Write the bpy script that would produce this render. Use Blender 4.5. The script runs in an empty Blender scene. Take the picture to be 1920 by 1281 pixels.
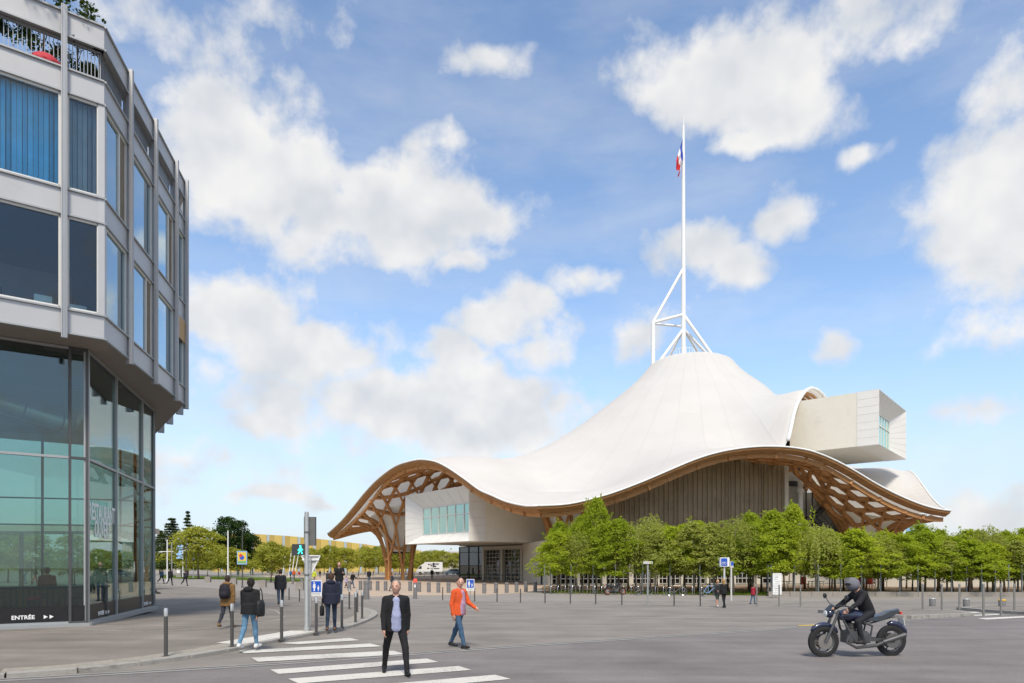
import bpy, bmesh, math, random
import numpy as np
from mathutils import Vector, Matrix

SC = bpy.context.scene
COL = SC.collection
R_ = math.radians

# ------------------------------------------------------------------ camera, sky, sun, exposure
EYE = 1.85            # camera height over the near road
FP, CX, HZ = 1280.0, 960.0, 1060.0    # focal length and principal lines of a 24 mm shift lens on a 1920 wide frame

cam = bpy.data.cameras.new("camera")
cam.sensor_width = 36.0
cam.lens = 24.0
cam.shift_y = (HZ - 640.5) / 1920.0
cam.clip_start = 0.1
cam.clip_end = 6000.0
cam_o = bpy.data.objects.new("camera", cam)
cam_o.location = (0, 0, EYE)
cam_o.rotation_euler = (R_(90), 0, 0)
COL.objects.link(cam_o)
SC.camera = cam_o

SUN_AZ, SUN_EL = 176.0, 54.0     # azimuth clockwise from +Y (the view direction): high behind the camera
world = bpy.data.worlds.new("World")
SC.world = world
world.use_nodes = True


def build_world():
    nt = world.node_tree
    nt.nodes.clear()
    N, Lk = nt.nodes, nt.links

    def node(t, **kw):
        n = N.new(t)
        for k, v in kw.items():
            setattr(n, k, v)
        return n

    def math_(op, a, b=None, c=None, clamp=False):
        n = node('ShaderNodeMath', operation=op)
        n.use_clamp = clamp
        for i, v in enumerate((a, b, c)):
            if v is None:
                continue
            if isinstance(v, (int, float)):
                n.inputs[i].default_value = v
            else:
                Lk.new(v, n.inputs[i])
        return n.outputs[0]

    out = node('ShaderNodeOutputWorld')
    bg = node('ShaderNodeBackground')
    bg.inputs['Strength'].default_value = 0.095
    sky = node('ShaderNodeTexSky', sky_type='NISHITA')
    sky.sun_disc = False
    sky.sun_elevation = R_(SUN_EL)
    sky.sun_rotation = R_(SUN_AZ)
    sky.altitude = 200
    sky.air_density = 1.0
    sky.dust_density = 0.6
    sky.ozone_density = 2.0
    tc = node('ShaderNodeTexCoord')
    nrm = node('ShaderNodeVectorMath', operation='NORMALIZE')
    Lk.new(tc.outputs['Generated'], nrm.inputs[0])
    D = nrm.outputs[0]
    sp = node('ShaderNodeSeparateXYZ')
    Lk.new(D, sp.inputs[0])
    az = math_('ARCTAN2', sp.outputs['X'], sp.outputs['Y'])
    el = math_('ARCSINE', sp.outputs['Z'])
    cb = node('ShaderNodeCombineXYZ')
    Lk.new(az, cb.inputs[0])
    Lk.new(el, cb.inputs[1])
    # ragged domain warp, then cumulus heaps named by direction
    wn = node('ShaderNodeTexNoise')
    wn.inputs['Scale'].default_value = 9.0
    wn.inputs['Detail'].default_value = 3.0
    wn.inputs['Roughness'].default_value = 0.55
    Lk.new(D, wn.inputs['Vector'])
    wv = node('ShaderNodeVectorMath', operation='MULTIPLY_ADD')
    Lk.new(wn.outputs['Color'], wv.inputs[0])
    wv.inputs[1].default_value = (0.11, 0.07, 0)
    Lk.new(cb.outputs[0], wv.inputs[2])
    ws = node('ShaderNodeVectorMath', operation='ADD')
    Lk.new(wv.outputs[0], ws.inputs[0])
    ws.inputs[1].default_value = (-0.055, -0.035, 0)
    W = ws.outputs[0]
    heaps = [
        (420, 290, 190, 165, 1.0), (560, 360, 200, 130, 1.0), (700, 380, 190, 100, 1.05), (860, 390, 110, 62, .95), (340, 180, 120, 90, .8),
        (330, 60, 230, 110, .62), (560, 40, 160, 80, .58), (520, 150, 110, 70, .6), (915, 115, 85, 42, .85),
        (1290, 150, 120, 90, 1.0), (1420, 120, 160, 95, 1.02), (1490, 195, 130, 75, 1.0), (1420, 262, 90, 40, .85), (1560, 50, 230, 90, .66),
        (1720, 70, 220, 110, .6), (1880, 390, 170, 130, 1.05), (1800, 450, 100, 65, .95), (1870, 200, 120, 120, .66), (1605, 285, 45, 28, .7),
        (1290, 470, 95, 55, .88), (1375, 505, 75, 42, .88), (1120, 515, 95, 45, .8), (1480, 412, 62, 45, .82), (1555, 650, 50, 32, .92),
        (870, 487, 62, 22, .75), (450, 580, 170, 85, 1.0), (560, 650, 180, 65, 1.0), (640, 672, 110, 42, .95), (390, 700, 130, 50, .62),
        (940, 600, 85, 58, .95), (1010, 650, 100, 45, .82), (1170, 620, 130, 60, .62), (640, 760, 190, 66, 1.0), (800, 775, 230, 85, 1.05),
        (920, 735, 140, 60, .95), (970, 800, 160, 66, 1.0), (1062, 755, 45, 45, .75), (840, 668, 90, 34, .85), (340, 850, 150, 40, .66),
        (480, 935, 110, 18, .8), (600, 950, 70, 12, .7), (400, 900, 180, 30, .55), (1840, 760, 190, 30, .6), (1880, 610, 90, 40, .72),
        (1850, 950, 160, 55, .68), (700, 910, 160, 24, .5), (1720, 880, 90, 30, .4), (520, 800, 120, 40, .7)]
    acc = None
    for (x, y, rx, ry, w) in heaps:
        ux, uz = (x - CX) / FP, (HZ - y) / FP
        a0, e0 = math.atan(ux), math.atan(uz / math.hypot(1, ux))
        sa = rx / FP / (1 + ux * ux) * 1.2
        se = ry / FP / (1 + uz * uz) * 1.2
        m = node('ShaderNodeVectorMath', operation='MULTIPLY_ADD')
        Lk.new(W, m.inputs[0])
        m.inputs[1].default_value = (1 / sa, 1 / se, 0)
        m.inputs[2].default_value = (-a0 / sa, -e0 / se, 0)
        ln = node('ShaderNodeVectorMath', operation='LENGTH')
        Lk.new(m.outputs[0], ln.inputs[0])
        v = math_('MULTIPLY_ADD', ln.outputs['Value'], -0.62 * w, w)
        acc = v if acc is None else math_('MAXIMUM', acc, v)
    # the rest of the sky: the same broken cumulus from noise
    gn = node('ShaderNodeTexNoise')
    gn.inputs['Scale'].default_value = 4.2
    gn.inputs['Detail'].default_value = 4.0
    Lk.new(D, gn.inputs['Vector'])
    gen = math_('MULTIPLY_ADD', gn.outputs[0], 3.2, -1.22)
    away = math_('ABSOLUTE', az)
    mask_a = node('ShaderNodeMapRange', interpolation_type='SMOOTHSTEP')
    Lk.new(away, mask_a.inputs[0])
    mask_a.inputs[1].default_value = 0.66
    mask_a.inputs[2].default_value = 0.85
    mask_e = node('ShaderNodeMapRange', interpolation_type='SMOOTHSTEP')
    Lk.new(el, mask_e.inputs[0])
    mask_e.inputs[1].default_value = 0.70
    mask_e.inputs[2].default_value = 0.85
    mk = math_('MAXIMUM', mask_a.outputs[0], mask_e.outputs[0])
    mixv = node('ShaderNodeMix', data_type='FLOAT')
    Lk.new(mk, mixv.inputs[0])
    Lk.new(acc, mixv.inputs[2])
    Lk.new(gen, mixv.inputs[3])
    base = mixv.outputs[0]
    # billows: finer noise, read at two heights so that tops are bright and bases grey
    def fbm(off, scale, detail, rough):
        ad = node('ShaderNodeVectorMath', operation='ADD')
        Lk.new(D, ad.inputs[0])
        ad.inputs[1].default_value = off
        f = node('ShaderNodeTexNoise')
        f.inputs['Scale'].default_value = scale
        f.inputs['Detail'].default_value = detail
        f.inputs['Roughness'].default_value = rough
        Lk.new(ad.outputs[0], f.inputs['Vector'])
        return f.outputs[0]
    n1 = fbm((0, 0, 0), 11.5, 8.0, 0.57)
    n2 = fbm((0.012, 0.0, -0.035), 10.5, 3.0, 0.5)
    n0 = fbm((0, 0, 0), 10.5, 3.0, 0.5)
    dens_raw = math_('ADD', base, math_('MULTIPLY_ADD', n1, 1.55, -0.79))
    dens = node('ShaderNodeMapRange', interpolation_type='SMOOTHSTEP')
    Lk.new(dens_raw, dens.inputs[0])
    dens.inputs[1].default_value = 0.25
    dens.inputs[2].default_value = 0.70
    # thin cirrus veil
    veil_m = node('ShaderNodeMapping')
    veil_m.inputs['Scale'].default_value = (2.0, 2.0, 7.0)
    veil_m.inputs['Rotation'].default_value = (0, 0.35, 0)
    Lk.new(D, veil_m.inputs[0])
    vn = node('ShaderNodeTexNoise')
    vn.inputs['Scale'].default_value = 1.7
    vn.inputs['Detail'].default_value = 5.0
    vn.inputs['Roughness'].default_value = 0.6
    Lk.new(veil_m.outputs[0], vn.inputs['Vector'])
    veil = math_('MULTIPLY', math_('MULTIPLY_ADD', vn.outputs[0], 1.6, -0.62, clamp=True), 0.55)
    low = node('ShaderNodeMapRange', interpolation_type='SMOOTHSTEP')     # haze bank towards the horizon
    Lk.new(el, low.inputs[0])
    low.inputs[1].default_value = 0.34
    low.inputs[2].default_value = -0.02
    low.inputs[3].default_value = 0.0
    low.inputs[4].default_value = 0.8
    cov = math_('MAXIMUM', math_('MULTIPLY', dens.outputs[0], 0.96), veil)
    lit = math_('MULTIPLY_ADD', math_('SUBTRACT', n0, n2), 2.3, 0.64, clamp=True)
    edge = node('ShaderNodeMapRange')                       # cores slightly greyer than the thin rims
    Lk.new(dens_raw, edge.inputs[0])
    edge.inputs[1].default_value = 0.7
    edge.inputs[2].default_value = 1.7
    edge.inputs[3].default_value = 1.0
    edge.inputs[4].default_value = 0.55
    litm = math_('MULTIPLY', lit, edge.outputs[0])
    cc = node('ShaderNodeMix', data_type='RGBA')
    Lk.new(litm, cc.inputs[0])
    cc.inputs[6].default_value = (CLOUD_LO[0], CLOUD_LO[1], CLOUD_LO[2], 1)
    cc.inputs[7].default_value = (CLOUD_HI[0], CLOUD_HI[1], CLOUD_HI[2], 1)
    hs = node('ShaderNodeHueSaturation')
    hs.inputs['Saturation'].default_value = 1.0
    hs.inputs['Value'].default_value = SKY_GAIN
    tint = node('ShaderNodeMix', data_type='RGBA', blend_type='MULTIPLY')
    tint.inputs[0].default_value = 1.0
    Lk.new(sky.outputs[0], tint.inputs[6])
    tint.inputs[7].default_value = (1.0, 1.0, 0.98, 1)
    Lk.new(tint.outputs[2], hs.inputs['Color'])
    hz = node('ShaderNodeMix', data_type='RGBA')
    Lk.new(low.outputs[0], hz.inputs[0])
    Lk.new(hs.outputs[0], hz.inputs[6])
    hz.inputs[7].default_value = (4.0, 4.6, 5.7, 1)
    mx = node('ShaderNodeMix', data_type='RGBA')
    Lk.new(cov, mx.inputs[0])
    Lk.new(hz.outputs[2], mx.inputs[6])
    Lk.new(cc.outputs[2], mx.inputs[7])
    Lk.new(mx.outputs[2], bg.inputs['Color'])
    Lk.new(bg.outputs[0], out.inputs['Surface'])


CLOUD_LO = (4.8, 5.1, 5.5)
CLOUD_HI = (7.0, 6.9, 6.75)
SKY_GAIN = 1.78
build_world()

sun_d = bpy.data.lights.new("sun", 'SUN')
sun_d.energy = 3.0
sun_d.angle = R_(12.0)          # seen through thin cloud
sun_d.color = (1.0, 0.92, 0.80)
sun_o = bpy.data.objects.new("sun", sun_d)
az_, el_ = R_(SUN_AZ), R_(SUN_EL)
to_sun = Vector((math.sin(az_) * math.cos(el_), math.cos(az_) * math.cos(el_), math.sin(el_)))
sun_o.rotation_euler = (-to_sun).to_track_quat('-Z', 'Y').to_euler()
sun_o.location = to_sun * 300
COL.objects.link(sun_o)

SC.view_settings.view_transform = 'Standard'
SC.view_settings.look = 'None'
SC.view_settings.exposure = 0.5
SC.view_settings.gamma = 1.0
SC.view_settings.use_curve_mapping = False
SC.render.film_transparent = False
SC.cycles.use_denoising = True
SC.cycles.max_bounces = 8
SC.cycles.transparent_max_bounces = 24
SC.cycles.sample_clamp_indirect = 6.0

rng = random.Random(7)

# ------------------------------------------------------------------ ground height and pixel rays
def smooth(a, b, x):
    t = min(1.0, max(0.0, (x - a) / (b - a)))
    return t * t * (3 - 2 * t)


def g(Y):
    return -0.55 * smooth(19.0, 46.0, Y)


def at(x, y, Y):
    """point seen at photograph pixel x, y when it stands Y metres in front of the lens"""
    return Vector(((x - CX) / FP * Y, Y, EYE + (HZ - y) / FP * Y))


def gp(x, y, off=0.0):
    """ground point under photograph pixel x, y"""
    dy = max(3.0, y - HZ)
    Y = FP * EYE / dy
    for _ in range(30):
        Y = 0.5 * Y + 0.5 * FP * (EYE - g(Y) - off) / dy
    return Vector(((x - CX) / FP * Y, Y, g(Y) + off))


# ------------------------------------------------------------------ materials
MATS = {}


def _principled(name):
    m = bpy.data.materials.new(name)
    m.use_nodes = True
    return m, m.node_tree.nodes['Principled BSDF'], m.node_tree


def mat(name, col, rough=0.6, metal=0.0, var=0.10, scale=6.0, bump=0.0, bscale=60.0, spec=0.5, emit=None, detail=4.0, dirt=None, coat=0.0):
    """noisy principled paint: base colour wanders by +-var at the given scale"""
    if name in MATS:
        return MATS[name]
    m, p, nt = _principled(name)
    N, Lk = nt.nodes, nt.links
    p.inputs['Roughness'].default_value = rough
    p.inputs['Metallic'].default_value = metal
    p.inputs['Specular IOR Level'].default_value = spec
    if coat:
        p.inputs['Coat Weight'].default_value = coat
    tc = N.new('ShaderNodeTexCoord')
    nz = N.new('ShaderNodeTexNoise')
    nz.inputs['Scale'].default_value = scale
    nz.inputs['Detail'].default_value = detail
    nz.inputs['Roughness'].default_value = 0.62
    Lk.new(tc.outputs['Object'], nz.inputs['Vector'])
    mr = N.new('ShaderNodeMapRange')
    mr.inputs[1].default_value = 0.25
    mr.inputs[2].default_value = 0.75
    mr.inputs[3].default_value = 1 - var
    mr.inputs[4].default_value = 1 + var
    Lk.new(nz.outputs[0], mr.inputs[0])
    vm = N.new('ShaderNodeVectorMath')
    vm.operation = 'SCALE'
    vm.inputs[0].default_value = col[:3]
    Lk.new(mr.outputs[0], vm.inputs['Scale'])
    csock = vm.outputs[0]
    if dirt:
        n2 = N.new('ShaderNodeTexNoise')
        n2.inputs['Scale'].default_value = dirt[1]
        n2.inputs['Detail'].default_value = 6
        n2.inputs['Roughness'].default_value = 0.7
        Lk.new(tc.outputs['Object'], n2.inputs['Vector'])
        r2 = N.new('ShaderNodeMapRange')
        r2.inputs[1].default_value = dirt[2]
        r2.inputs[2].default_value = dirt[3]
        Lk.new(n2.outputs[0], r2.inputs[0])
        mx = N.new('ShaderNodeMix')
        mx.data_type = 'RGBA'
        Lk.new(r2.outputs[0], mx.inputs[0])
        Lk.new(csock, mx.inputs[6])
        mx.inputs[7].default_value = (*dirt[0], 1)
        csock = mx.outputs[2]
    Lk.new(csock, p.inputs['Base Color'])
    if bump:
        nb = N.new('ShaderNodeTexNoise')
        nb.inputs['Scale'].default_value = bscale
        nb.inputs['Detail'].default_value = 5
        Lk.new(tc.outputs['Object'], nb.inputs['Vector'])
        b = N.new('ShaderNodeBump')
        b.inputs['Strength'].default_value = bump
        b.inputs['Distance'].default_value = 0.02
        Lk.new(nb.outputs[0], b.inputs['Height'])
        Lk.new(b.outputs[0], p.inputs['Normal'])
    if emit:
        p.inputs['Emission Color'].default_value = (*emit[0], 1)
        p.inputs['Emission Strength'].default_value = emit[1]
    MATS[name] = m
    return m


def asphalt(name, col, var=0.16, patches=0.12):
    m, p, nt = _principled(name)
    N, Lk = nt.nodes, nt.links
    p.inputs['Roughness'].default_value = 0.86
    p.inputs['Specular IOR Level'].default_value = 0.3
    tc = N.new('ShaderNodeTexCoord')
    def noise(sc, det, rough=0.6, mp=None):
        n = N.new('ShaderNodeTexNoise')
        n.inputs['Scale'].default_value = sc
        n.inputs['Detail'].default_value = det
        n.inputs['Roughness'].default_value = rough
        if mp:
            k = N.new('ShaderNodeMapping')
            k.inputs['Scale'].default_value = mp
            k.inputs['Rotation'].default_value = (0, 0, R_(-29))
            Lk.new(tc.outputs['Object'], k.inputs[0])
            Lk.new(k.outputs[0], n.inputs['Vector'])
        else:
            Lk.new(tc.outputs['Object'], n.inputs['Vector'])
        return n.outputs[0]
    def mr(s, lo, hi, a=0.3, b=0.7):
        r = N.new('ShaderNodeMapRange')
        r.inputs[1].default_value, r.inputs[2].default_value = a, b
        r.inputs[3].default_value, r.inputs[4].default_value = lo, hi
        Lk.new(s, r.inputs[0])
        return r.outputs[0]
    def mul(a, b):
        q = N.new('ShaderNodeMath')
        q.operation = 'MULTIPLY'
        Lk.new(a, q.inputs[0])
        Lk.new(b, q.inputs[1])
        return q.outputs[0]
    grain = mr(noise(70, 2), 1 - var * 1.6, 1 + var * 1.6)
    blot = mr(noise(0.5, 5), 1 - patches, 1 + patches)
    wear = mr(noise(0.6, 4, 0.55, (0.25, 2.2, 1)), 1 - patches * 0.8, 1 + patches * 0.8)
    v = mul(mul(grain, blot), wear)
    vm = N.new('ShaderNodeVectorMath')
    vm.operation = 'SCALE'
    vm.inputs[0].default_value = col
    Lk.new(v, vm.inputs['Scale'])
    Lk.new(vm.outputs[0], p.inputs['Base Color'])
    b = N.new('ShaderNodeBump')
    b.inputs['Strength'].default_value = 0.35
    b.inputs['Distance'].default_value = 0.01
    Lk.new(noise(110, 3), b.inputs['Height'])
    Lk.new(b.outputs[0], p.inputs['Normal'])
    MATS[name] = m
    return m


def glass(name, tint=(0.75, 0.88, 0.84), refl=1.0, rough=0.0, ior=1.5):
    """thin architectural pane: tinted see-through with a Fresnel mirror"""
    m = bpy.data.materials.new(name)
    m.use_nodes = True
    nt = m.node_tree
    N, Lk = nt.nodes, nt.links
    N.clear()
    o = N.new('ShaderNodeOutputMaterial')
    mx = N.new('ShaderNodeMixShader')
    tr = N.new('ShaderNodeBsdfTransparent')
    tr.inputs[0].default_value = (*tint, 1)
    gl = N.new('ShaderNodeBsdfGlossy')
    gl.inputs['Roughness'].default_value = rough
    gl.inputs['Color'].default_value = (0.95, 0.98, 1.0, 1)
    fr = N.new('ShaderNodeFresnel')
    fr.inputs[0].default_value = ior
    k = N.new('ShaderNodeMath')
    k.operation = 'MULTIPLY'
    k.use_clamp = True
    k.inputs[1].default_value = 1.8 * refl
    Lk.new(fr.outputs[0], k.inputs[0])
    Lk.new(k.outputs[0], mx.inputs[0])
    Lk.new(tr.outputs[0], mx.inputs[1])
    Lk.new(gl.outputs[0], mx.inputs[2])
    Lk.new(mx.outputs[0], o.inputs[0])
    MATS[name] = m
    return m


def leaf_mat(name, c1, c2, trans=0.35):
    m = bpy.data.materials.new(name)
    m.use_nodes = True
    nt = m.node_tree
    N, Lk = nt.nodes, nt.links
    N.clear()
    o = N.new('ShaderNodeOutputMaterial')
    geo = N.new('ShaderNodeNewGeometry')
    oi = N.new('ShaderNodeObjectInfo')
    ad = N.new('ShaderNodeMath')
    ad.operation = 'MULTIPLY_ADD'
    ad.inputs[1].default_value = 0.45
    Lk.new(oi.outputs['Random'], ad.inputs[0])
    h = N.new('ShaderNodeMath')
    h.operation = 'MULTIPLY'
    h.inputs[1].default_value = 0.6
    Lk.new(geo.outputs['Random Per Island'], h.inputs[0])
    Lk.new(h.outputs[0], ad.inputs[2])
    mx = N.new('ShaderNodeMix')
    mx.data_type = 'RGBA'
    mx.inputs[6].default_value = (*c1, 1)
    mx.inputs[7].default_value = (*c2, 1)
    Lk.new(ad.outputs[0], mx.inputs[0])
    df = N.new('ShaderNodeBsdfDiffuse')
    tl = N.new('ShaderNodeBsdfTranslucent')
    Lk.new(mx.outputs[2], df.inputs[0])
    tcol = N.new('ShaderNodeMix')
    tcol.data_type = 'RGBA'
    tcol.blend_type = 'MULTIPLY'
    tcol.inputs[0].default_value = 1.0
    Lk.new(mx.outputs[2], tcol.inputs[6])
    tcol.inputs[7].default_value = (1.5, 1.5, 0.6, 1)
    Lk.new(tcol.outputs[2], tl.inputs[0])
    ms = N.new('ShaderNodeMixShader')
    ms.inputs[0].default_value = trans
    Lk.new(df.outputs[0], ms.inputs[1])
    Lk.new(tl.outputs[0], ms.inputs[2])
    Lk.new(ms.outputs[0], o.inputs[0])
    MATS[name] = m
    return m


# ------------------------------------------------------------------ mesh helpers
class MB:
    """collects shapes; build() links them as one mesh object"""

    def __init__(self):
        self.v, self.f, self.mi = [], [], []

    def add(self, vs, fs, mi=0):
        o = len(self.v)
        self.v += [tuple(p) for p in vs]
        self.f += [tuple(i + o for i in q) for q in fs]
        self.mi += [mi] * len(fs)
        return self

    def box(self, c, s, rz=0.0, mi=0, axes=None):
        hx, hy, hz = s[0] / 2, s[1] / 2, s[2] / 2
        if axes is None:
            ca, sa = math.cos(rz), math.sin(rz)
            ax, ay, az = Vector((ca, sa, 0)), Vector((-sa, ca, 0)), Vector((0, 0, 1))
        else:
            ax, ay, az = axes
        c = Vector(c)
        vs = [c + ax * (i * hx) + ay * (j * hy) + az * (k * hz) for k in (-1, 1) for j in (-1, 1) for i in (-1, 1)]
        return self.add(vs, [(0, 2, 3, 1), (4, 5, 7, 6), (0, 1, 5, 4), (2, 6, 7, 3), (0, 4, 6, 2), (1, 3, 7, 5)], mi)

    def bar(self, a, b, w, h=None, up=(0, 0, 1), mi=0):
        """rectangular bar from a to b, w wide, h high"""
        a, b = Vector(a), Vector(b)
        h = w if h is None else h
        t = (b - a).normalized()
        u = Vector(up)
        if abs(t.dot(u)) > 0.99:
            u = Vector((0, 1, 0))
        s = t.cross(u).normalized()
        u = s.cross(t)
        return self.box((a + b) / 2, ((b - a).length, w, h), mi=mi, axes=(t, s, u))

    def tube(self, pts, r, n=8, cap=True, mi=0):
        pts = [Vector(p) for p in pts]
        rs = r if isinstance(r, (list, tuple)) else [r] * len(pts)
        rings = []
        prev = None
        for i, p in enumerate(pts):
            t = (pts[min(i + 1, len(pts) - 1)] - pts[max(i - 1, 0)]).normalized()
            if prev is None:
                u = Vector((0, 0, 1)) if abs(t.z) < 0.9 else Vector((1, 0, 0))
                s = t.cross(u).normalized()
            else:
                s = (prev - t * prev.dot(t)).normalized()
            prev = s
            w = t.cross(s)
            rings.append([p + (s * math.cos(2 * math.pi * k / n) + w * math.sin(2 * math.pi * k / n)) * rs[i] for k in range(n)])
        vs = [q for rg in rings for q in rg]
        fs = []
        for i in range(len(pts) - 1):
            for k in range(n):
                k2 = (k + 1) % n
                fs.append((i * n + k, i * n + k2, (i + 1) * n + k2, (i + 1) * n + k))
        if cap:
            fs.append(tuple(range(n - 1, -1, -1)))
            fs.append(tuple((len(pts) - 1) * n + k for k in range(n)))
        return self.add(vs, fs, mi)

    def lathe(self, c, prof, n=16, mi=0, axis='Z'):
        """prof: list of (radius, height)"""
        c = Vector(c)
        vs = []
        for (r, z) in prof:
            for k in range(n):
                a = 2 * math.pi * k / n
                if axis == 'Z':
                    q = Vector((r * math.cos(a), r * math.sin(a), z))
                elif axis == 'X':
                    q = Vector((z, r * math.cos(a), r * math.sin(a)))
                else:
                    q = Vector((r * math.cos(a), z, r * math.sin(a)))
                vs.append(c + q)
        fs = []
        for i in range(len(prof) - 1):
            for k in range(n):
                k2 = (k + 1) % n
                fs.append((i * n + k, i * n + k2, (i + 1) * n + k2, (i + 1) * n + k))
        if prof[0][0] > 1e-6:
            fs.append(tuple(range(n - 1, -1, -1)))
        if prof[-1][0] > 1e-6:
            fs.append(tuple((len(prof) - 1) * n + k for k in range(n)))
        return self.add(vs, fs, mi)

    def prism(self, poly, z0, z1, mi=0):
        n = len(poly)
        vs = [(p[0], p[1], z0) for p in poly] + [(p[0], p[1], z1) for p in poly]
        fs = [tuple(range(n - 1, -1, -1)), tuple(range(n, 2 * n))]
        fs += [(i, (i + 1) % n, n + (i + 1) % n, n + i) for i in range(n)]
        return self.add(vs, fs, mi)

    def quad(self, a, b, c, d, mi=0):
        return self.add([a, b, c, d], [(0, 1, 2, 3)], mi)

    def plate(self, pts, n, t, mi=0):
        """polygon pts extruded by t along n"""
        n = Vector(n).normalized() * t
        k = len(pts)
        vs = [Vector(p) for p in pts] + [Vector(p) + n for p in pts]
        fs = [tuple(range(k - 1, -1, -1)), tuple(range(k, 2 * k))] + [(i, (i + 1) % k, k + (i + 1) % k, k + i) for i in range(k)]
        return self.add(vs, fs, mi)

    def mesh(self, name, mats, org=(0, 0, 0), smooth_=False, fix=True):
        me = bpy.data.meshes.new(name)
        vs = self.v if org is None else [(p[0] - org[0], p[1] - org[1], p[2] - org[2]) for p in self.v]
        me.from_pydata(vs, [], self.f)
        mats = mats if isinstance(mats, (list, tuple)) else [mats]
        for m in mats:
            me.materials.append(MATS[m] if isinstance(m, str) else m)
        if len(mats) > 1:
            me.polygons.foreach_set('material_index', self.mi)
        if fix:
            bm = bmesh.new()
            bm.from_mesh(me)
            bmesh.ops.recalc_face_normals(bm, faces=bm.faces)
            bm.to_mesh(me)
            bm.free()
        if smooth_:
            me.polygons.foreach_set('use_smooth', [True] * len(me.polygons))
            if smooth_ is not True:
                me.set_sharp_from_angle(angle=R_(smooth_))
        me.update()
        return me

    def build(self, name, mats, parent=None, org=None, smooth_=False, fix=True):
        """org: world position of the thing the part belongs to (vertices are then given in world space)"""
        if parent is None and org is not None:
            me = self.mesh(name, mats, org, smooth_, fix)
            o = bpy.data.objects.new(name, me)
            o.location = org
        else:
            me = self.mesh(name, mats, org if org is not None else (0, 0, 0), smooth_, fix)
            o = bpy.data.objects.new(name, me)
        COL.objects.link(o)
        if parent is not None:
            o.parent = parent
        return o


def tag(o, label=None, cat=None, group=None, kind=None):
    if label:
        o['label'] = label
    if cat:
        o['category'] = cat
    if group:
        o['group'] = group
    if kind:
        o['kind'] = kind
    return o


def thing(name, label, cat, loc=(0, 0, 0), rz=0.0, group=None):
    o = bpy.data.objects.new(name, None)
    o.empty_display_size = 0.2
    o.location = loc
    o.rotation_euler = (0, 0, rz)
    COL.objects.link(o)
    return tag(o, label, cat, group)


def copy_tree(o, parent=None):
    c = o.copy()
    COL.objects.link(c)
    c.parent = parent
    for ch in list(o.children):
        copy_tree(ch, c)
    return c


def place(o, loc, rz=0.0, label=None, scale=None):
    o.location = loc
    o.rotation_euler = (0, 0, rz)
    if scale:
        o.scale = (scale, scale, scale) if not isinstance(scale, (tuple, list)) else scale
    if label:
        o['label'] = label
    return o


def text_mesh(body, size, depth=0.004, bold=0.0, squeeze=1.0):
    """lettering as a thin solid, in its own XY plane, centred"""
    cu = bpy.data.curves.new("lettering", 'FONT')
    cu.body = body
    cu.size = size
    cu.extrude = depth / 2
    cu.offset = bold
    cu.align_x = 'CENTER'
    cu.align_y = 'CENTER'
    cu.resolution_u = 3
    ob = bpy.data.objects.new("lettering", cu)
    COL.objects.link(ob)
    ob.scale = (squeeze, 1, 1)
    dg = bpy.context.evaluated_depsgraph_get()
    me = bpy.data.meshes.new_from_object(ob.evaluated_get(dg))
    bpy.data.objects.remove(ob)
    bpy.data.curves.remove(cu)
    if squeeze != 1.0:
        me.transform(Matrix.Scale(squeeze, 4, (1, 0, 0)))
    return me


def sheet(name, poly, z_off, material, parent=None, kind='structure', step=2.0):
    """flat sheet with the 2-D outline poly, laid on the ground's slope"""
    bm = bmesh.new()
    vs = [bm.verts.new((p[0], p[1], 0)) for p in poly]
    bm.faces.new(vs)
    ys = [p[1] for p in poly]
    y = 19.0
    while y <= 46.01:
        if min(ys) < y < max(ys):
            bmesh.ops.bisect_plane(bm, geom=bm.verts[:] + bm.edges[:] + bm.faces[:], plane_co=(0, y, 0), plane_no=(0, 1, 0))
        y += step
    bmesh.ops.triangulate(bm, faces=bm.faces[:])
    for v in bm.verts:
        v.co.z = g(v.co.y) + z_off
    bmesh.ops.recalc_face_normals(bm, faces=bm.faces)
    me = bpy.data.meshes.new(name)
    bm.to_mesh(me)
    bm.free()
    if len(me.polygons) and me.polygons[0].normal.z < 0:
        me.flip_normals()
    me.materials.append(MATS[material])
    o = bpy.data.objects.new(name, me)
    COL.objects.link(o)
    if parent is not None:
        o.parent = parent
    elif kind:
        o['kind'] = kind
    return o


def strip_poly(pts, w):
    """outline of a band of width w along a 2-D polyline"""
    L, Rr = [], []
    for i, p in enumerate(pts):
        a, b = Vector(pts[max(i - 1, 0)][:2]), Vector(pts[min(i + 1, len(pts) - 1)][:2])
        t = (b - a).normalized()
        n = Vector((-t.y, t.x))
        q = Vector(p[:2])
        L.append(q + n * w / 2)
        Rr.append(q - n * w / 2)
    return L + Rr[::-1]


def resample(pts, step, closed=False):
    pts = [Vector(p[:2]) for p in pts]
    out = [pts[0]]
    acc = 0.0
    for a, b in zip(pts, pts[1:]):
        d = (b - a).length
        s = step - acc
        while s <= d:
            out.append(a.lerp(b, s / d))
            s += step
        acc = (acc + d) % step
    if (out[-1] - pts[-1]).length > step * 0.3:
        out.append(pts[-1])
    return out


def smooth_line(pts, n=6):
    """Catmull-Rom through 2-D points"""
    P = [Vector(p[:2]) for p in pts]
    P = [P[0] * 2 - P[1]] + P + [P[-1] * 2 - P[-2]]
    out = []
    for i in range(1, len(P) - 2):
        p0, p1, p2, p3 = P[i - 1], P[i], P[i + 1], P[i + 2]
        for k in range(n):
            t = k / n
            out.append(0.5 * ((2 * p1) + (-p0 + p2) * t + (2 * p0 - 5 * p1 + 4 * p2 - p3) * t * t + (-p0 + 3 * p1 - 3 * p2 + p3) * t ** 3))
    out.append(P[-2])
    return out
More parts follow.
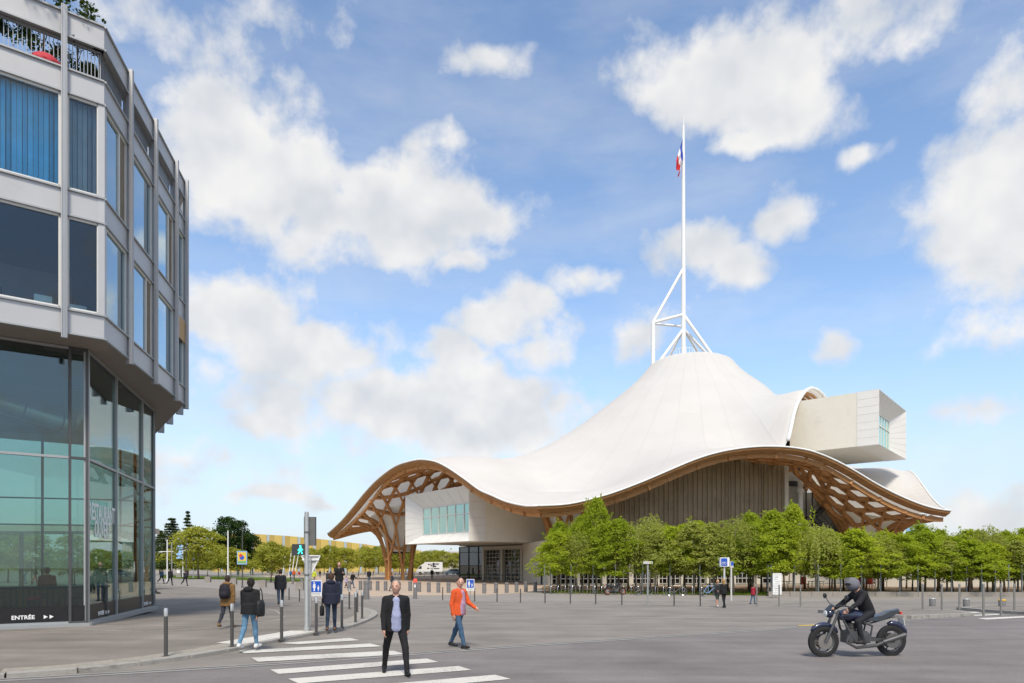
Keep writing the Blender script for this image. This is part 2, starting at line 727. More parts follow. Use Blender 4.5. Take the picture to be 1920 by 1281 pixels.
# ------------------------------------------------------------------ surfaces of the setting
asphalt('road_asphalt', (0.166, 0.150, 0.143), 0.17, 0.18)
asphalt('street_asphalt', (0.205, 0.185, 0.163), 0.16, 0.18)
asphalt('pavement_asphalt', (0.188, 0.166, 0.143), 0.22, 0.2)
asphalt('far_asphalt', (0.245, 0.222, 0.198), 0.10, 0.08)
asphalt('plaza_sand', (0.40, 0.31, 0.23), 0.10, 0.10)
asphalt('earth', (0.27, 0.23, 0.18), 0.15, 0.2)
mat('kerb_stone', (0.31, 0.29, 0.26), 0.85, var=0.22, scale=3.0, bump=0.3, bscale=40, dirt=((0.15, 0.135, 0.115), 3.0, 0.5, 0.72))
mat('sett_stone', (0.27, 0.245, 0.205), 0.9, var=0.3, scale=9.0, bump=0.5, bscale=30)
mat('channel_concrete', (0.25, 0.24, 0.225), 0.85, var=0.22, scale=2.5, bump=0.3, bscale=40)
mat('groove_dark', (0.035, 0.033, 0.03), 0.95, var=0.3)
mat('soil_strip', (0.20, 0.13, 0.075), 0.95, var=0.25, scale=2.0, bump=0.5)
mat('line_yellow', (0.62, 0.42, 0.05), 0.7, var=0.15, scale=8)
mat('grass_soil', (0.09, 0.13, 0.03), 0.95, var=0.35, scale=1.5)


def paint_mat():
    """thermoplastic white, worn through to the asphalt in specks and along the wheel tracks"""
    m, p, nt = _principled('line_white')
    N, Lk = nt.nodes, nt.links
    p.inputs['Roughness'].default_value = 0.7
    tc = N.new('ShaderNodeTexCoord')
    n1 = N.new('ShaderNodeTexNoise')
    n1.inputs['Scale'].default_value = 26
    n1.inputs['Detail'].default_value = 6
    n1.inputs['Roughness'].default_value = 0.7
    n2 = N.new('ShaderNodeTexNoise')
    n2.inputs['Scale'].default_value = 0.9
    n2.inputs['Detail'].default_value = 3
    for n in (n1, n2):
        Lk.new(tc.outputs['Object'], n.inputs['Vector'])
    ad = N.new('ShaderNodeMath')
    ad.operation = 'MULTIPLY_ADD'
    ad.inputs[1].default_value = 0.55
    Lk.new(n2.outputs[0], ad.inputs[0])
    Lk.new(n1.outputs[0], ad.inputs[2])
    r = N.new('ShaderNodeMapRange')
    r.inputs[1].default_value, r.inputs[2].default_value = 0.78, 1.0
    Lk.new(ad.outputs[0], r.inputs[0])
    mx = N.new('ShaderNodeMix')
    mx.data_type = 'RGBA'
    mx.inputs[6].default_value = (0.56, 0.535, 0.48, 1)
    mx.inputs[7].default_value = (0.24, 0.225, 0.21, 1)
    Lk.new(r.outputs[0], mx.inputs[0])
    Lk.new(mx.outputs[2], p.inputs['Base Color'])
    MATS['line_white'] = m


paint_mat()


def ground_sheet():
    """one sheet to the horizon, following the slope towards the museum square"""
    ys = [-400, -60, 0, 10] + [19 + 1.5 * i for i in range(19)] + [60, 90, 140, 220, 400, 900, 2500]
    xs = [-2500, -600, -200, -80, -30, 0, 30, 80, 200, 600, 2500]
    mb = MB()
    vs = [(x, y, g(y) - 0.03) for y in ys for x in xs]
    n = len(xs)
    fs = [(j * n + i, j * n + i + 1, (j + 1) * n + i + 1, (j + 1) * n + i) for j in range(len(ys) - 1) for i in range(n - 1)]
    mb.add(vs, fs)
    tag(mb.build('ground', 'earth', fix=False), kind='structure')


ground_sheet()

GUTTER = smooth_line([gp(*p) for p in [(-260, 1289), (0, 1276), (380, 1254), (640, 1237), (960, 1213), (1200, 1197), (1400, 1184), (1533, 1174.5), (1680, 1164.5)]], 4)
tail = GUTTER[-1] + (GUTTER[-1] - GUTTER[-2]).normalized() * 60
GUTTER = GUTTER + [tail]
sheet('street', [(-90, -20), (110, -20), (110, 46.0), (-90, 46.0)], 0.0, 'street_asphalt')
sheet('far_pavement', [(-120, 46.0), (150, 46.0), (150, 66), (20, 68), (3, 100), (-30, 260), (-200, 260)], 0.0, 'far_asphalt')
road_poly = [tuple(p) for p in GUTTER] + [(140, -25), (-90, -25), (-40, -6)]
sheet('road', road_poly, 0.004, 'road_asphalt')
mid = GUTTER
sheet('gutter', strip_poly(mid, 0.34), 0.010, 'channel_concrete')
off = [p + Vector((-0.45, 0.85)) * 0.02 for p in mid]
sheet('gutter_groove', strip_poly(off, 0.045), 0.014, 'groove_dark')

# sandy square before the museum, grass strip by the trees
sand_px = [(575, 1099), (610, 1112), (700, 1119), (780, 1117), (900, 1116), (985, 1112), (1012, 1104)]
sand = [tuple(gp(*p)[:2]) for p in sand_px] + [(4.0, 75), (14, 100), (0, 140), (-40, 190), (-70, 190), (-42, 118)]
sheet('plaza', sand, 0.006, 'plaza_sand')
lawn_px = [(300, 1084), (480, 1088.5), (560, 1091), (600, 1089), (572, 1083.5), (300, 1079)]
lawn = [tuple(gp(*p)[:2]) for p in lawn_px]
sheet('lawn', lawn, 0.010, 'grass_soil')
PLANT = [tuple(p) for p in [(2.6, 59.5), (9, 57.4), (17.5, 55.2), (30, 52.4), (60, 51.0), (90, 51), (90, 82), (3.5, 79)]]
sheet('planting_bed', PLANT, 0.012, 'soil_strip')

# raised corner pavement with its stone kerb
KERB = smooth_line([gp(*p) for p in [(-300, 1292), (0, 1271), (156, 1259), (360, 1233), (485, 1209), (590, 1189), (647, 1177.5), (684, 1164), (700, 1153),
                                     (690, 1146), (673, 1142), (643, 1137.5), (577, 1124.5), (500, 1114), (400, 1104), (280, 1098), (150, 1096)]], 6)
PAVE_H = 0.07
back = [(-80, 60), (-80, 10)]
pave = sheet('pavement', [tuple(p) for p in KERB] + back, PAVE_H, 'pavement_asphalt')


def kerb_run(line, parent, w=0.28, h=0.0, length=1.0, gap=0.012, z=PAVE_H + 0.006, start=0.0, end=1e9):
    pts = resample(line, length)
    acc = 0.0
    for a, b in zip(pts, pts[1:]):
        acc += (b - a).length
        if acc < start or acc > end:
            continue
        t = (b - a).normalized()
        n = Vector((t.y, -t.x))
        mb = MB()
        q = [a + t * gap - n * w * 0.35, b - t * gap - n * w * 0.35, b - t * gap + n * w * 0.65, a + t * gap + n * w * 0.65]
        jit = rng.uniform(-0.004, 0.004)
        top = [(p.x, p.y, g(p.y) + z + jit) for p in q]
        bot = [(p.x, p.y, g(p.y) - 0.05) for p in q]
        mb.add(top + bot, [(0, 1, 2, 3), (7, 6, 5, 4), (0, 4, 5, 1), (1, 5, 6, 2), (2, 6, 7, 3), (3, 7, 4, 0)])
        mb.build('kerb_stone', 'kerb_stone', parent)


kerb_run(KERB, pave)
# band of small setts inside the kerb, towards the crossing
inner = [p for p in KERB]
inn = []
for i in range(len(inner)):
    a, b = inner[max(i - 1, 0)], inner[min(i + 1, len(inner) - 1)]
    t = (b - a).normalized()
    inn.append(inner[i] + Vector((-t.y, t.x)) * 0.36)
sett = sheet('sett_band', strip_poly(inn[6:58], 0.5), PAVE_H + 0.004, 'sett_stone', parent=pave)
# inlaid pale lines in the corner pavement
for px in ([(0, 1186), (150, 1181), (280, 1184), (400, 1176), (520, 1163), (524, 1150), (505, 1142), (470, 1136)],
           [(280, 1105), (380, 1112), (500, 1120), (577, 1127)],):
    ln = smooth_line([gp(x, y, PAVE_H) for x, y in px], 5)
    sheet('inlay_strip', strip_poly(ln, 0.10), PAVE_H + 0.004, 'kerb_stone', parent=pave)

# far kerb of the side street
FAR = smooth_line([gp(*p) for p in [(520, 1112), (640, 1119), (775, 1124.5), (880, 1127), (1000, 1130), (1150, 1133.5), (1300, 1136), (1420, 1138), (1560, 1139.5), (1750, 1141), (1960, 1142.5)]], 4)
sheet('kerb_line', strip_poly(FAR, 0.5), 0.010, 'kerb_stone')
RIGHTLANE = [gp(*p) for p in [(1500, 1128.5), (1700, 1129), (1930, 1129.5)]]
sheet('lane_edge', strip_poly(RIGHTLANE, 0.35), 0.008, 'kerb_stone')

# traffic islands on the right
for px in ([(1540, 1149), (1620, 1156), (1700, 1160.5), (1818, 1155.5), (1790, 1151), (1700, 1147)],
           [(1800, 1143.5), (1850, 1148), (1925, 1153), (2010, 1157), (2010, 1138.5), (1860, 1139.5)]):
    poly = [gp(*p) for p in px]
    isl = sheet('traffic_island', [tuple(p[:2]) for p in poly], 0.115, 'pavement_asphalt')
    kerb_run([p for p in poly] + [poly[0]], isl, w=0.25, z=0.125, length=1.0)

# painted markings: the crossing's bars, and those by the islands
marks = thing('zebra_crossing', 'white zebra crossing bars painted across the road mouth', 'crossing', gp(700, 1240))
org = tuple(marks.location)


def mark(px, name='stripe', off=0.012, m='line_white', parent=marks):
    mb = MB()
    q = [gp(*p) for p in px]
    rows = 4
    vs, fs = [], []
    for i in range(rows + 1):
        a = q[0].lerp(q[1], i / rows)
        b = q[3].lerp(q[2], i / rows)
        for c in (a, b):
            vs.append((c.x, c.y, g(c.y) + off))
    fs = [(2 * i, 2 * i + 1, 2 * i + 3, 2 * i + 2) for i in range(rows)]
    mb.add(vs, fs)
    o = mb.build(name, m, parent, org=org)
    if o.data.polygons[0].normal.z < 0:
        o.data.flip_normals()
    return o


for px in ([(524, 1207), (655, 1197), (674, 1201.5), (560, 1209)],
           [(449, 1221), (694, 1207.5), (716, 1213), (458, 1226)],
           [(470, 1234.5), (738, 1221), (760, 1228), (484, 1242)],
           [(507, 1257), (800, 1236), (822, 1242.5), (522, 1265)],
           [(540, 1274), (860, 1250), (884, 1257.5), (560, 1283)],
           [(600, 1295), (928, 1266.5), (958, 1274.5), (625, 1305)]):
    mark(px)
bar = [gp(*p, PAVE_H) for p in [(405, 1206), (545, 1183), (592, 1184), (455, 1209)]]
mb = MB()
mb.add([(p.x, p.y, PAVE_H + 0.009) for p in bar], [(0, 1, 2, 3)])
mb.build('warning_strip', 'line_white', marks, org=org)
m2 = thing('zebra_crossing', 'short zebra bars between the traffic islands by the tall steel posts', 'crossing', gp(1830, 1153))
org = tuple(m2.location)
for px in ([(1786, 1150), (1828, 1147.5), (1842, 1149), (1800, 1152)], [(1820, 1154), (1868, 1151.5), (1884, 1153), (1832, 1156)],
           [(1832, 1160), (1930, 1155.5), (1945, 1157.5), (1850, 1162.5)]):
    mark(px, parent=m2)
yl = thing('yellow_marking', 'short yellow dash painted beside the road gutter', 'road marking', gp(1515, 1173.5))
org = tuple(yl.location)
mark([(1496, 1174), (1533, 1172), (1536, 1173.2), (1499, 1175.2)], 'dash', 0.018, 'line_yellow', yl)
# ------------------------------------------------------------------ museum: hexagonal timber-lattice roof, galleries, mast
def membrane_mat():
    m = bpy.data.materials.new('membrane')
    m.use_nodes = True
    nt = m.node_tree
    N, Lk = nt.nodes, nt.links
    N.clear()
    o = N.new('ShaderNodeOutputMaterial')
    tc = N.new('ShaderNodeTexCoord')
    sp = N.new('ShaderNodeSeparateXYZ')
    Lk.new(tc.outputs['Object'], sp.inputs[0])

    def M(op, a, b=None, c=None):
        n = N.new('ShaderNodeMath')
        n.operation = op
        for i, v in enumerate((a, b, c)):
            if v is None:
                continue
            if isinstance(v, (int, float)):
                n.inputs[i].default_value = v
            else:
                Lk.new(v, n.inputs[i])
        return n.outputs[0]
    X, Y = sp.outputs['X'], sp.outputs['Y']
    ang = M('ARCTAN2', Y, X)
    rad = M('SQRT', M('ADD', M('MULTIPLY', X, X), M('MULTIPLY', Y, Y)))
    # welded seams: radial ones and wide cross seams staggered from panel to panel
    ka = M('MULTIPLY', ang, 36 / (2 * math.pi))
    fa = M('ABSOLUTE', M('SUBTRACT', M('FRACT', ka), 0.5))
    da = M('MULTIPLY', M('SUBTRACT', 0.5, fa), M('MULTIPLY', rad, 2 * math.pi / 36))
    stag = M('MULTIPLY', M('FRACT', M('MULTIPLY', M('FLOOR', ka), 0.37)), 1.0)
    kr = M('ADD', M('MULTIPLY', rad, 1 / 3.1), stag)
    fr_ = M('ABSOLUTE', M('SUBTRACT', M('FRACT', kr), 0.5))
    dr = M('MULTIPLY', M('SUBTRACT', 0.5, fr_), 3.1)
    def line(d, w):
        r = N.new('ShaderNodeMapRange')
        r.inputs[1].default_value, r.inputs[2].default_value = w * 0.3, w
        r.inputs[3].default_value, r.inputs[4].default_value = 1.0, 0.0
        Lk.new(d, r.inputs[0])
        return r.outputs[0]
    seam = M('MAXIMUM', line(da, 0.16), M('MULTIPLY', line(dr, 0.12), 0.45))
    nz = N.new('ShaderNodeTexNoise')
    nz.inputs['Scale'].default_value = 0.35
    nz.inputs['Detail'].default_value = 5
    Lk.new(tc.outputs['Object'], nz.inputs['Vector'])
    cell = N.new('ShaderNodeTexWhiteNoise')
    cell.noise_dimensions = '2D'
    cv = N.new('ShaderNodeCombineXYZ')
    Lk.new(M('FLOOR', ka), cv.inputs[0])
    Lk.new(M('FLOOR', kr), cv.inputs[1])
    Lk.new(cv.outputs[0], cell.inputs['Vector'])
    v = M('ADD', M('MULTIPLY_ADD', nz.outputs[0], 0.10, 0.95), M('MULTIPLY_ADD', cell.outputs[0], 0.035, -0.018))
    v = M('MULTIPLY', v, M('MULTIPLY_ADD', seam, -0.04, 1.0))
    vm = N.new('ShaderNodeVectorMath')
    vm.operation = 'SCALE'
    vm.inputs[0].default_value = (0.70, 0.69, 0.665)
    Lk.new(v, vm.inputs['Scale'])
    bp = N.new('ShaderNodeBump')
    bp.inputs['Strength'].default_value = 0.2
    bp.inputs['Distance'].default_value = 0.08
    Lk.new(M('ADD', seam, M('MULTIPLY', nz.outputs[0], 1.2)), bp.inputs['Height'])
    df = N.new('ShaderNodeBsdfDiffuse')
    tl = N.new('ShaderNodeBsdfTranslucent')
    Lk.new(vm.outputs[0], df.inputs[0])
    Lk.new(bp.outputs[0], df.inputs['Normal'])
    tl.inputs[0].default_value = (0.86, 0.83, 0.74, 1)
    ms = N.new('ShaderNodeMixShader')
    ms.inputs[0].default_value = 0.34
    Lk.new(df.outputs[0], ms.inputs[1])
    Lk.new(tl.outputs[0], ms.inputs[2])
    Lk.new(ms.outputs[0], o.inputs[0])
    MATS['membrane'] = m


def wood_mat(name, col):
    m, p, nt = _principled(name)
    N, Lk = nt.nodes, nt.links
    p.inputs['Roughness'].default_value = 0.6
    p.inputs['Specular IOR Level'].default_value = 0.3
    tc = N.new('ShaderNodeTexCoord')
    mp = N.new('ShaderNodeMapping')
    mp.inputs['Scale'].default_value = (0.6, 0.6, 9)
    Lk.new(tc.outputs['Object'], mp.inputs[0])
    n = N.new('ShaderNodeTexNoise')
    n.inputs['Scale'].default_value = 1.6
    n.inputs['Detail'].default_value = 6
    Lk.new(mp.outputs[0], n.inputs['Vector'])
    oi = N.new('ShaderNodeObjectInfo')
    r = N.new('ShaderNodeMapRange')
    r.inputs[1].default_value, r.inputs[2].default_value = 0.3, 0.7
    r.inputs[3].default_value, r.inputs[4].default_value = 0.74, 1.25
    Lk.new(n.outputs[0], r.inputs[0])
    k = N.new('ShaderNodeMath')
    k.operation = 'MULTIPLY_ADD'
    k.inputs[1].default_value = 0.3
    k.inputs[2].default_value = -0.15
    Lk.new(oi.outputs['Random'], k.inputs[0])
    s = N.new('ShaderNodeMath')
    Lk.new(r.outputs[0], s.inputs[0])
    Lk.new(k.outputs[0], s.inputs[1])
    vm = N.new('ShaderNodeVectorMath')
    vm.operation = 'SCALE'
    vm.inputs[0].default_value = col
    Lk.new(s.outputs[0], vm.inputs['Scale'])
    Lk.new(vm.outputs[0], p.inputs['Base Color'])
    MATS[name] = m


membrane_mat()
wood_mat('glulam', (0.42, 0.205, 0.075))
wood_mat('glulam_edge', (0.38, 0.19, 0.072))
mat('white_metal', (0.74, 0.74, 0.72), 0.4, var=0.05, scale=0.8)
mat('gallery_panel', (0.68, 0.64, 0.54), 0.5, var=0.05, scale=0.5, dirt=((0.52, 0.49, 0.42), 0.5, 0.55, 0.9))
mat('gallery_edge', (0.70, 0.68, 0.63), 0.45, var=0.04, scale=0.5)
mat('joint_dark', (0.16, 0.15, 0.14), 0.8, var=0.1)
mat('joint_pale', (0.40, 0.385, 0.35), 0.8, var=0.1)
mat('cream_render', (0.50, 0.455, 0.37), 0.75, var=0.07, scale=0.7)
mat('grey_render', (0.36, 0.35, 0.32), 0.8, var=0.10, scale=0.5)
mat('poly_brown', (0.25, 0.195, 0.125), 0.6, var=0.16, scale=0.5, spec=0.25, dirt=((0.15, 0.112, 0.065), 0.35, 0.5, 0.75))
mat('poly_mullion', (0.27, 0.205, 0.12), 0.6, var=0.1, spec=0.25)
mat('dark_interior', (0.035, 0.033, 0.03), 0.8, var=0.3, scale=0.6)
mat('steel_dark', (0.045, 0.048, 0.052), 0.45, metal=0.3, var=0.15)
mat('frame_white', (0.62, 0.61, 0.57), 0.5, var=0.05)
mat('door_mullion', (0.40, 0.38, 0.33), 0.5, var=0.05)
glass('gallery_glass', (0.66, 0.85, 0.78), 4.5)
MATS['gallery_glass'].node_tree.nodes['Glossy BSDF'].inputs['Color'].default_value = (0.62, 0.86, 0.78, 1)
glass('dark_glass', (0.20, 0.20, 0.18), 1.0)
glass('door_glass', (0.42, 0.48, 0.44), 1.0)
mat('inner_pale', (0.50, 0.60, 0.55), 0.8, var=0.1, scale=0.3)

MC = Vector((20.3, 123.7))           # centre of the hexagon
RING = Vector((30.9, 118.0))         # centre of the opening at the top, under the mast
HEX_R = 52.0


def cor(a):
    return Vector((MC.x + HEX_R * math.cos(R_(a)), MC.y + HEX_R * math.sin(R_(a))))


cF, cR, cR2, cB, cL2, cL = [cor(a) for a in (250.4, 310.4, 10.4, 70.4, 130.4, 190.4)]
T_LF = [(0, 7.1), (.097, 9.01), (.169, 10.84), (.256, 13.16), (.327, 14.68), (.422, 15.99), (.511, 16.26), (.558, 16.11), (.622, 15.41), (.679, 14.21), (.746, 12.45), (.8, 10.95), (.84, 10.21), (.897, 9.18), (.963, 8.45), (1, 8.35)]
T_FR = [(0, 8.35), (.059, 8.55), (.106, 9.05), (.165, 9.95), (.226, 11.15), (.287, 12.49), (.349, 13.85), (.4, 14.72), (.451, 15.29), (.502, 15.63), (.541, 15.72), (.581, 15.69), (.634, 15.34), (.688, 14.47), (.743, 13.21), (.798, 11.74), (.854, 10.45), (.911, 9.4), (.954, 8.84), (1, 8.55)]
T_G = [(0, 8.4), (.09, 9.3), (.19, 11.1), (.30, 13.6), (.41, 15.9), (.5, 16.8), (.59, 15.9), (.70, 13.6), (.81, 11.1), (.91, 9.3), (1, 8.4)]
def skew(d0, d1):
    return [(t, z + d0 * max(0, 1 - t * 2.5) + d1 * max(0, 1 - (1 - t) * 2.5)) for t, z in T_G]


EDGES = [(cL, cF, T_LF), (cF, cR, T_FR), (cR, cR2, skew(.15, 0)), (cR2, cB, T_G), (cB, cL2, T_G), (cL2, cL, skew(0, -1.3))]


def tabz(tab, t):
    ts = [p[0] for p in tab]
    zs = [p[1] for p in tab]
    # piecewise cubic with finite-difference slopes
    i = max(0, min(len(ts) - 2, int(np.searchsorted(ts, t)) - 1))
    def sl(j):
        a, b = max(j - 1, 0), min(j + 1, len(ts) - 1)
        return (zs[b] - zs[a]) / (ts[b] - ts[a])
    h = ts[i + 1] - ts[i]
    u = (t - ts[i]) / h
    m0, m1 = sl(i) * h, sl(i + 1) * h
    return (2 * u ** 3 - 3 * u * u + 1) * zs[i] + (u ** 3 - 2 * u * u + u) * m0 + (-2 * u ** 3 + 3 * u * u) * zs[i + 1] + (u ** 3 - u * u) * m1


def zlog(r):
    return 36.2 - 9.5 * np.log(np.maximum(r, 5.6) / 7.15)


def fit_roof(lifted):
    P, Z = [], []
    for (a, b, tb) in EDGES:
        for i in range(22):
            t = i / 22
            p = a.lerp(b, t)
            P.append((p.x, p.y))
            Z.append(tabz(tb, t))
    # the hump just behind each edge keeps rising a little, then runs into the valley line
    for (a, b, tb) in EDGES:
        n = Vector((-(b - a).y, (b - a).x)).normalized()
        if (MC - a).dot(n) < 0:
            n = -n
        for t, d, dz in ((0.5, 4.0, 0.75), (0.33, 3.5, 0.45), (0.67, 3.5, 0.45), (0.5, 11.0, 1.6), (0.36, 9.0, 1.2), (0.64, 9.0, 1.2)):
            p = a.lerp(b, t) + n * d
            P.append((p.x, p.y))
            Z.append(tabz(tb, t) + dz)
    # the roof sinks towards each timber leg
    for (x, y, z) in ((-18.6, 112.2, 8.4), (7.2, 88.5, 10.6), (48.6, 93.0, 7.2), (11.5, 141.0, 14.0)):
        if lifted and x > 40:
            continue
        P.append((x, y))
        Z.append(z)
        for k in range(6):
            P.append((x + 3 * math.cos(k * math.pi / 3), y + 3 * math.sin(k * math.pi / 3)))
            Z.append(z + 0.5)
    # it climbs to the collar of the high gallery and stays low in front of it
    if lifted:
        spots_ = [(s_, w, arch(w) - 0.10 * max(0, s_ - RS - 4)) for s_ in (RS, RS + 1.5, RS + 5.0) for w in (-12.7, -10.5, -8.5, -6, -3, 0, 3, 6, 8.5, 10.5, 12.7)]
    else:
        spots_ = [(RS, w, 16.4) for w in (-7, 0, 7)]
    for (s_, w, z) in spots_:
        q = RC + G3_AC * w + G3_AX * s_
        P.append((q.x, q.y))
        Z.append(z)
    for k in range(28):
        a = 2 * math.pi * k / 28
        for r in (6.9, 9.0, 13.0):
            P.append((RING.x + r * math.cos(a), RING.y + r * math.sin(a)))
            Z.append(float(zlog(r)))
    P, Z = np.array(P), np.array(Z)
    rr = np.hypot(P[:, 0] - RING.x, P[:, 1] - RING.y)
    res = Z - zlog(rr)
    def phi(d2):
        return np.where(d2 > 1e-9, 0.5 * d2 * np.log(np.maximum(d2, 1e-9)), 0)
    n = len(P)
    A = np.zeros((n + 3, n + 3))
    d2 = ((P[:, None, :] - P[None, :, :]) ** 2).sum(-1)
    A[:n, :n] = phi(d2) + np.eye(n) * 0.5
    A[:n, n] = 1
    A[:n, n + 1:] = P
    A[n, :n] = 1
    A[n + 1:, :n] = P.T
    w = np.linalg.solve(A, np.concatenate([res, np.zeros(3)]))
    def f(xy):
        xy = np.asarray(xy, float).reshape(-1, 2)
        d2 = ((xy[:, None, :] - P[None, :, :]) ** 2).sum(-1)
        r = np.hypot(xy[:, 0] - RING.x, xy[:, 1] - RING.y)
        return phi(d2) @ w[:n] + w[n] + xy @ w[n + 1:] + zlog(r)
    return f


# gallery volumes: near corner, axis inwards, across
G1_N, G1_AX, G1_AC = Vector((-5.5, 87.0)), Vector((0.80, 0.60)), Vector((-0.60, 0.80))
G3_N, G3_AX, G3_AC = Vector((47.3, 88.0)), Vector((-0.76, 0.65)), Vector((0.65, 0.76))
RC = G3_N + G3_AC * 8.2        # middle of the high gallery's end
RS = 10.0                      # the collar ring stands this far behind the end face


def arch(w):
    return 17.0 + 10.6 * max(0.0, 1 - (abs(w) / 13.2) ** 2.3) ** 0.75


fA, fB = fit_roof(True), fit_roof(False)


def sw(xy):
    q = np.asarray(xy, float).reshape(-1, 2) - np.array(RC[:])
    return q @ np.array(G3_AX[:]), q @ np.array(G3_AC[:])


def roof_f(xy):
    xy = np.asarray(xy, float).reshape(-1, 2)
    s_, w_ = sw(xy)
    za, zb = fA(xy), fB(xy)
    ramp = 0.01 + 7.0 * np.clip((np.abs(w_) - 12.2) / 2.0, 0, 1)
    k = np.clip((22.0 - np.abs(w_)) / 4.0, 0, 1) * np.clip((RS - s_) / ramp, 0, 1)
    k = k * k * (3 - 2 * k)
    return za * (1 - k) + zb * k



def roof_z(x, y):
    return float(roof_f([(x, y)])[0])


MG = g(100)
museum = thing('museum', 'white museum with wavy membrane roof on a timber lattice and tall mast', 'museum', (RING.x, RING.y, MG))
MO = tuple(museum.location)


def roof_mesh():
    """polar sheet from the opening out to the hexagon's edge"""
    edge = []
    for (a, b, tb) in EDGES:
        for i in range(44):
            p = a.lerp(b, i / 44)
            edge.append((p.x, p.y, tabz(tb, i / 44)))
    edge = np.array(edge)
    ne = len(edge)
    ang = np.arctan2(edge[:, 1] - RING.y, edge[:, 0] - RING.x)
    ring = np.stack([RING.x + 6.9 * np.cos(ang), RING.y + 6.9 * np.sin(ang)], 1)
    vs_ = np.concatenate([np.linspace(0, 1, 46)[:46] ** 1.35])
    rows = []
    # rounded crown inside the ring
    for q, z in ((0.05, 37.15), (0.3, 37.15), (0.55, 37.1), (0.75, 37.0), (0.9, 36.8)):
        rows.append(np.concatenate([RING[:] + (ring - np.array(RING[:])) * q, np.full((ne, 1), z)], 1))
    for v in vs_:
        xy = ring * (1 - v) + edge[:, :2] * v
        z = roof_f(xy)
        k = max(0.0, (v - 0.9) / 0.1)
        z = z * (1 - k) + edge[:, 2] * k if v > 0.9 else z
        if v == 0:
            z = np.minimum(z, 36.45)
        rows.append(np.concatenate([xy, z[:, None]], 1))
    V = np.concatenate(rows)
    nr = len(rows)
    F = []
    for j in range(nr - 1):
        for i in range(ne):
            i2 = (i + 1) % ne
            F.append((j * ne + i, j * ne + i2, (j + 1) * ne + i2, (j + 1) * ne + i))
    F.append(tuple(range(ne - 1, -1, -1)))
    # cut the opening at the collar: snap the faces that straddle the ring plane and drop them
    sv, wv = sw(V[:, :2])
    inner = sv >= RS
    near_ = np.abs(wv) < 12.7
    Vn = V.copy()
    keepF = []
    for f in F:
        fi = np.array(f)
        if len(fi) == 4 and near_[fi].any() and inner[fi].any() and (~inner[fi]).any():
            for q in fi:
                d_ = sv[q] - RS
                xy = V[q, :2] - np.array(G3_AX[:]) * d_
                Vn[q, :2] = xy
                Vn[q, 2] = (fA(xy) if inner[q] else fB(xy))[0]
            continue
        keepF.append(f)
    mb = MB()
    mb.add([tuple(p) for p in Vn], keepF)
    return mb, edge


rmb, EDGE = roof_mesh()
roof = rmb.build('roof_membrane', 'membrane', museum, org=MO, smooth_=True)


def edge_beams():
    """laminated rim below the membrane, one timber per side, with a white drip edge"""
    for si, (a, b, tb) in enumerate(EDGES):
        n2 = Vector((-(b - a).y, (b - a).x)).normalized()
        if (MC - a).dot(n2) < 0:
            n2 = -n2
        t2 = (b - a).normalized()
        N_ = 60
        prof = [(-0.04, -0.03), (0.02, -0.30), (0.45, -0.68), (0.72, -0.68), (0.50, -0.45)]
        vs = []
        for i in range(N_ + 1):
            t = i / N_
            p = a.lerp(b, t)
            z = tabz(tb, min(t, 0.9999))
            e = 0.02
            slope = (tabz(tb, min(t + e, 0.9999)) - tabz(tb, max(t - e, 0))) / (((min(t + e, 1) - max(t - e, 0))) * HEX_R)
            nn = math.hypot(1, slope)
            up = Vector((-t2.x * slope / nn, -t2.y * slope / nn, 1 / nn))
            fade = smooth(0, 6.0, min(t, 1 - t) * HEX_R)
            up = (Vector((0, 0, 1)) * (1 - fade) + up * fade).normalized()
            for (u, w) in prof:
                along = min(max(t * HEX_R, u * 0.577), HEX_R - u * 0.577)      # mitred at the corners
                pp = a + t2 * along
                vs.append(Vector((pp.x, pp.y, z)) + Vector((n2.x, n2.y, 0)) * u + up * w)
        k = len(prof)
        fs = [(i * k + j, i * k + (j + 1) % k, (i + 1) * k + (j + 1) % k, (i + 1) * k + j) for i in range(N_) for j in range(k)]
        fs += [tuple(range(k)), tuple(N_ * k + j for j in range(k))]
        mb = MB()
        mb.add(vs, fs)
        bm_ = mb.build('edge_beam', 'glulam_edge', museum, org=MO, smooth_=35)
        # white trim riding on the rim
        mb = MB()
        pts = []
        for i in range(N_ + 1):
            t = i / N_
            p = a.lerp(b, t) - n2 * 0.05
            pts.append(Vector((p.x, p.y, tabz(tb, min(t, 0.9999)) + 0.02)))
        mb.tube(pts, 0.11, 6)
        mb.build('drip_edge', 'white_metal', bm_, org=MO, smooth_=True)


edge_beams()

# four trumpet-shaped timber legs
LEGS = [(Vector((-18.6, 112.2)), 6.2, 2.1), (Vector((7.2, 88.5)), 6.0, 2.0), (Vector((48.6, 93.0)), 6.2, 2.1), (Vector((11.5, 141.0)), 8.5, 2.3)]
RHO_MIN = 1.7


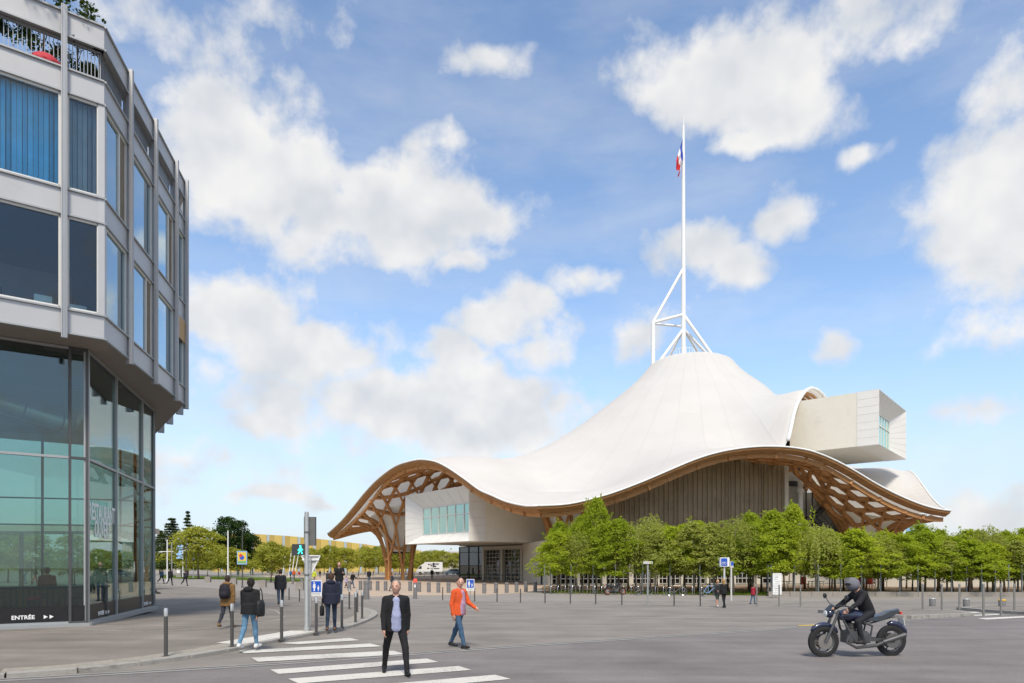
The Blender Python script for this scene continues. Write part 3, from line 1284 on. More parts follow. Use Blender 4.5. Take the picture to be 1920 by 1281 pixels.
def warp(xy):
    """plan position on the flat lattice -> point on the hanging timber surface"""
    xy = np.asarray(xy, float).reshape(-1, 2)
    e = 0.15
    z0 = roof_f(xy)
    gx = (roof_f(xy + np.array([e, 0])) - z0) / e
    gy = (roof_f(xy + np.array([0, e])) - z0) / e
    z = z0 - 0.85 * np.sqrt(1 + gx ** 2 + gy ** 2) - 0.2
    out = np.concatenate([xy, z[:, None]], 1)
    keep = np.ones(len(xy), bool)
    for (c, r0, rb) in LEGS:
        d = xy - np.array(c[:])
        rho = np.hypot(d[:, 0], d[:, 1])
        m = rho < r0
        keep &= rho > RHO_MIN
        if not m.any():
            continue
        s = np.clip((r0 - rho[m]) / (r0 - RHO_MIN), 0, 1)
        ph = s * math.pi / 2
        rad = rb + (r0 - rb) * (1 - np.sin(ph)) ** 1.15
        zt = out[m, 2]
        zz = zt - (zt - MG + 0.1) * (1 - np.cos(ph)) ** 1.25
        u = d[m] / np.maximum(rho[m], 1e-6)[:, None]
        out[m, 0] = c.x + u[:, 0] * rad
        out[m, 1] = c.y + u[:, 1] * rad
        out[m, 2] = zz
    return out, keep


def in_hex(xy, inset):
    xy = np.asarray(xy, float)
    ok = np.ones(len(xy), bool)
    for (a, b, tb) in EDGES:
        n = Vector((-(b - a).y, (b - a).x)).normalized()
        if (MC - a).dot(n) < 0:
            n = -n
        ok &= ((xy - np.array(a[:])) @ np.array(n[:])) > inset
    return ok


def inside_gallery(p):
    q = Vector((p[0], p[1])) - G1_N
    s, w = q.dot(G1_AX), q.dot(G1_AC)
    return -0.5 < s < 60 and -0.3 < w < 17.2 and p[2] < 14.0 and p[2] > 4


def lattice():
    """kagome net: three families of continuous beams"""
    sp = 2.15
    depth, width = 0.55, 0.30
    count = 0
    for fam in range(3):
        th = R_(10.4 + 60 * fam)
        t = np.array([math.cos(th), math.sin(th)])
        n = np.array([-t[1], t[0]])
        for k in range(-22, 23):
            base = np.array(MC[:]) + n * ((k + 0.5) * sp)
            ss = np.arange(-54, 54.01, 0.55)
            xy = base[None, :] + ss[:, None] * t[None, :]
            ok = in_hex(xy, 0.6)
            rr = np.hypot(xy[:, 0] - RING.x, xy[:, 1] - RING.y)
            ok &= rr > 8.0
            P, kp = warp(xy)
            S, _ = warp(xy + n[None, :] * 0.05)
            ok &= kp & (P[:, 2] > MG + 0.9)
            ok &= ~((xy[:, 0] > 55) & (xy[:, 1] > 89))
            q3 = xy - np.array(G3_N[:])
            s3, w3 = q3 @ np.array(G3_AX[:]), q3 @ np.array(G3_AC[:])
            ok &= ~((s3 > 8.5) & (s3 < 34) & (w3 > -2.5) & (w3 < 18.5))
            ok &= np.array([not inside_gallery(p) for p in P])
            # split in runs
            i = 0
            while i < len(ss):
                if not ok[i]:
                    i += 1
                    continue
                j = i
                while j + 1 < len(ss) and ok[j + 1]:
                    j += 1
                if j - i >= 3:
                    idx = list(range(i, j + 1))
                    # thin out where nothing bends
                    keep_i = [q for c, q in enumerate(idx) if c in (0, len(idx) - 1) or c % 2 == 0 or any((xy[q] - np.array(l[0][:])) @ (xy[q] - np.array(l[0][:])) < 100 for l in LEGS)]
                    pts = P[keep_i]
                    sid = S[keep_i] - pts
                    if pts[0, 2] < MG + 2.4:          # run the foot down to the paving
                        pts = np.concatenate([[[pts[0, 0], pts[0, 1], MG - 0.06]], pts])
                        sid = np.concatenate([sid[:1], sid])
                    if pts[-1, 2] < MG + 2.4:
                        pts = np.concatenate([pts, [[pts[-1, 0], pts[-1, 1], MG - 0.06]]])
                        sid = np.concatenate([sid, sid[-1:]])
                    tan = np.gradient(pts, axis=0)
                    tan /= np.linalg.norm(tan, axis=1)[:, None]
                    sid -= tan * (sid * tan).sum(1)[:, None]
                    sid /= np.maximum(np.linalg.norm(sid, axis=1), 1e-9)[:, None]
                    nor = np.cross(tan, sid)
                    nor *= np.where(nor[:, 2:3] < 0, -1, 1)
                    dz = (fam - 1) * 0.02
                    a = pts + sid * width / 2 + nor * (depth / 2 + dz)
                    b = pts - sid * width / 2 + nor * (depth / 2 + dz)
                    c = pts - sid * width / 2 - nor * (depth / 2 - dz)
                    d = pts + sid * width / 2 - nor * (depth / 2 - dz)
                    m = len(pts)
                    V = np.stack([a, b, c, d], 1).reshape(-1, 3)
                    F = [(4 * q + e, 4 * q + (e + 1) % 4, 4 * q + 4 + (e + 1) % 4, 4 * q + 4 + e) for q in range(m - 1) for e in range(4)]
                    F += [(0, 1, 2, 3), (4 * m - 4, 4 * m - 3, 4 * m - 2, 4 * m - 1)]
                    mb = MB()
                    mb.add([tuple(p) for p in V], F)
                    mb.build('lattice_beam', 'glulam', museum, org=MO)
                    count += 1
                i = j + 1
    return count


print('lattice beams', lattice())

# pale membrane funnels inside the legs
for (c, r0, rb) in LEGS:
    mb = MB()
    na, rows_ = 28, []
    for rho in np.linspace(r0 * 0.98, RHO_MIN + 0.15, 16):
        th_ = np.arange(na) * 2 * math.pi / na
        ring_, _k = warp(np.stack([c.x + rho * np.cos(th_), c.y + rho * np.sin(th_)], 1))
        ring_[:, :2] = np.array(c[:]) + (ring_[:, :2] - np.array(c[:])) * 0.84
        ring_[:, 2] = np.maximum(ring_[:, 2] + 0.42, MG + 4.6)
        rows_.append(ring_)
    V_ = np.concatenate(rows_)
    mb.add([tuple(p) for p in V_], [(a_ * na + k, a_ * na + (k + 1) % na, (a_ + 1) * na + (k + 1) % na, (a_ + 1) * na + k) for a_ in range(len(rows_) - 1) for k in range(na)])
    cone = mb.build('membrane_funnel', 'membrane', museum, org=MO, smooth_=True)
    mb = MB()
    mb.lathe((c.x, c.y, 0), [(0.95, MG + 4.3), (1.35, MG + 4.35), (1.35, MG + 4.6), (0.95, MG + 4.7)], 20)
    for k in range(6):
        a = k * math.pi / 3
        mb.bar((c.x + 1.2 * math.cos(a), c.y + 1.2 * math.sin(a), MG + 4.45), (c.x + 2.6 * math.cos(a), c.y + 2.6 * math.sin(a), MG + 4.45), 0.10, 0.14)
    mb.build('steel_ring', 'steel_dark', cone, org=MO)

# ---------------- gallery tubes
def gallery(N0, AX, AC, length, width, z0, z1, name, deep_reveal, mull, transom, win):
    """box with a splayed white reveal round a big window in its end face. win: (w0, w1, z0, z1) of the opening at the back of the reveal"""
    def P(s, w, z):
        q = N0 + AX * s + AC * w
        return Vector((q.x, q.y, z))
    lab = {'near': 'long cream gallery box under the left arch of the roof', 'high': 'cream gallery box jutting out high beside the mast'}[name]
    mb = MB()
    # side, top, bottom and back shells set behind the front frame
    fr = 2.6
    mb.quad(P(fr, 0, z0), P(length, 0, z0), P(length, 0, z1), P(fr, 0, z1))
    mb.quad(P(fr, width, z0), P(length, width, z0), P(length, width, z1), P(fr, width, z1))
    mb.quad(P(fr, 0, z1), P(length, 0, z1), P(length, width, z1), P(fr, width, z1))
    mb.quad(P(fr, 0, z0), P(length, 0, z0), P(length, width, z0), P(fr, width, z0))
    mb.quad(P(length, 0, z0), P(length, width, z0), P(length, width, z1), P(length, 0, z1))
    body = mb.build('gallery_box', 'gallery_panel', museum, org=MO)
    body['label'] = lab
    # panelled front collar: separate cladding panels with shadow joints
    rows = 7
    hh = (z1 - z0) / rows
    eps = 0.03
    mb = MB()
    mb.quad(P(0.05, -eps + 0.02, z0), P(fr, -eps + 0.02, z0), P(fr, -eps + 0.02, z1), P(0.05, -eps + 0.02, z1))
    mb.quad(P(0.05, width + eps - 0.02, z0), P(fr, width + eps - 0.02, z0), P(fr, width + eps - 0.02, z1), P(0.05, width + eps - 0.02, z1))
    mb.build('joint_backing', 'joint_pale', body, org=MO)
    for side in (0, 1):
        w = -0.04 if side == 0 else width + 0.04
        nvec = Vector((AC.x, AC.y, 0)) * (1 if side == 0 else -1)
        for r in range(rows):
            a, b = z0 + r * hh + 0.012, z0 + (r + 1) * hh - 0.012
            m = MB()
            m.plate([P(0.0, w, a), P(fr - 0.02, w, a), P(fr - 0.02, w, b), P(0.0, w, b)], nvec, 0.03)
            m.build('cladding_panel', 'gallery_edge', body, org=MO)
    m = MB()
    m.plate([P(0, -0.04, z1), P(fr, -0.04, z1), P(fr, width + 0.04, z1), P(0, width + 0.04, z1)], (0, 0, 1), 0.04)
    m.plate([P(0, -0.04, z0 - 0.04), P(fr - 0.02, -0.04, z0 - 0.04), P(fr - 0.02, width + 0.04, z0 - 0.04), P(0, width + 0.04, z0 - 0.04)], (0, 0, 1), 0.03)
    m.build('collar_cap', 'gallery_edge', body, org=MO)
    # splayed reveal from the outer rectangle to the window
    w0, w1, q0, q1 = win
    dpt = deep_reveal
    O = [P(0, 0, z0), P(0, width, z0), P(0, width, z1), P(0, 0, z1)]
    I = [P(dpt, w0, q0), P(dpt, w1, q0), P(dpt, w1, q1), P(dpt, w0, q1)]
    for i in range(4):
        j = (i + 1) % 4
        k = rows if i in (1, 3) else 6
        for r in range(k):
            u0, u1 = r / k + 0.0018, (r + 1) / k - 0.0018
            m = MB()
            pts = [O[i].lerp(O[j], u0), O[i].lerp(O[j], u1), I[i].lerp(I[j], u1), I[i].lerp(I[j], u0)]
            nn = (pts[1] - pts[0]).cross(pts[3] - pts[0])
            m.plate(pts, nn, 0.03)
            m.build('reveal_panel', 'gallery_edge', body, org=MO)
    m = MB()
    for i in range(4):
        j = (i + 1) % 4
        sh = Vector((AX.x, AX.y, 0)) * 0.08
        m.quad(O[i] + sh, O[j] + sh, I[j] + sh, I[i] + sh)
    m.build('reveal_backing', 'joint_pale', body, org=MO)
    # window: frame, panes, transom
    win_o = None
    m = MB()
    ax3 = Vector((AX.x, AX.y, 0))
    ac3 = Vector((AC.x, AC.y, 0))
    up = Vector((0, 0, 1))
    zt = q1 - transom
    for (a, b) in (((w0, q0), (w1, q0)), ((w0, q1), (w1, q1)), ((w0, zt), (w1, zt))):
        m.bar(P(dpt, *a), P(dpt, *b), 0.16, 0.12)
    for i in range(mull + 1):
        w = w0 + (w1 - w0) * i / mull
        m.bar(P(dpt, w, q0), P(dpt, w, q1), 0.12, 0.16, up=ac3)
    win_o = m.build('window', 'frame_white', body, org=MO)
    for i in range(mull):
        for (za, zb) in ((q0, zt), (zt, q1)):
            a = w0 + (w1 - w0) * i / mull + 0.06
            b = w0 + (w1 - w0) * (i + 1) / mull - 0.06
            m = MB()
            m.plate([P(dpt + 0.02, a, za + 0.05), P(dpt + 0.02, b, za + 0.05), P(dpt + 0.02, b, zb - 0.05), P(dpt + 0.02, a, zb - 0.05)], ax3, 0.02)
            m.build('pane', 'gallery_glass', body, org=MO)
    # pale room behind the glass
    m = MB()
    d2 = dpt + 7
    m.quad(P(d2, 0.3, z0 + .2), P(d2, width - .3, z0 + .2), P(d2, width - .3, z1 - .2), P(d2, 0.3, z1 - .2))
    m.quad(P(dpt + 0.3, 0.3, z0 + .25), P(d2, 0.3, z0 + .25), P(d2, width - .3, z0 + .25), P(dpt + 0.3, width - .3, z0 + .25))
    m.quad(P(dpt + 0.3, 0.3, z1 - .25), P(d2, 0.3, z1 - .25), P(d2, width - .3, z1 - .25), P(dpt + 0.3, width - .3, z1 - .25))
    m.build('inner_room', 'inner_pale', body, org=MO)
    return body, P


g1z0, g1z1 = 4.95, 12.05
G1, PG1 = gallery(G1_N, G1_AX, G1_AC, 52, 17.0, g1z0, g1z1, 'near', 0.9, 6, 1.35, (0.35, 13.3, g1z0 + 1.25, g1z1 - 2.1))
g3z0, g3z1 = 17.45, 24.55
G3, PG3 = gallery(G3_N, G3_AX, G3_AC, 11.2, 16.5, g3z0, g3z1, 'high', 1.3, 6, 1.5, (2.4, 11.8, g3z0 + 0.85, g3z1 - 2.1))
# G1: dark sculpture and lettering strips behind the window
m = MB()
c = PG1(4.0, 4.6, 0)
m.lathe((c.x, c.y, 0), [(1.0, g1z0 + .3), (0.9, g1z0 + 1.5), (0.5, g1z0 + 3.4), (0.15, g1z0 + 4.4), (0.0, g1z0 + 4.5)], 10)
m.build('sculpture', 'steel_dark', G1, org=MO)
for wv, zv, ln in ((10.2, g1z0 + 1.9, 1.3), (8.0, g1z0 + 1.9, 1.5), (5.8, g1z0 + 2.2, 1.4), (3.5, g1z0 + 2.2, 1.3), (9.4, g1z0 + 4.6, 1.6)):
    m = MB()
    for k in range(4):
        m.box(PG1(0.96, wv - ln / 2 + k * ln / 3, zv), (0.02, ln / 6, 0.45), rz=math.atan2(G1_AX.y, G1_AX.x))
    m.build('window_lettering', 'joint_dark', G1, org=MO)

# ring, lining and ribs at the high gallery's exit
def collar():
    ws = np.linspace(-12.9, 12.9, 53)
    xy = np.array([(RC + G3_AX * RS + G3_AC * float(w))[:] for w in ws])
    zz = fA(xy)
    ringp = [Vector((p[0], p[1], z + 0.05)) for p, z in zip(xy, zz)]
    ax3 = Vector((G3_AX.x, G3_AX.y, 0))
    mb = MB()
    mb.tube([p - ax3 * 0.12 for p in ringp], 0.24, 8)
    o = mb.build('collar_ring', 'white_metal', museum, org=MO, smooth_=True)
    mb = MB()
    cpt = RC + G3_AX * (RS + 3.0)
    cv = [p + ax3 * 3.0 - Vector((0, 0, 0.5)) for p in ringp]
    low = Vector((cpt.x, cpt.y, 16.0))
    mb.add([low] + cv, [(0, i, i + 1) for i in range(1, len(cv))])
    mb.build('collar_lining', 'dark_interior', o, org=MO)
    for off_ in (0.7, 1.5, 2.3):
        mb = MB()
        mb.tube([p + ax3 * off_ - Vector((0, 0, 0.62)) for p in ringp], 0.22, 6)
        mb.build('lattice_beam', 'glulam', o, org=MO)


collar()

# ---------------- facades under the roof
FRt = (cR - cF).normalized()
FRn = Vector((-FRt.y, FRt.x))


def PF(s, d, z):
    q = cF + FRt * s + FRn * d
    return Vector((q.x, q.y, z))


def brown_wall():
    """translucent brown cladding in tall panels between mullions, cut to the roof"""
    d = 7.0
    s = 8.0
    i = 0
    lattice_low = lambda s_: roof_z(*PF(s_, d, 0)[:2]) - 1.15
    m = MB()
    while s < 33.9:
        w = 0.64
        ta, tb_ = lattice_low(s), lattice_low(s + w)
        p = MB()
        p.plate([PF(s + .03, d, 3.4), PF(s + w - .03, d, 3.4), PF(s + w - .03, d, tb_), PF(s + .03, d, ta)], (FRn.x, FRn.y, 0), 0.06)
        p.build('facade_panel', 'poly_brown', museum, org=MO)
        if True:
            q = MB()
            q.bar(PF(s, d - 0.06, 3.4), PF(s, d - 0.06, ta), 0.09 if i % 2 == 0 else 0.06, 0.24 if i % 3 == 0 else 0.15, up=(FRn.x, FRn.y, 0))
            q.build('mullion', 'poly_mullion', museum, org=MO)
        s += w
        i += 1
    # lattice columns behind show as paler uprights standing proud
    for s in (12.3, 19.2, 26.0, 31.0):
        q = MB()
        zt = lattice_low(s)
        for ds in (-0.22, 0.22):
            q.bar(PF(s + ds, d - 0.10, 3.4), PF(s + ds, d - 0.10, zt), 0.07, 0.08, up=(FRn.x, FRn.y, 0))
        zz = 3.5
        k = 0
        while zz < zt - 0.7:
            q.bar(PF(s + (-.22 if k % 2 else .22), d - .1, zz), PF(s + (.22 if k % 2 else -.22), d - .1, zz + 0.6), 0.05, 0.05, up=(FRn.x, FRn.y, 0))
            zz += 0.6
            k += 1
        q.build('truss_column', 'poly_mullion', museum, org=MO)
    # horizontal rails, faint
    for z in (5.6, 7.8, 10.0, 12.2):
        s0 = next((s_ for s_ in np.arange(8, 33.8, 0.2) if lattice_low(s_) > z), None)
        if s0 is None:
            continue
        q = MB()
        q.bar(PF(s0, d - 0.03, z), PF(33.9, d - 0.03, z), 0.06, 0.10)
        q.build('rail', 'poly_brown', museum, org=MO)
    q = MB()
    q.bar(PF(34.1, d - 0.1, MG), PF(34.1, d - 0.1, lattice_low(34.1)), 0.5, 0.5, up=(FRn.x, FRn.y, 0))
    q.build('corner_post', 'cream_render', museum, org=MO)


brown_wall()


def inner_block():
    # grey wall, duct and stair to the right of the brown cladding
    q = MB()
    q.plate([PF(34.4, 11.5, MG), PF(39.6, 11.5, MG), PF(39.6, 11.5, 14.5), PF(34.4, 11.5, 14.5)], (FRn.x, FRn.y, 0), 0.3)
    q.plate([PF(39.6, 13.5, MG), PF(52, 13.5, MG), PF(52, 13.5, 12.0), PF(39.6, 13.5, 12.0)], (FRn.x, FRn.y, 0), 0.3)
    q.plate([PF(34.4, 7.2, MG), PF(34.4, 11.5, MG), PF(34.4, 11.5, 14.5), PF(34.4, 7.2, 14.5)], (FRt.x, FRt.y, 0), 0.2)
    q.build('inner_wall', 'grey_render', museum, org=MO)
    q = MB()
    q.plate([PF(34.9, 11.42, 12.6), PF(39.2, 11.42, 12.6), PF(39.2, 11.42, 13.3), PF(34.9, 11.42, 13.3)], (FRn.x, FRn.y, 0), 0.05)
    q.build('window', 'steel_dark', museum, org=MO)
    q = MB()
    c0 = PF(38.6, 10.6, 0)
    q.tube([(c0.x, c0.y, MG), (c0.x, c0.y, 13.6)], 0.34, 12)
    q.lathe((c0.x, c0.y, 11.5), [(0.34, 0), (0.5, .15), (0.5, .5), (0.34, .65)], 12)
    q.build('duct', 'white_metal', museum, org=MO, smooth_=40)
    st = MB()
    for fl in range(3):
        z0 = 2.0 + fl * 3.2
        for k in range(12):
            u = k / 12
            s_ = 40.8 + (3.6 * u if fl % 2 == 0 else 3.6 * (1 - u))
            st.box(PF(s_, 11.0, z0 + 3.2 * u), (0.32, 1.2, 0.05), rz=math.atan2(FRt.y, FRt.x))
        a, b = (40.8, 44.4) if fl % 2 == 0 else (44.4, 40.8)
        for d_ in (10.4, 11.6):
            st.bar(PF(a, d_, z0 - .1), PF(b, d_, z0 + 3.1), 0.06, 0.28)
            st.bar(PF(a, d_, z0 + .9), PF(b, d_, z0 + 4.1), 0.05, 0.05)
        st.box(PF(b + (0.5 if fl % 2 == 0 else -0.5), 11.0, z0 + 3.2), (1.2, 1.4, 0.12), rz=math.atan2(FRt.y, FRt.x))
    for s_ in (40.2, 45.2):
        for d_ in (10.3, 11.7):
            st.bar(PF(s_, d_, MG), PF(s_, d_, 12.2), 0.14, 0.14, up=(FRn.x, FRn.y, 0))
    st.build('outdoor_stair', 'steel_dark', museum, org=MO)
    # low white plinth block behind the trees on this side
    q = MB()
    q.plate([PF(36, 9.0, MG), PF(56, 9.0, MG), PF(56, 9.0, 4.4), PF(36, 9.0, 4.4)], (FRn.x, FRn.y, 0), 2.0)
    q.build('plinth_block', 'cream_render', museum, org=MO)


inner_block()


def glazed_bays(P, s0, s1, z0, z1, n, name='bay', door=False, rows=8, cols=5):
    """cream piers with white gridded roller doors between"""
    bay = (s1 - s0) / n
    pier = 0.55
    for i in range(n + 1):
        s = s0 + i * bay
        q = MB()
        c = P(s, 0, 0)
        u = (P(s + 1, 0, 0) - c).normalized()
        nn = (P(s, 1, 0) - c).normalized()
        q.box((c.x, c.y, (z0 + z1) / 2), (pier, 0.7, z1 - z0), rz=math.atan2(u.y, u.x))
        q.build('pier', 'cream_render', museum, org=MO)
    q = MB()
    q.bar(P(s0 - .3, 0, z1 + 0.25), P(s1 + .3, 0, z1 + 0.25), 0.8, 0.5)
    q.build('lintel', 'cream_render', museum, org=MO)
    for i in range(n):
        a, b = s0 + i * bay + pier / 2, s0 + (i + 1) * bay - pier / 2
        q = MB()
        for r in range(rows + 1):
            z = z0 + 0.1 + (z1 - z0 - 0.15) * r / rows
            q.bar(P(a, 0.15, z), P(b, 0.15, z), 0.06, 0.10)
        for c_ in range(cols + 1):
            s = a + (b - a) * c_ / cols
            cc = P(s, 0.15, z0)
            nv = P(s, 1.15, z0) - cc
            q.bar(cc, P(s, 0.15, z1), 0.08, 0.06, up=nv)
        if door:
            for s in (a + 0.5, a + 1.6):
                q.bar(P(s, 0.1, z0), P(s, 0.1, z0 + 2.3), 0.10, 0.10, up=P(s, 1.1, z0) - P(s, 0.1, z0))
            q.bar(P(a + .5, 0.1, z0 + 2.3), P(a + 1.6, 0.1, z0 + 2.3), 0.1, 0.1)
        fr = q.build('shutter_door', 'door_mullion', museum, org=MO)
        q = MB()
        nv = P(a, 1, 0) - P(a, 0, 0)
        q.plate([P(a, 0.2, z0), P(b, 0.2, z0), P(b, 0.2, z1), P(a, 0.2, z1)], nv, 0.02)
        q.build('pane', 'door_glass', fr, org=MO)


# entrance side, parallel to the left eave
E0 = Vector((-4.6, 109.0))
E1 = Vector((4.6, 96.4))
Et = (E1 - E0).normalized()
En = Vector((-Et.y, Et.x))
if En.y < 0:
    En = -En


def PE(s, d, z):
    q = E0 + Et * s + En * d
    return Vector((q.x, q.y, z))


LE = (E1 - E0).length
glazed_bays(PE, 0.4, LE, MG, 4.3, 3, door=True)
# dark glazed corner hall left of the bays, and its dark inside
q = MB()
D0 = E0 + En * 1.0
D1 = Vector((-9.0, 116.5))
Dt = (D1 - D0).normalized()


def PD(s, d, z):
    n_ = Vector((Dt.y, -Dt.x))
    if n_.y < 0:
        n_ = -n_
    q_ = D0 + Dt * s + n_ * d
    return Vector((q_.x, q_.y, z))


LD = (D1 - D0).length
for i in range(4):
    s = LD * i / 3
    q.bar(PD(s, 0, MG), PD(s, 0, 5.0), 0.14, 0.14, up=(0, 1, 0))
for z in (MG + .1, 1.8, 4.0, 4.9):
    q.bar(PD(0, 0, z), PD(LD, 0, z), 0.12, 0.10)
hall = q.build('hall_frame', 'steel_dark', museum, org=MO)
for i in range(3):
    q = MB()
    a, b = LD * i / 3 + .07, LD * (i + 1) / 3 - .07
    q.plate([PD(a, .05, MG), PD(b, .05, MG), PD(b, .05, 4.9), PD(a, .05, 4.9)], (0, 1, 0), 0.03)
    q.build('pane', 'dark_glass', hall, org=MO)
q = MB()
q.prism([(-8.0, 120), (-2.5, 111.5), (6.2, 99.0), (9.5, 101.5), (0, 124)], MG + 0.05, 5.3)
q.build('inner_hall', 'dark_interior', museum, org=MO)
# front side under the brown cladding
def PFb(s, d, z):
    return PF(s, 7.05 + d, z)


glazed_bays(PFb, 3.0, 33.6, MG, 2.9, 9, rows=5, cols=5)
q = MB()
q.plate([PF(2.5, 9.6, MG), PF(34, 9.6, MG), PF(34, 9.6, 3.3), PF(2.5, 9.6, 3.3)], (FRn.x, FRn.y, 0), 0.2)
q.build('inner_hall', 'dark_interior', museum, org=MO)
q = MB()
q.plate([PF(2.7, 7.4, MG), PF(2.7, 22, MG), PF(2.7, 22, 4.9), PF(2.7, 7.4, 4.9)], (FRt.x, FRt.y, 0), 0.3)
q.build('side_wall', 'cream_render', museum, org=MO)

# ---------------- mast
def mast():
    px = 118.0
    z = lambda y: EYE + (HZ - y) / FP * px
    X = lambda x: (x - CX) / FP * px
    c = Vector((X(1281.5), 118.0))
    mb = MB()
    mb.tube([(c.x, c.y, 36.9), (c.x, c.y, z(588)), (c.x, c.y, z(500)), (c.x, c.y, z(300)), (c.x, c.y, z(236))], [0.42, 0.40, 0.36, 0.27, 0.20], 14)
    mb.tube([(c.x, c.y, z(236)), (c.x, c.y, z(216))], [0.09, 0.05], 6)
    pole = mb.build('mast_pole', 'white_metal', museum, org=MO, smooth_=40)
    o3 = lambda x, y, dy=0.0: Vector((X(x) * (118 + dy) / 118, 118 + dy, EYE + (HZ - y) / FP * (118 + dy)))
    top = Vector((c.x, c.y, z(503)))
    col = Vector((c.x, c.y, z(590)))
    low = Vector((c.x, c.y, z(617)))
    kL = o3(1224.5, 605, -1.5)
    for name, a, b, r in (('strut', top, kL, .26), ('strut', kL, o3(1224.5, 690, -1.5), .36), ('strut', col, kL, .26), ('strut', low - Vector((0, 0, -0.4)), o3(1227, 607, 2.8), .2),
                          ('strut', o3(1227, 607, 2.8), kL, .2),
                          ('strut', col, o3(1341, 674, -1.5), .27), ('strut', low, o3(1333, 672, 2.5), .25), ('strut', low, o3(1316, 672, 4.5), .22),
                          ('strut', low, o3(1228, 690, -2.5), .25), ('strut', low, o3(1246, 686, 3.5), .22)):
        mb = MB()
        mb.tube([a, b], r, 10)
        mb.build(name, 'white_metal', pole, org=MO, smooth_=40)
    # maintenance rail and box at the foot
    mb = MB()
    for k in range(10):
        a0, a1 = math.pi * (1.0 + k / 10), math.pi * (1.0 + (k + 1) / 10)
        p0 = (c.x + 1.9 * math.cos(a0), c.y + 1.9 * math.sin(a0), 38.9)
        p1 = (c.x + 1.9 * math.cos(a1), c.y + 1.9 * math.sin(a1), 38.9)
        mb.bar(p0, p1, 0.06, 0.06)
        mb.bar((p0[0], p0[1], 37.8), p0, 0.06, 0.06)
    mb.build('guard_rail', 'white_metal', pole, org=MO)
    return c, z


MASTC, MZ = mast()


def flag():
    """tricolour hanging slack from the mast"""
    f = thing('flag', 'blue white and red flag hanging slack from the white mast', 'flag', (MASTC.x - 0.15, 118.0, MZ(335)))
    org_ = tuple(f.location)
    ztop, zbot = MZ(262), MZ(334)
    X = lambda x: (x - CX) / FP * 118
    hoist = [(1279.6, 262), (1279.2, 300)]
    cols = ('flag_blue', 'flag_white', 'flag_red')
    mat('flag_blue', (0.02, 0.06, 0.38), 0.8, var=0.1)
    mat('flag_white', (0.75, 0.75, 0.75), 0.8, var=0.05)
    mat('flag_red', (0.62, 0.03, 0.04), 0.8, var=0.1)
    # cloth grid: u along the fly (falls down), v along the hoist
    def pt(u, v):
        top = Vector((1279.4, 262)).lerp(Vector((1279.2, 302)), v)
        end = Vector((1270.5, 310)).lerp(Vector((1272.0, 335)), v) if v > 0.5 else Vector((1267.0, 303)).lerp(Vector((1271.0, 322)), v * 2 * 0.9)
        q = top.lerp(end, u)
        depth = 0.55 * math.sin(v * 13 + u * 3) * u + 0.3 * math.sin(v * 5)
        return Vector((X(q.x) - 0.12 * u * math.sin(v * 9), 118 - 0.25 + depth, MZ(q.y)))
    n = 14
    for k in range(3):
        mb = MB()
        vs, fs = [], []
        nu = 6
        for i in range(nu + 1):
            for j in range(n + 1):
                vs.append(pt((k + i / nu) / 3, j / n))
        for i in range(nu):
            for j in range(n):
                fs.append((i * (n + 1) + j, i * (n + 1) + j + 1, (i + 1) * (n + 1) + j + 1, (i + 1) * (n + 1) + j))
        mb.add(vs, fs)
        mb.build('flag_band', cols[k], f, org=org_, smooth_=True)


flag()
# ------------------------------------------------------------------ corner building with the restaurant
mat('alu_panel', (0.43, 0.425, 0.42), 0.42, metal=0.25, var=0.07, scale=0.7, dirt=((0.38, 0.37, 0.36), 0.8, 0.55, 0.85))
mat('alu_post', (0.30, 0.31, 0.32), 0.45, metal=0.45, var=0.10, scale=1.2)
mat('alu_trim', (0.40, 0.33, 0.20), 0.5, var=0.1)
mat('soffit_brown', (0.235, 0.195, 0.17), 0.6, var=0.06, scale=0.5)
mat('frame_grey', (0.34, 0.35, 0.35), 0.45, metal=0.3, var=0.06)
mat('frame_dark', (0.06, 0.062, 0.062), 0.5, var=0.1)
mat('band_black', (0.012, 0.011, 0.012), 0.35, var=0.2)
mat('lettering_white', (0.78, 0.78, 0.76), 0.6, var=0.03)
mat('blind_glass_blue', (0.10, 0.54, 0.86), 0.7, var=0.12, scale=2.0)  # blue from the panes' reflection and tint, put into the slats' own colour
mat('blind_grey', (0.32, 0.36, 0.36), 0.7, var=0.12, scale=2.0)
mat('curtain_brown', (0.20, 0.16, 0.11), 0.8, var=0.15, scale=3)
mat('ceiling_dark', (0.10, 0.10, 0.10), 0.8, var=0.2, scale=0.5)
mat('office_wall', (0.30, 0.27, 0.25), 0.8, var=0.15, scale=0.4)
mat('room_floor', (0.14, 0.12, 0.10), 0.6, var=0.15, scale=0.6)
mat('duct_steel', (0.42, 0.43, 0.43), 0.35, metal=0.7, var=0.1)
mat('bar_wood', (0.16, 0.09, 0.05), 0.5, var=0.35, scale=5)
mat('desk_pale', (0.48, 0.62, 0.62), 0.5, var=0.05)
mat('ochre_panel', (0.42, 0.26, 0.10), 0.6, var=0.08)
mat('cushion_red', (0.42, 0.03, 0.045), 0.8, var=0.1)
mat('planter_grey', (0.20, 0.20, 0.20), 0.7, var=0.1)
glass('shop_glass', (0.66, 0.78, 0.74), 1.0)
glass('shop_glass_side', (0.74, 0.84, 0.80), 0.38)
glass('office_glass', (0.86, 0.93, 0.96), 0.5)
glass('facet_glass', (0.40, 0.54, 0.56), 1.6)
MATS['facet_glass'].node_tree.nodes['Glossy BSDF'].inputs['Color'].default_value = (0.78, 0.92, 0.98, 1)

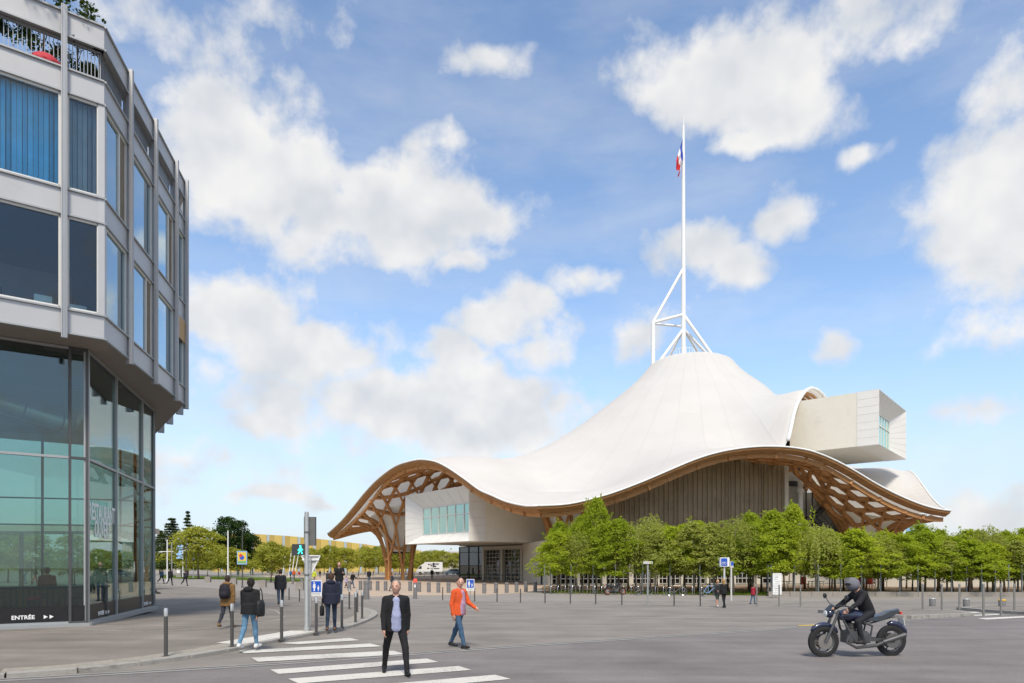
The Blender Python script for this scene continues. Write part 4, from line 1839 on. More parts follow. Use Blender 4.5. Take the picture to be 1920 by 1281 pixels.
U0 = Vector((-11.5, 19.25))
Ad = Vector((-0.81, -0.586)).normalized()      # leftwards along the street face
An = Vector((0.586, -0.81)).normalized()
Bd = Vector((-0.187, 0.982)).normalized()      # along the square face, away from the lens
Bn = Vector((0.982, 0.187)).normalized()
Cd = Vector((-0.58, 0.815)).normalized()
LA, LB = 13.0, 7.95
ZF = PAVE_H
V1 = U0 + Bd * LB
rest = thing('corner_building', 'grey metal and glass corner building with overhanging upper floors and restaurant below', 'building', (U0.x, U0.y, ZF))
RO = tuple(rest.location)


def UA(s, d, z):
    q = U0 + Ad * s + An * d
    return Vector((q.x, q.y, z))


def UB(s, d, z):
    q = U0 + Bd * s + Bn * d
    return Vector((q.x, q.y, z))


BANDS = [(8.25, 8.85), (11.50, 12.15), (14.85, 15.45), (16.40, 17.0)]
FLOORS = [(8.85, 11.50), (12.15, 14.85)]
A_POSTS = [0.95, 3.40, 5.85, 8.3, 10.75, 13.0]
B_POSTS = [1.83, 4.19, 6.60, LB]


def face(P, nrm, edges, which):
    """spandrels, windows and posts of one face; edges = bay limits"""
    n3 = Vector((nrm.x, nrm.y, 0))
    for bi, (a, b) in enumerate(zip(edges, edges[1:])):
        for (z0, z1) in BANDS:
            m = MB()
            e0 = 0.0 if a == 0 else 0.06
            m.plate([P(a + e0, 0, z0), P(b - .06, 0, z0), P(b - .06, 0, z1), P(a + e0, 0, z1)], -n3, 0.30)
            sp_ = m.build('spandrel_panel', 'alu_panel', rest, org=RO)
            for nm, dd, zz, ww in (('sill', .012, z1 + .02, .09), ('drip_trim', .015, z0 - .03, .07)):
                m = MB()
                m.bar(P(a + e0, dd, zz), P(b - .06, dd, zz), ww, 0.045)
                m.build(nm, 'frame_grey', sp_, org=RO)
        for fi, (z0, z1) in enumerate(FLOORS):
            za, zb = z0 + 0.045, z1 - 0.055
            m = MB()
            aa = a + (0.14 if a == 0 else 0.09)
            bb = b - 0.09
            split = which == 'B' and (bi + fi) % 2 == 1 and b - a > 1.5
            cut = bb - 0.55 if split else bb
            fr = [(P(aa, -.05, za), P(aa, -.05, zb)), (P(bb, -.05, za), P(bb, -.05, zb))]
            if split:
                fr.append((P(cut, -.05, za), P(cut, -.05, zb)))
            for p_, q_ in fr:
                m.bar(p_, q_, 0.07, 0.07, up=n3)
            for z in (za + .03, zb - .03):
                m.bar(P(aa, -.05, z), P(bb, -.05, z), 0.07, 0.06)
            w = m.build('window', 'frame_white', rest, org=RO)
            m = MB()
            m.plate([P(aa + .04, -.06, za + .06), P(cut - .04, -.06, za + .06), P(cut - .04, -.06, zb - .06), P(aa + .04, -.06, zb - .06)], -n3, 0.012)
            m.build('pane', ('office_glass' if which == 'A' else 'facet_glass'), w, org=RO)
            if split:
                m = MB()
                m.plate([P(cut + .04, -.06, za + .06), P(bb - .04, -.06, za + .06), P(bb - .04, -.06, zb - .06), P(cut + .04, -.06, zb - .06)], -n3, 0.02)
                m.build('shutter', 'curtain_brown', w, org=RO)
            # blinds: hanging slats behind the upper panes
            if fi == 1 or which == 'B':
                nsl = max(3, int((cut - aa) / 0.115))
                m = MB()
                for k in range(nsl):
                    s = aa + (cut - aa) * (k + .5) / nsl
                    if which == 'B' and k < nsl * 0.55:
                        continue
                    ph = 0.5 + 0.4 * math.sin(k * 1.7)
                    p0 = P(s, -.32, 0)
                    t_ = (P(s + .1, -.32 + .04 * ph, 0) - p0).normalized()
                    m.box((p0.x, p0.y, (za + zb) / 2), (0.112, 0.012, zb - za), rz=math.atan2(t_.y, t_.x) + 0.5 * math.sin(k * 2.3))
                if m.f:
                    m.build('blind_slats', 'blind_glass_blue' if (which == 'A' and bi >= 1) else 'blind_grey', w, org=RO)['kind'] = 'stuff'
        # terrace railing bars in the top opening
        m = MB()
        za, zb = 15.45 + .04, 16.40 - .06
        nb = max(3, int((b - a) / 0.105))
        for k in range(nb):
            s = a + 0.08 + (b - a - .16) * (k + .5) / nb
            m.bar(P(s, -.16, za), P(s, -.16, zb), 0.018, 0.05, up=n3)
        m.bar(P(a + .05, -.16, zb - .01), P(b - .05, -.16, zb - .01), 0.06, 0.06)
        m.build('railing_bars', 'alu_post', rest, org=RO)['kind'] = 'stuff'
    for s in edges[1:]:
        m = MB()
        m.bar(P(s, 0.055, 8.05), P(s, 0.055, 17.12), 0.085, 0.20, up=n3)
        po = m.build('post', 'alu_post', rest, org=RO)
        m = MB()
        m.bar(P(s - .06, 0.10, 8.05), P(s - .06, 0.10, 17.12), 0.02, 0.10, up=n3)
        m.bar(P(s + .06, 0.10, 8.05), P(s + .06, 0.10, 17.12), 0.02, 0.10, up=n3)
        m.build('post_flange', 'alu_panel', po, org=RO)


face(UA, An, [0.0] + A_POSTS, 'A')
face(UB, Bn, [0.0] + B_POSTS, 'B')
# corner pier between the two faces
m = MB()
m.prism([UA(.15, .012, 0)[:2], U0 + An * .012 + Bn * .012, UB(.15, .012, 0)[:2], U0 - An * .25 - Bn * .12], 8.85, 14.86)
m.build('corner_pier', 'alu_panel', rest, org=RO)
# one ochre panel low down at the far end of the square face
m = MB()
m.plate([UB(6.72, .02, 10.62), UB(7.85, .02, 10.62), UB(7.85, .02, 11.46), UB(6.72, .02, 11.46)], Vector((Bn.x, Bn.y, 0)), 0.03)
m.build('ochre_panel', 'ochre_panel', rest, org=RO)

# slabs, soffit and the walls that close the upper body
A_end = U0 + Ad * LA
C_end = V1 + Cd * 13
back_ = A_end - An * 12
poly_up = [A_end, U0, V1, C_end, Vector((-32, 30))]
inset = lambda k: [p - (An if i == 0 else (An * .5 + Bn * .5) if i == 1 else Bn * .6 if i == 2 else Vector((0, 0))) * k for i, p in enumerate(poly_up)]
for nm, z0, z1, mt in (('soffit', 8.22, 8.34, 'soffit_brown'), ('floor_slab', 11.62, 12.0, 'ceiling_dark'), ('floor_slab', 15.0, 15.38, 'ceiling_dark')):
    m = MB()
    m.prism([tuple(p) for p in inset(0.02 if nm == 'soffit' else 0.28)], z0, z1)
    m.build(nm, mt, rest, org=RO)
m = MB()
for (p_, q_) in ((V1, C_end), (C_end, Vector((-32, 30))), (Vector((-32, 30)), A_end)):
    d = (q_ - p_).normalized()
    m.plate([(p_.x, p_.y, 8.3), (q_.x, q_.y, 8.3), (q_.x, q_.y, 15.4), (p_.x, p_.y, 15.4)], (-d.y, d.x, 0), 0.2)
    m.plate([(p_.x, p_.y, 16.4), (q_.x, q_.y, 16.4), (q_.x, q_.y, 17.0), (p_.x, p_.y, 17.0)], (-d.y, d.x, 0), 0.2)
m.build('rear_wall', 'alu_panel', rest, org=RO)
# fins showing under the far corner
for k in range(3):
    q = V1 + Cd * (1.6 + 2.4 * k)
    n_ = Vector((Cd.y, -Cd.x))
    m = MB()
    m.box((q.x + n_.x * .1, q.y + n_.y * .1, 12.6), (0.14, 0.26, 8.95), rz=math.atan2(Cd.y, Cd.x))
    m.build('post', 'alu_post', rest, org=RO)
# inner partition behind the office windows
m = MB()
pa, pb = U0 + Ad * 12 - An * 5.5, U0 + Ad * 0.5 - An * 5.2
pc = V1 - Bn * 4.5
m.plate([(pa.x, pa.y, 8.4), (pb.x, pb.y, 8.4), (pb.x, pb.y, 15.0), (pa.x, pa.y, 15.0)], (-An.x, -An.y, 0), 0.1)
m.plate([(pb.x, pb.y, 8.4), (pc.x, pc.y, 8.4), (pc.x, pc.y, 15.0), (pb.x, pb.y, 15.0)], (-Bn.x, -Bn.y, 0), 0.1)
m.build('partition', 'office_wall', rest, org=RO)

# office furniture behind the lower street window
for i, (s, d) in enumerate(((1.35, -1.0), (2.6, -1.15), (0.5, -1.3))):
    dk = thing('office_desk', ['pale desk with a laptop behind the lower street window', 'pale office desk left of the laptop desk, upstairs', 'pale desk behind the narrow corner window upstairs'][i], 'desk', UA(s, d, 8.34), math.atan2(Ad.y, Ad.x), 'desks in the upstairs office')
    m = MB()
    m.box((0, 0, 0.73), (1.0, 0.6, 0.03))
    m.build('desk_top', 'desk_pale', dk)
    for x in (-.46, .46):
        for y in (-.26, .26):
            m = MB()
            m.box((x, y, 0.36), (0.04, 0.04, 0.72))
            m.build('leg', 'desk_pale', dk)
    m = MB()
    m.box((0.05, 0.12, 0.93), (0.42, 0.02, 0.30))
    m.box((0.05, 0.0, 0.755), (0.42, 0.28, 0.02))
    m.build('laptop', 'desk_pale', dk)

# ---------------- glazed ground floor
Gc = Vector((-12.55, 20.15))
GAd = Vector((-0.823, -0.568)).normalized()
GAn = Vector((0.568, -0.823)).normalized()
GBd = Vector((-0.262, 0.965)).normalized()
GBn = Vector((0.965, 0.262)).normalized()
GBL = 9.9
ZG0, ZG1, ZT = ZF + 0.06, 8.22, 4.99


def GA(s, d, z):
    q = Gc + GAd * s + GAn * d
    return Vector((q.x, q.y, z))


def GB(s, d, z):
    q = Gc + GBd * s + GBn * d
    return Vector((q.x, q.y, z))


def at_px(dirv, x):
    """distance along a face where photograph column x crosses it"""
    k = (x - CX) / FP
    return (k * Gc.y - Gc.x) / (dirv.x - k * dirv.y)


GB_M = [0.0, at_px(GBd, 216), at_px(GBd, 265), at_px(GBd, 287.5)]
GBL = GB_M[-1]
GA_M = [0.0, 0.42, 3.6, 6.8, 10.0, 13.0]
text_parts = []


def lettering(body, size, P, s, d, z, xdir, nrm, parent, material='lettering_white', squeeze=1.0, bold=0.0, name='lettering'):
    me = text_mesh(body, size, 0.006, bold, squeeze)
    me.materials.append(MATS[material])
    c = P(s, d, z)
    M_ = Matrix(((xdir.x, 0, nrm.x, c.x - RO[0]), (xdir.y, 0, nrm.y, c.y - RO[1]), (0, 1, 0, c.z - RO[2]), (0, 0, 0, 1)))
    me.transform(M_)
    o = bpy.data.objects.new(name, me)
    COL.objects.link(o)
    o.parent = parent
    return o


def shop_face(P, nrm, edges, which, letters=True):
    n3 = Vector((nrm.x, nrm.y, 0))
    m = MB()
    a, b = edges[0], edges[-1]
    m.bar(P(a - .08, 0, ZF + .03), P(b + .08, 0, ZF + .03), 0.30, 0.12)
    m.build('plinth', 'frame_grey', rest, org=RO)
    for i, (a, b) in enumerate(zip(edges, edges[1:])):
        m = MB()
        m.bar(P(b, 0, ZG0), P(b, 0, ZG1), 0.07, 0.14, up=n3)
        if i == 0:
            m.bar(P(a, 0.0, ZG0), P(a, 0.0, ZG1), 0.07, 0.14, up=n3)
        for z in (ZG0 + .05, ZT, ZG1 - .05):
            m.bar(P(a, 0, z), P(b, 0, z), 0.12, 0.07)
        fr = m.build('shop_window', 'frame_grey' if not (which == 'A' and i == 0) else 'frame_dark', rest, org=RO)
        for (z0, z1) in ((ZG0 + .09, ZT - .04), (ZT + .04, ZG1 - .09)):
            m = MB()
            m.plate([P(a + .04, 0, z0), P(b - .04, 0, z0), P(b - .04, 0, z1), P(a + .04, 0, z1)], -n3, 0.012)
            m.build('pane', 'shop_glass' if which == 'A' else 'shop_glass_side', fr, org=RO)
        m = MB()
        m.plate([P(a + .045, .012, ZG0 + .09), P(b - .045, .012, ZG0 + .09), P(b - .045, .012, ZF + .60), P(a + .045, .012, ZF + .60)], n3, 0.008)
        band = m.build('black_band', 'band_black', fr, org=RO)
        wide = b - a
        if which == 'A' and 0.8 < wide and i in (1, 2):
            x3 = -GAd
            sc = a + 0.95
            lettering('ENTRÉE', 0.155, P, sc + .16, .03, ZF + .30, x3, nrm, band, bold=0.004)
            for k in (0, 1):
                t = MB()
                c0 = P(sc - .36 - .14 * k, .028, ZF + .30)
                e = Vector((x3.x, x3.y, 0))
                t.plate([c0 - e * .04 + Vector((0, 0, .055)), c0 - e * .04 - Vector((0, 0, .055)), c0 + e * .06], n3, 0.006)
                t.build('arrow', 'lettering_white', band, org=RO)
        if which == 'B' and i in (0, 2):
            x3 = GBd
            sc = (a + b) / 2 + (0.1 if i == 0 else -0.1)
            lettering('ENTRÉE', 0.17, P, sc - .28, .03, ZF + .28, x3, nrm, band, bold=0.004)
            for k in (0, 1):
                t = MB()
                c0 = P(sc + .24 + .24 * k, .028, ZF + .28)
                e = Vector((x3.x, x3.y, 0))
                t.plate([c0 - e * .07 + Vector((0, 0, .06)), c0 - e * .07 - Vector((0, 0, .06)), c0 + e * .09], n3, 0.006)
                t.build('arrow', 'lettering_white', band, org=RO)
        if which == 'B' and i == 0:
            lettering('RESTAURANT', 0.72, P, (a + b) / 2 + .02, .016, 3.45, GBd, nrm, fr, squeeze=0.58, bold=0.012)
            lettering('OUVERT', 0.72, P, (a + b) / 2 + .05, .016, 2.94, GBd, nrm, fr, squeeze=0.58, bold=0.012)


shop_face(GA, GAn, GA_M, 'A')
shop_face(GB, GBn, GB_M, 'B')
# far glazed walls seen through the room
g_end = Gc + GBd * GBL
farp = [g_end, g_end + Vector((-4.2, 5.0)), g_end + Vector((-10.5, 3.2)), Gc + GAd * 13 + Vector((-3, 7))]
for p_, q_ in zip(farp, farp[1:]):
    d = (q_ - p_)
    n_ = max(1, int(d.length / 2.6))
    for k in range(n_):
        a, b = p_ + d * (k / n_), p_ + d * ((k + 1) / n_)
        m = MB()
        m.bar((a.x, a.y, ZG0), (a.x, a.y, ZG1), 0.07, 0.14, up=(d.y, -d.x, 0))
        for z in (ZG0 + .05, 3.75, ZT, ZG1 - .05):
            m.bar((a.x, a.y, z), (b.x, b.y, z), 0.10, 0.06)
        fr = m.build('shop_window', 'frame_dark', rest, org=RO)
        m = MB()
        nn = Vector((-d.y, d.x, 0)).normalized()
        m.plate([(a.x, a.y, ZG0 + .09), (b.x, b.y, ZG0 + .09), (b.x, b.y, ZG1 - .09), (a.x, a.y, ZG1 - .09)], nn, 0.012)
        m.build('pane', 'shop_glass', fr, org=RO)
# ceiling, floor, round duct, columns
m = MB()
gpoly = [Gc + GAd * 13, Gc, g_end] + farp[1:]
m.prism([tuple(p) for p in gpoly], 8.02, 8.2)
m.build('ceiling', 'ceiling_dark', rest, org=RO)
m = MB()
m.prism([tuple(p) for p in gpoly], ZF + .005, ZF + .03)
m.build('shop_floor', 'room_floor', rest, org=RO)
d0, d1 = GA(4.5, -1.6, 7.25), GA(0.4, -3.4, 6.55)
m = MB()
m.tube([d0, d0.lerp(d1, .33), d0.lerp(d1, .66), d1], 0.30, 16)
m.tube([d1, d1 + Vector((-.1, .5, .4)), d1 + Vector((-.2, .8, 1.3))], 0.30, 16)
du = m.build('air_duct', 'duct_steel', rest, org=RO, smooth_=50)
m = MB()
for k in range(4):
    c0 = d0.lerp(d1, .2 + .25 * k)
    t_ = (d1 - d0).normalized()
    m.tube([c0 - t_ * .02, c0 + t_ * .02], 0.33, 16)
m.build('duct_band', 'frame_dark', du, org=RO)
# bar counter with a slatted timber front
bar_o = thing('bar_counter', 'long dark bar counter with vertical timber slats inside the restaurant', 'counter', GA(1.7, -1.9, ZF + .03), math.atan2(GAd.y, GAd.x))
m = MB()
m.box((0.6, 0, 1.08), (6.0, 0.7, 0.05))
m.build('counter_top', 'frame_dark', bar_o)
m = MB()
m.box((0.6, 0, 0.53), (5.9, 0.5, 1.05))
m.build('counter_body', 'frame_dark', bar_o)
for k in range(38):
    m = MB()
    h = 0.98
    m.box((-2.2 + k * .153, 0.27 if True else 0, 0.04 + h / 2), (0.10 + .02 * ((k * 7) % 3), 0.04, h))
    o_ = m.build('slat', 'bar_wood', bar_o)
for k, (s, d) in enumerate(((0.2, -1.05), (1.3, -1.0), (2.4, -1.1), (3.5, -1.0))):
    st = thing('bar_stool', ['dark bar stool at the corner end of the restaurant counter', 'red topped bar stool at the restaurant counter', 'dark bar stool next to the red topped one', 'dark bar stool farthest along the counter from the corner'][k], 'stool', GA(s, d, ZF + .03), 0, 'stools along the bar counter')
    m = MB()
    m.lathe((0, 0, 0), [(0.0, .74), (0.19, .74), (0.2, .78), (0.17, .81), (0, .81)], 12)
    m.build('seat', 'cushion_red' if k == 1 else 'frame_dark', st)
    for q in range(4):
        a = q * math.pi / 2 + .4
        m = MB()
        m.tube([(0.12 * math.cos(a), .12 * math.sin(a), .74), (.22 * math.cos(a), .22 * math.sin(a), 0)], 0.013, 6)
        m.build('leg', 'frame_dark', st)
# terrace: planters and cushions behind the railing
for k, (P_, s, d, w) in enumerate(((UA, 2.0, -.75, 1.6), (UB, 0.9, -.8, 1.3), (UB, 3.0, -.8, 1.6))):
    c0 = P_(s, d, 15.38)
    pl = thing('planter', ['long grey terrace planter over the street windows', 'short grey terrace planter beside the corner of the railing', 'grey terrace planter behind the square side railing'][k], 'planter', c0, math.atan2(Ad.y, Ad.x) if P_ is UA else math.atan2(Bd.y, Bd.x), 'terrace planters')
    m = MB()
    m.box((0, 0, .19), (w, .45, .38))
    m.build('tub', 'planter_grey', pl)
    m = MB()
    m.box((0, 0, .375), (w - .06, .39, .03))
    m.build('soil', 'soil_strip', pl)
cu = thing('cushion', 'plump red seat cushion on the roof terrace by the railing', 'cushion', UA(1.35, -.42, 15.385))
m = MB()
m.lathe((0, 0, .0), [(0, 0), (.34, .02), (.42, .14), (.40, .30), (.28, .42), (0, .46)], 16)
m.build('cushion_body', 'cushion_red', cu, smooth_=True)
m = MB()
m.tube([(0.41 * math.cos(a * .524), 0.41 * math.sin(a * .524), .2) for a in range(13)], .015, 6)
m.build('piping', 'cushion_red', cu)
# ------------------------------------------------------------------ trees and plants
leaf_mat('leaf_maple', (0.185, 0.255, 0.025), (0.390, 0.440, 0.052), 0.5)
leaf_mat('leaf_weeping', (0.225, 0.260, 0.058), (0.390, 0.405, 0.120), 0.48)
leaf_mat('leaf_plaza', (0.230, 0.250, 0.048), (0.380, 0.375, 0.075), 0.45)
leaf_mat('leaf_dark', (0.018, 0.042, 0.014), (0.050, 0.085, 0.025), 0.2)
leaf_mat('leaf_pine', (0.030, 0.055, 0.020), (0.075, 0.100, 0.030), 0.2)
leaf_mat('leaf_far', (0.085, 0.140, 0.030), (0.170, 0.215, 0.045), 0.35)
leaf_mat('grass_blade', (0.080, 0.150, 0.020), (0.190, 0.260, 0.040), 0.35)
mat('bark', (0.115, 0.085, 0.058), 0.9, var=0.3, scale=6, bump=0.6, bscale=20)
mat('bark_grey', (0.19, 0.165, 0.135), 0.9, var=0.3, scale=6, bump=0.6, bscale=20)
mat('bark_pale', (0.42, 0.38, 0.32), 0.8, var=0.3, scale=8)


def leaves_mesh(name, C, Nrm, size, aspect, material, seed):
    """one rhombic leaf per row of C (centres) with normals Nrm"""
    r = np.random.RandomState(seed)
    n = len(C)
    Nrm = Nrm / np.maximum(np.linalg.norm(Nrm, axis=1), 1e-6)[:, None]
    A = r.normal(size=(n, 3))
    A -= Nrm * (A * Nrm).sum(1)[:, None]
    A /= np.maximum(np.linalg.norm(A, axis=1), 1e-6)[:, None]
    B = np.cross(Nrm, A)
    s = size * r.uniform(0.65, 1.3, n)[:, None]
    V = np.stack([C - A * s, C + B * s * aspect + Nrm * s * 0.12, C + A * s, C - B * s * aspect + Nrm * s * 0.12], 1).reshape(-1, 3)
    me = bpy.data.meshes.new(name)
    me.vertices.add(4 * n)
    me.vertices.foreach_set('co', V.ravel())
    me.loops.add(4 * n)
    me.loops.foreach_set('vertex_index', np.arange(4 * n))
    me.polygons.add(n)
    me.polygons.foreach_set('loop_start', np.arange(0, 4 * n, 4))
    me.polygons.foreach_set('loop_total', np.full(n, 4))
    me.materials.append(MATS[material])
    me.update(calc_edges=True)
    me.validate()
    return me


def crown_clumps(seed, z0, z1, rad, shape, n_clump, n_leaf, flat, clump_r):
    """clump centres through a crown; shape(t) is the relative radius at height fraction t"""
    r = np.random.RandomState(seed)
    C, Nn = [], []
    lob = r.uniform(0, 6.28, 4)
    for i in range(n_clump):
        t = r.uniform(0, 1) ** 0.9
        a = r.uniform(0, 2 * math.pi)
        lump = 1 + 0.22 * math.sin(2 * a + lob[0]) + 0.16 * math.sin(3 * a + lob[1] + 5 * t)
        R = rad * shape(t) * lump
        rr = R * r.uniform(0.25, 1.0) ** 0.55
        c = np.array([rr * math.cos(a), rr * math.sin(a), z0 + (z1 - z0) * t])
        k = n_leaf
        cr = clump_r * r.uniform(0.6, 1.25)
        d = r.normal(size=(k, 3))
        d /= np.linalg.norm(d, axis=1)[:, None]
        d *= (r.uniform(0, 1, k) ** 0.45)[:, None] * cr
        d[:, 2] *= flat
        out = np.array([math.cos(a), math.sin(a), 0.0])
        d[:, 2] -= 0.28 * (d @ out)            # layers droop outwards
        C.append(c + d)
        nn = r.normal(size=(k, 3)) * 0.65 + np.array([0, 0, 0.9]) + out * 0.35
        Nn.append(nn)
    return np.concatenate(C), np.concatenate(Nn)


def maple_mesh(seed, z1=5.2, rad=2.2, mat_='leaf_maple', n_clump=105, z0=1.45):
    sh = lambda t: (0.72 + 0.5 * t) if t < 0.25 else max(0.10, (1 - ((t - 0.25) / 0.75) ** 1.5)) * 0.9 + 0.05
    C, N = crown_clumps(seed, z0, z1, rad, sh, int(n_clump * 1.7), 46, 0.42, 0.46)
    rr = np.random.RandomState(seed + 500)
    for i in range(11):                       # leading shoots that break the outline
        a, q = rr.uniform(0, 6.283), rr.uniform(0.05, 0.75) * rad
        zt = z1 * rr.uniform(0.86, 1.13) - 0.5 * q
        k = 34
        u = rr.uniform(0, 1, k)
        ln = rr.uniform(0.7, 1.3)
        p_ = np.stack([q * math.cos(a) * (1 + .18 * u), q * math.sin(a) * (1 + .18 * u), zt - ln + ln * u], 1)
        p_ += rr.normal(size=(k, 3)) * np.array([.15, .15, .05]) * (1.15 - u)[:, None]
        C = np.concatenate([C, p_])
        N = np.concatenate([N, rr.normal(size=(k, 3)) * .8 + np.array([0, 0, .7])])
    return leaves_mesh('crown', C, N, 0.082, 0.55, mat_, seed)


def weeping_mesh(seed, z1=5.3, rad=1.8):
    r = np.random.RandomState(seed)
    C, N = [], []
    for i in range(190):
        a = r.uniform(0, 6.283)
        reach = rad * r.uniform(0.15, 1.0) ** 0.7
        top = z1 * (1 - 0.22 * (reach / rad) ** 2) - r.uniform(0, .9)
        drop = r.uniform(0.9, 2.7) * (0.5 + 0.6 * reach / rad)
        k = int(13 * drop)
        u = np.linspace(0, 1, k)
        x = reach * (0.55 + 0.45 * np.sin(np.minimum(1, u * 1.6) * math.pi / 2))
        z = np.maximum(1.7, top + 0.18 * np.sin(u * math.pi) - drop * u ** 1.3)
        p = np.stack([x * math.cos(a), x * math.sin(a), z], 1) + r.normal(size=(k, 3)) * 0.05
        C.append(p)
        N.append(r.normal(size=(k, 3)) + np.array([math.cos(a), math.sin(a), 0.2]) * 1.0)
    return leaves_mesh('crown', np.concatenate(C), np.concatenate(N), 0.085, 0.42, 'leaf_weeping', seed)


def globe_mesh(seed, z0, z1, rad, material, n_clump=80, n_leaf=46, leaf=0.22, clump=1.0, flat=0.6):
    sh = lambda t: max(0.22, math.sin(math.pi * (0.10 + 0.86 * t)) ** 0.7)
    C, N = crown_clumps(seed, z0, z1, rad, sh, n_clump, n_leaf, flat, clump)
    return leaves_mesh('crown', C, N, leaf, 0.6, material, seed)


def conifer_mesh(seed, z0, z1, rad, material='leaf_pine', whorls=20, leaf=0.34):
    r = np.random.RandomState(seed)
    C, N = [], []
    for w in range(whorls):
        t = w / (whorls - 1)
        z = z0 + (z1 - z0) * t
        R = rad * (1 - 0.88 * t) * r.uniform(0.75, 1.15)
        for b in range(r.randint(6, 10)):
            a = r.uniform(0, 6.283)
            k = 60
            u = r.uniform(0.1, 1, k)
            q = np.stack([R * u * math.cos(a), R * u * math.sin(a), z + 0.5 * u * R * 0.25 - 0.30 * u * u * R * 0.5 + r.normal(size=k) * 0.10], 1)
            q[:, :2] += r.normal(size=(k, 2)) * (0.14 * R * u[:, None] + 0.06)
            C.append(q)
            N.append(r.normal(size=(k, 3)) * 0.6 + np.array([0, 0, 1]))
    return leaves_mesh('crown', np.concatenate(C), np.concatenate(N), leaf, 0.35, material, seed)


def trunk_mesh(name, h, r0, limbs, seed, material, lean=0.03, spread=1.0, z_first=1.7):
    r = random.Random(seed)
    mb = MB()
    pts, rs = [], []
    for i in range(7):
        t = i / 6
        pts.append((math.sin(t * 3 + seed) * lean * h * t, math.cos(t * 2.3 + seed) * lean * h * t, h * t - 0.05))
        rs.append(r0 * (1.25 if i == 0 else 1) * (1 - 0.78 * t))
    mb.tube(pts, rs, 7)
    for k in range(limbs):
        t = r.uniform(z_first / h, 0.92)
        a = k * 2.4 + r.uniform(-.4, .4)
        i = int(t * 6)
        f = t * 6 - i
        p = Vector(pts[i]).lerp(Vector(pts[min(i + 1, 6)]), f)
        L = spread * (1.25 - t) * r.uniform(.7, 1.15)
        q1 = p + Vector((math.cos(a) * L * .5, math.sin(a) * L * .5, L * .30))
        q2 = p + Vector((math.cos(a) * L, math.sin(a) * L, L * .38))
        rr = r0 * (1 - .78 * t) * .55
        mb.tube([p, q1, q2], [rr, rr * .7, rr * .25], 5)
    return mb.mesh(name, material, smooth_=True)


def tree(name, label, crown_me, trunk_me, loc, rz, sc, group):
    t = thing(name, label, 'tree', loc, rz, group)
    t.scale = sc if isinstance(sc, tuple) else (sc, sc, sc)
    for nm, me in (('trunk', trunk_me), ('crown', crown_me)):
        o = bpy.data.objects.new(nm, me)
        COL.objects.link(o)
        o.parent = t
    return t


# ---- the grove along the museum garden
maples = [maple_mesh(11 + i, z1=5.0 + 0.25 * i, rad=2.1 + 0.12 * (i % 3)) for i in range(4)]
oliv = [maple_mesh(31 + i, z1=5.2, rad=2.0, mat_='leaf_weeping', n_clump=85) for i in range(2)]
weeps = [weeping_mesh(51 + i, z1=5.3 + .25 * i) for i in range(2)]
trunks = [trunk_mesh('trunk', 4.6, 0.085, 9, 3 + i, 'bark', spread=1.9) for i in range(3)]
trunks_p = [trunk_mesh('trunk', 4.7, 0.07, 7, 13 + i, 'bark_grey', spread=1.5) for i in range(2)]
G_ROW = 'rows of trees along the museum garden'
KIND = {'m': ('maple_tree', 'fresh green maple with layered boughs'), 'o': ('olive_green_tree', 'olive green tree with loose crown'),
        'w': ('weeping_tree', 'pale weeping tree with trailing strands')}
WHERE = ['in front by the bicycle stands', 'in front by the low garden wall', 'deep in the grove below the brown facade', 'deep in the grove beyond the garden wall']
r = random.Random(5)
# (photograph column, row, kind, height factor)
front = [(1046, 'm', .95), (1082, 'w', .92), (1118, 'm', 1.28), (1160, 'm', .98), (1192, 'w', 1.02), (1228, 'o', .95), (1262, 'm', .96), (1300, 'o', 1.02), (1338, 'o', 1.0), (1376, 'w', 1.06),
         (1410, 'm', .93), (1448, 'm', 1.10), (1488, 'm', 1.30), (1530, 'w', 1.0), (1566, 'm', 1.05), (1604, 'm', 1.08), (1646, 'w', 1.02), (1690, 'm', .95), (1734, 'm', .98), (1776, 'o', .9),
         (1818, 'm', .9), (1862, 'm', .88), (1908, 'o', .9), (1952, 'm', .9)]


def front_Y(x):
    return 59.2 - 4.6 * smooth(1020, 1500, x) - 1.2 * smooth(1500, 1950, x)


def add_tree(kind, X, Y, h, wf, deep):
    nm, lb = KIND[kind]
    cm = {'m': maples, 'o': oliv, 'w': weeps}[kind]
    cm = cm[r.randrange(len(cm))]
    tm = (trunks if kind == 'm' else trunks_p)
    tm = tm[r.randrange(len(tm))]
    right = X / Y > (1440 - CX) / FP
    w = WHERE[(2 if deep else 0) + (1 if right else 0)]
    sz = 'tall ' if h > 1.2 else ''
    tree(nm, sz + lb + ' ' + w, cm, tm, (X, Y, g(Y)), r.uniform(0, 6.28), (wf, wf, h), G_ROW)


for (x, k, h) in front:
    Y = front_Y(x) + r.uniform(-.5, .5)
    h *= 1.0 - 0.17 * smooth(1505, 1580, x)
    add_tree(k, (x - CX) / FP * Y, Y, h * 1.10, r.uniform(1.15, 1.4) if h < 1.2 else 0.95, False)
for row in range(1, 5):
    n_ = 14
    for i in range(n_):
        x0 = 1052 + (i + (.5 if row % 2 else 0)) * (1930 - 1040) / n_
        Y = front_Y(x0) + row * 3.6 + r.uniform(-.6, .6)
        x = x0 + r.uniform(-12, 12)
        tall = 1.04 * (1.0 - 0.16 * smooth(1470, 1560, x))
        add_tree(r.choice('mmmow' if row > 1 else 'mmow'), (x - CX) / FP * Y, Y, tall * r.uniform(0.98, 1.26), r.uniform(1.0, 1.2), True)

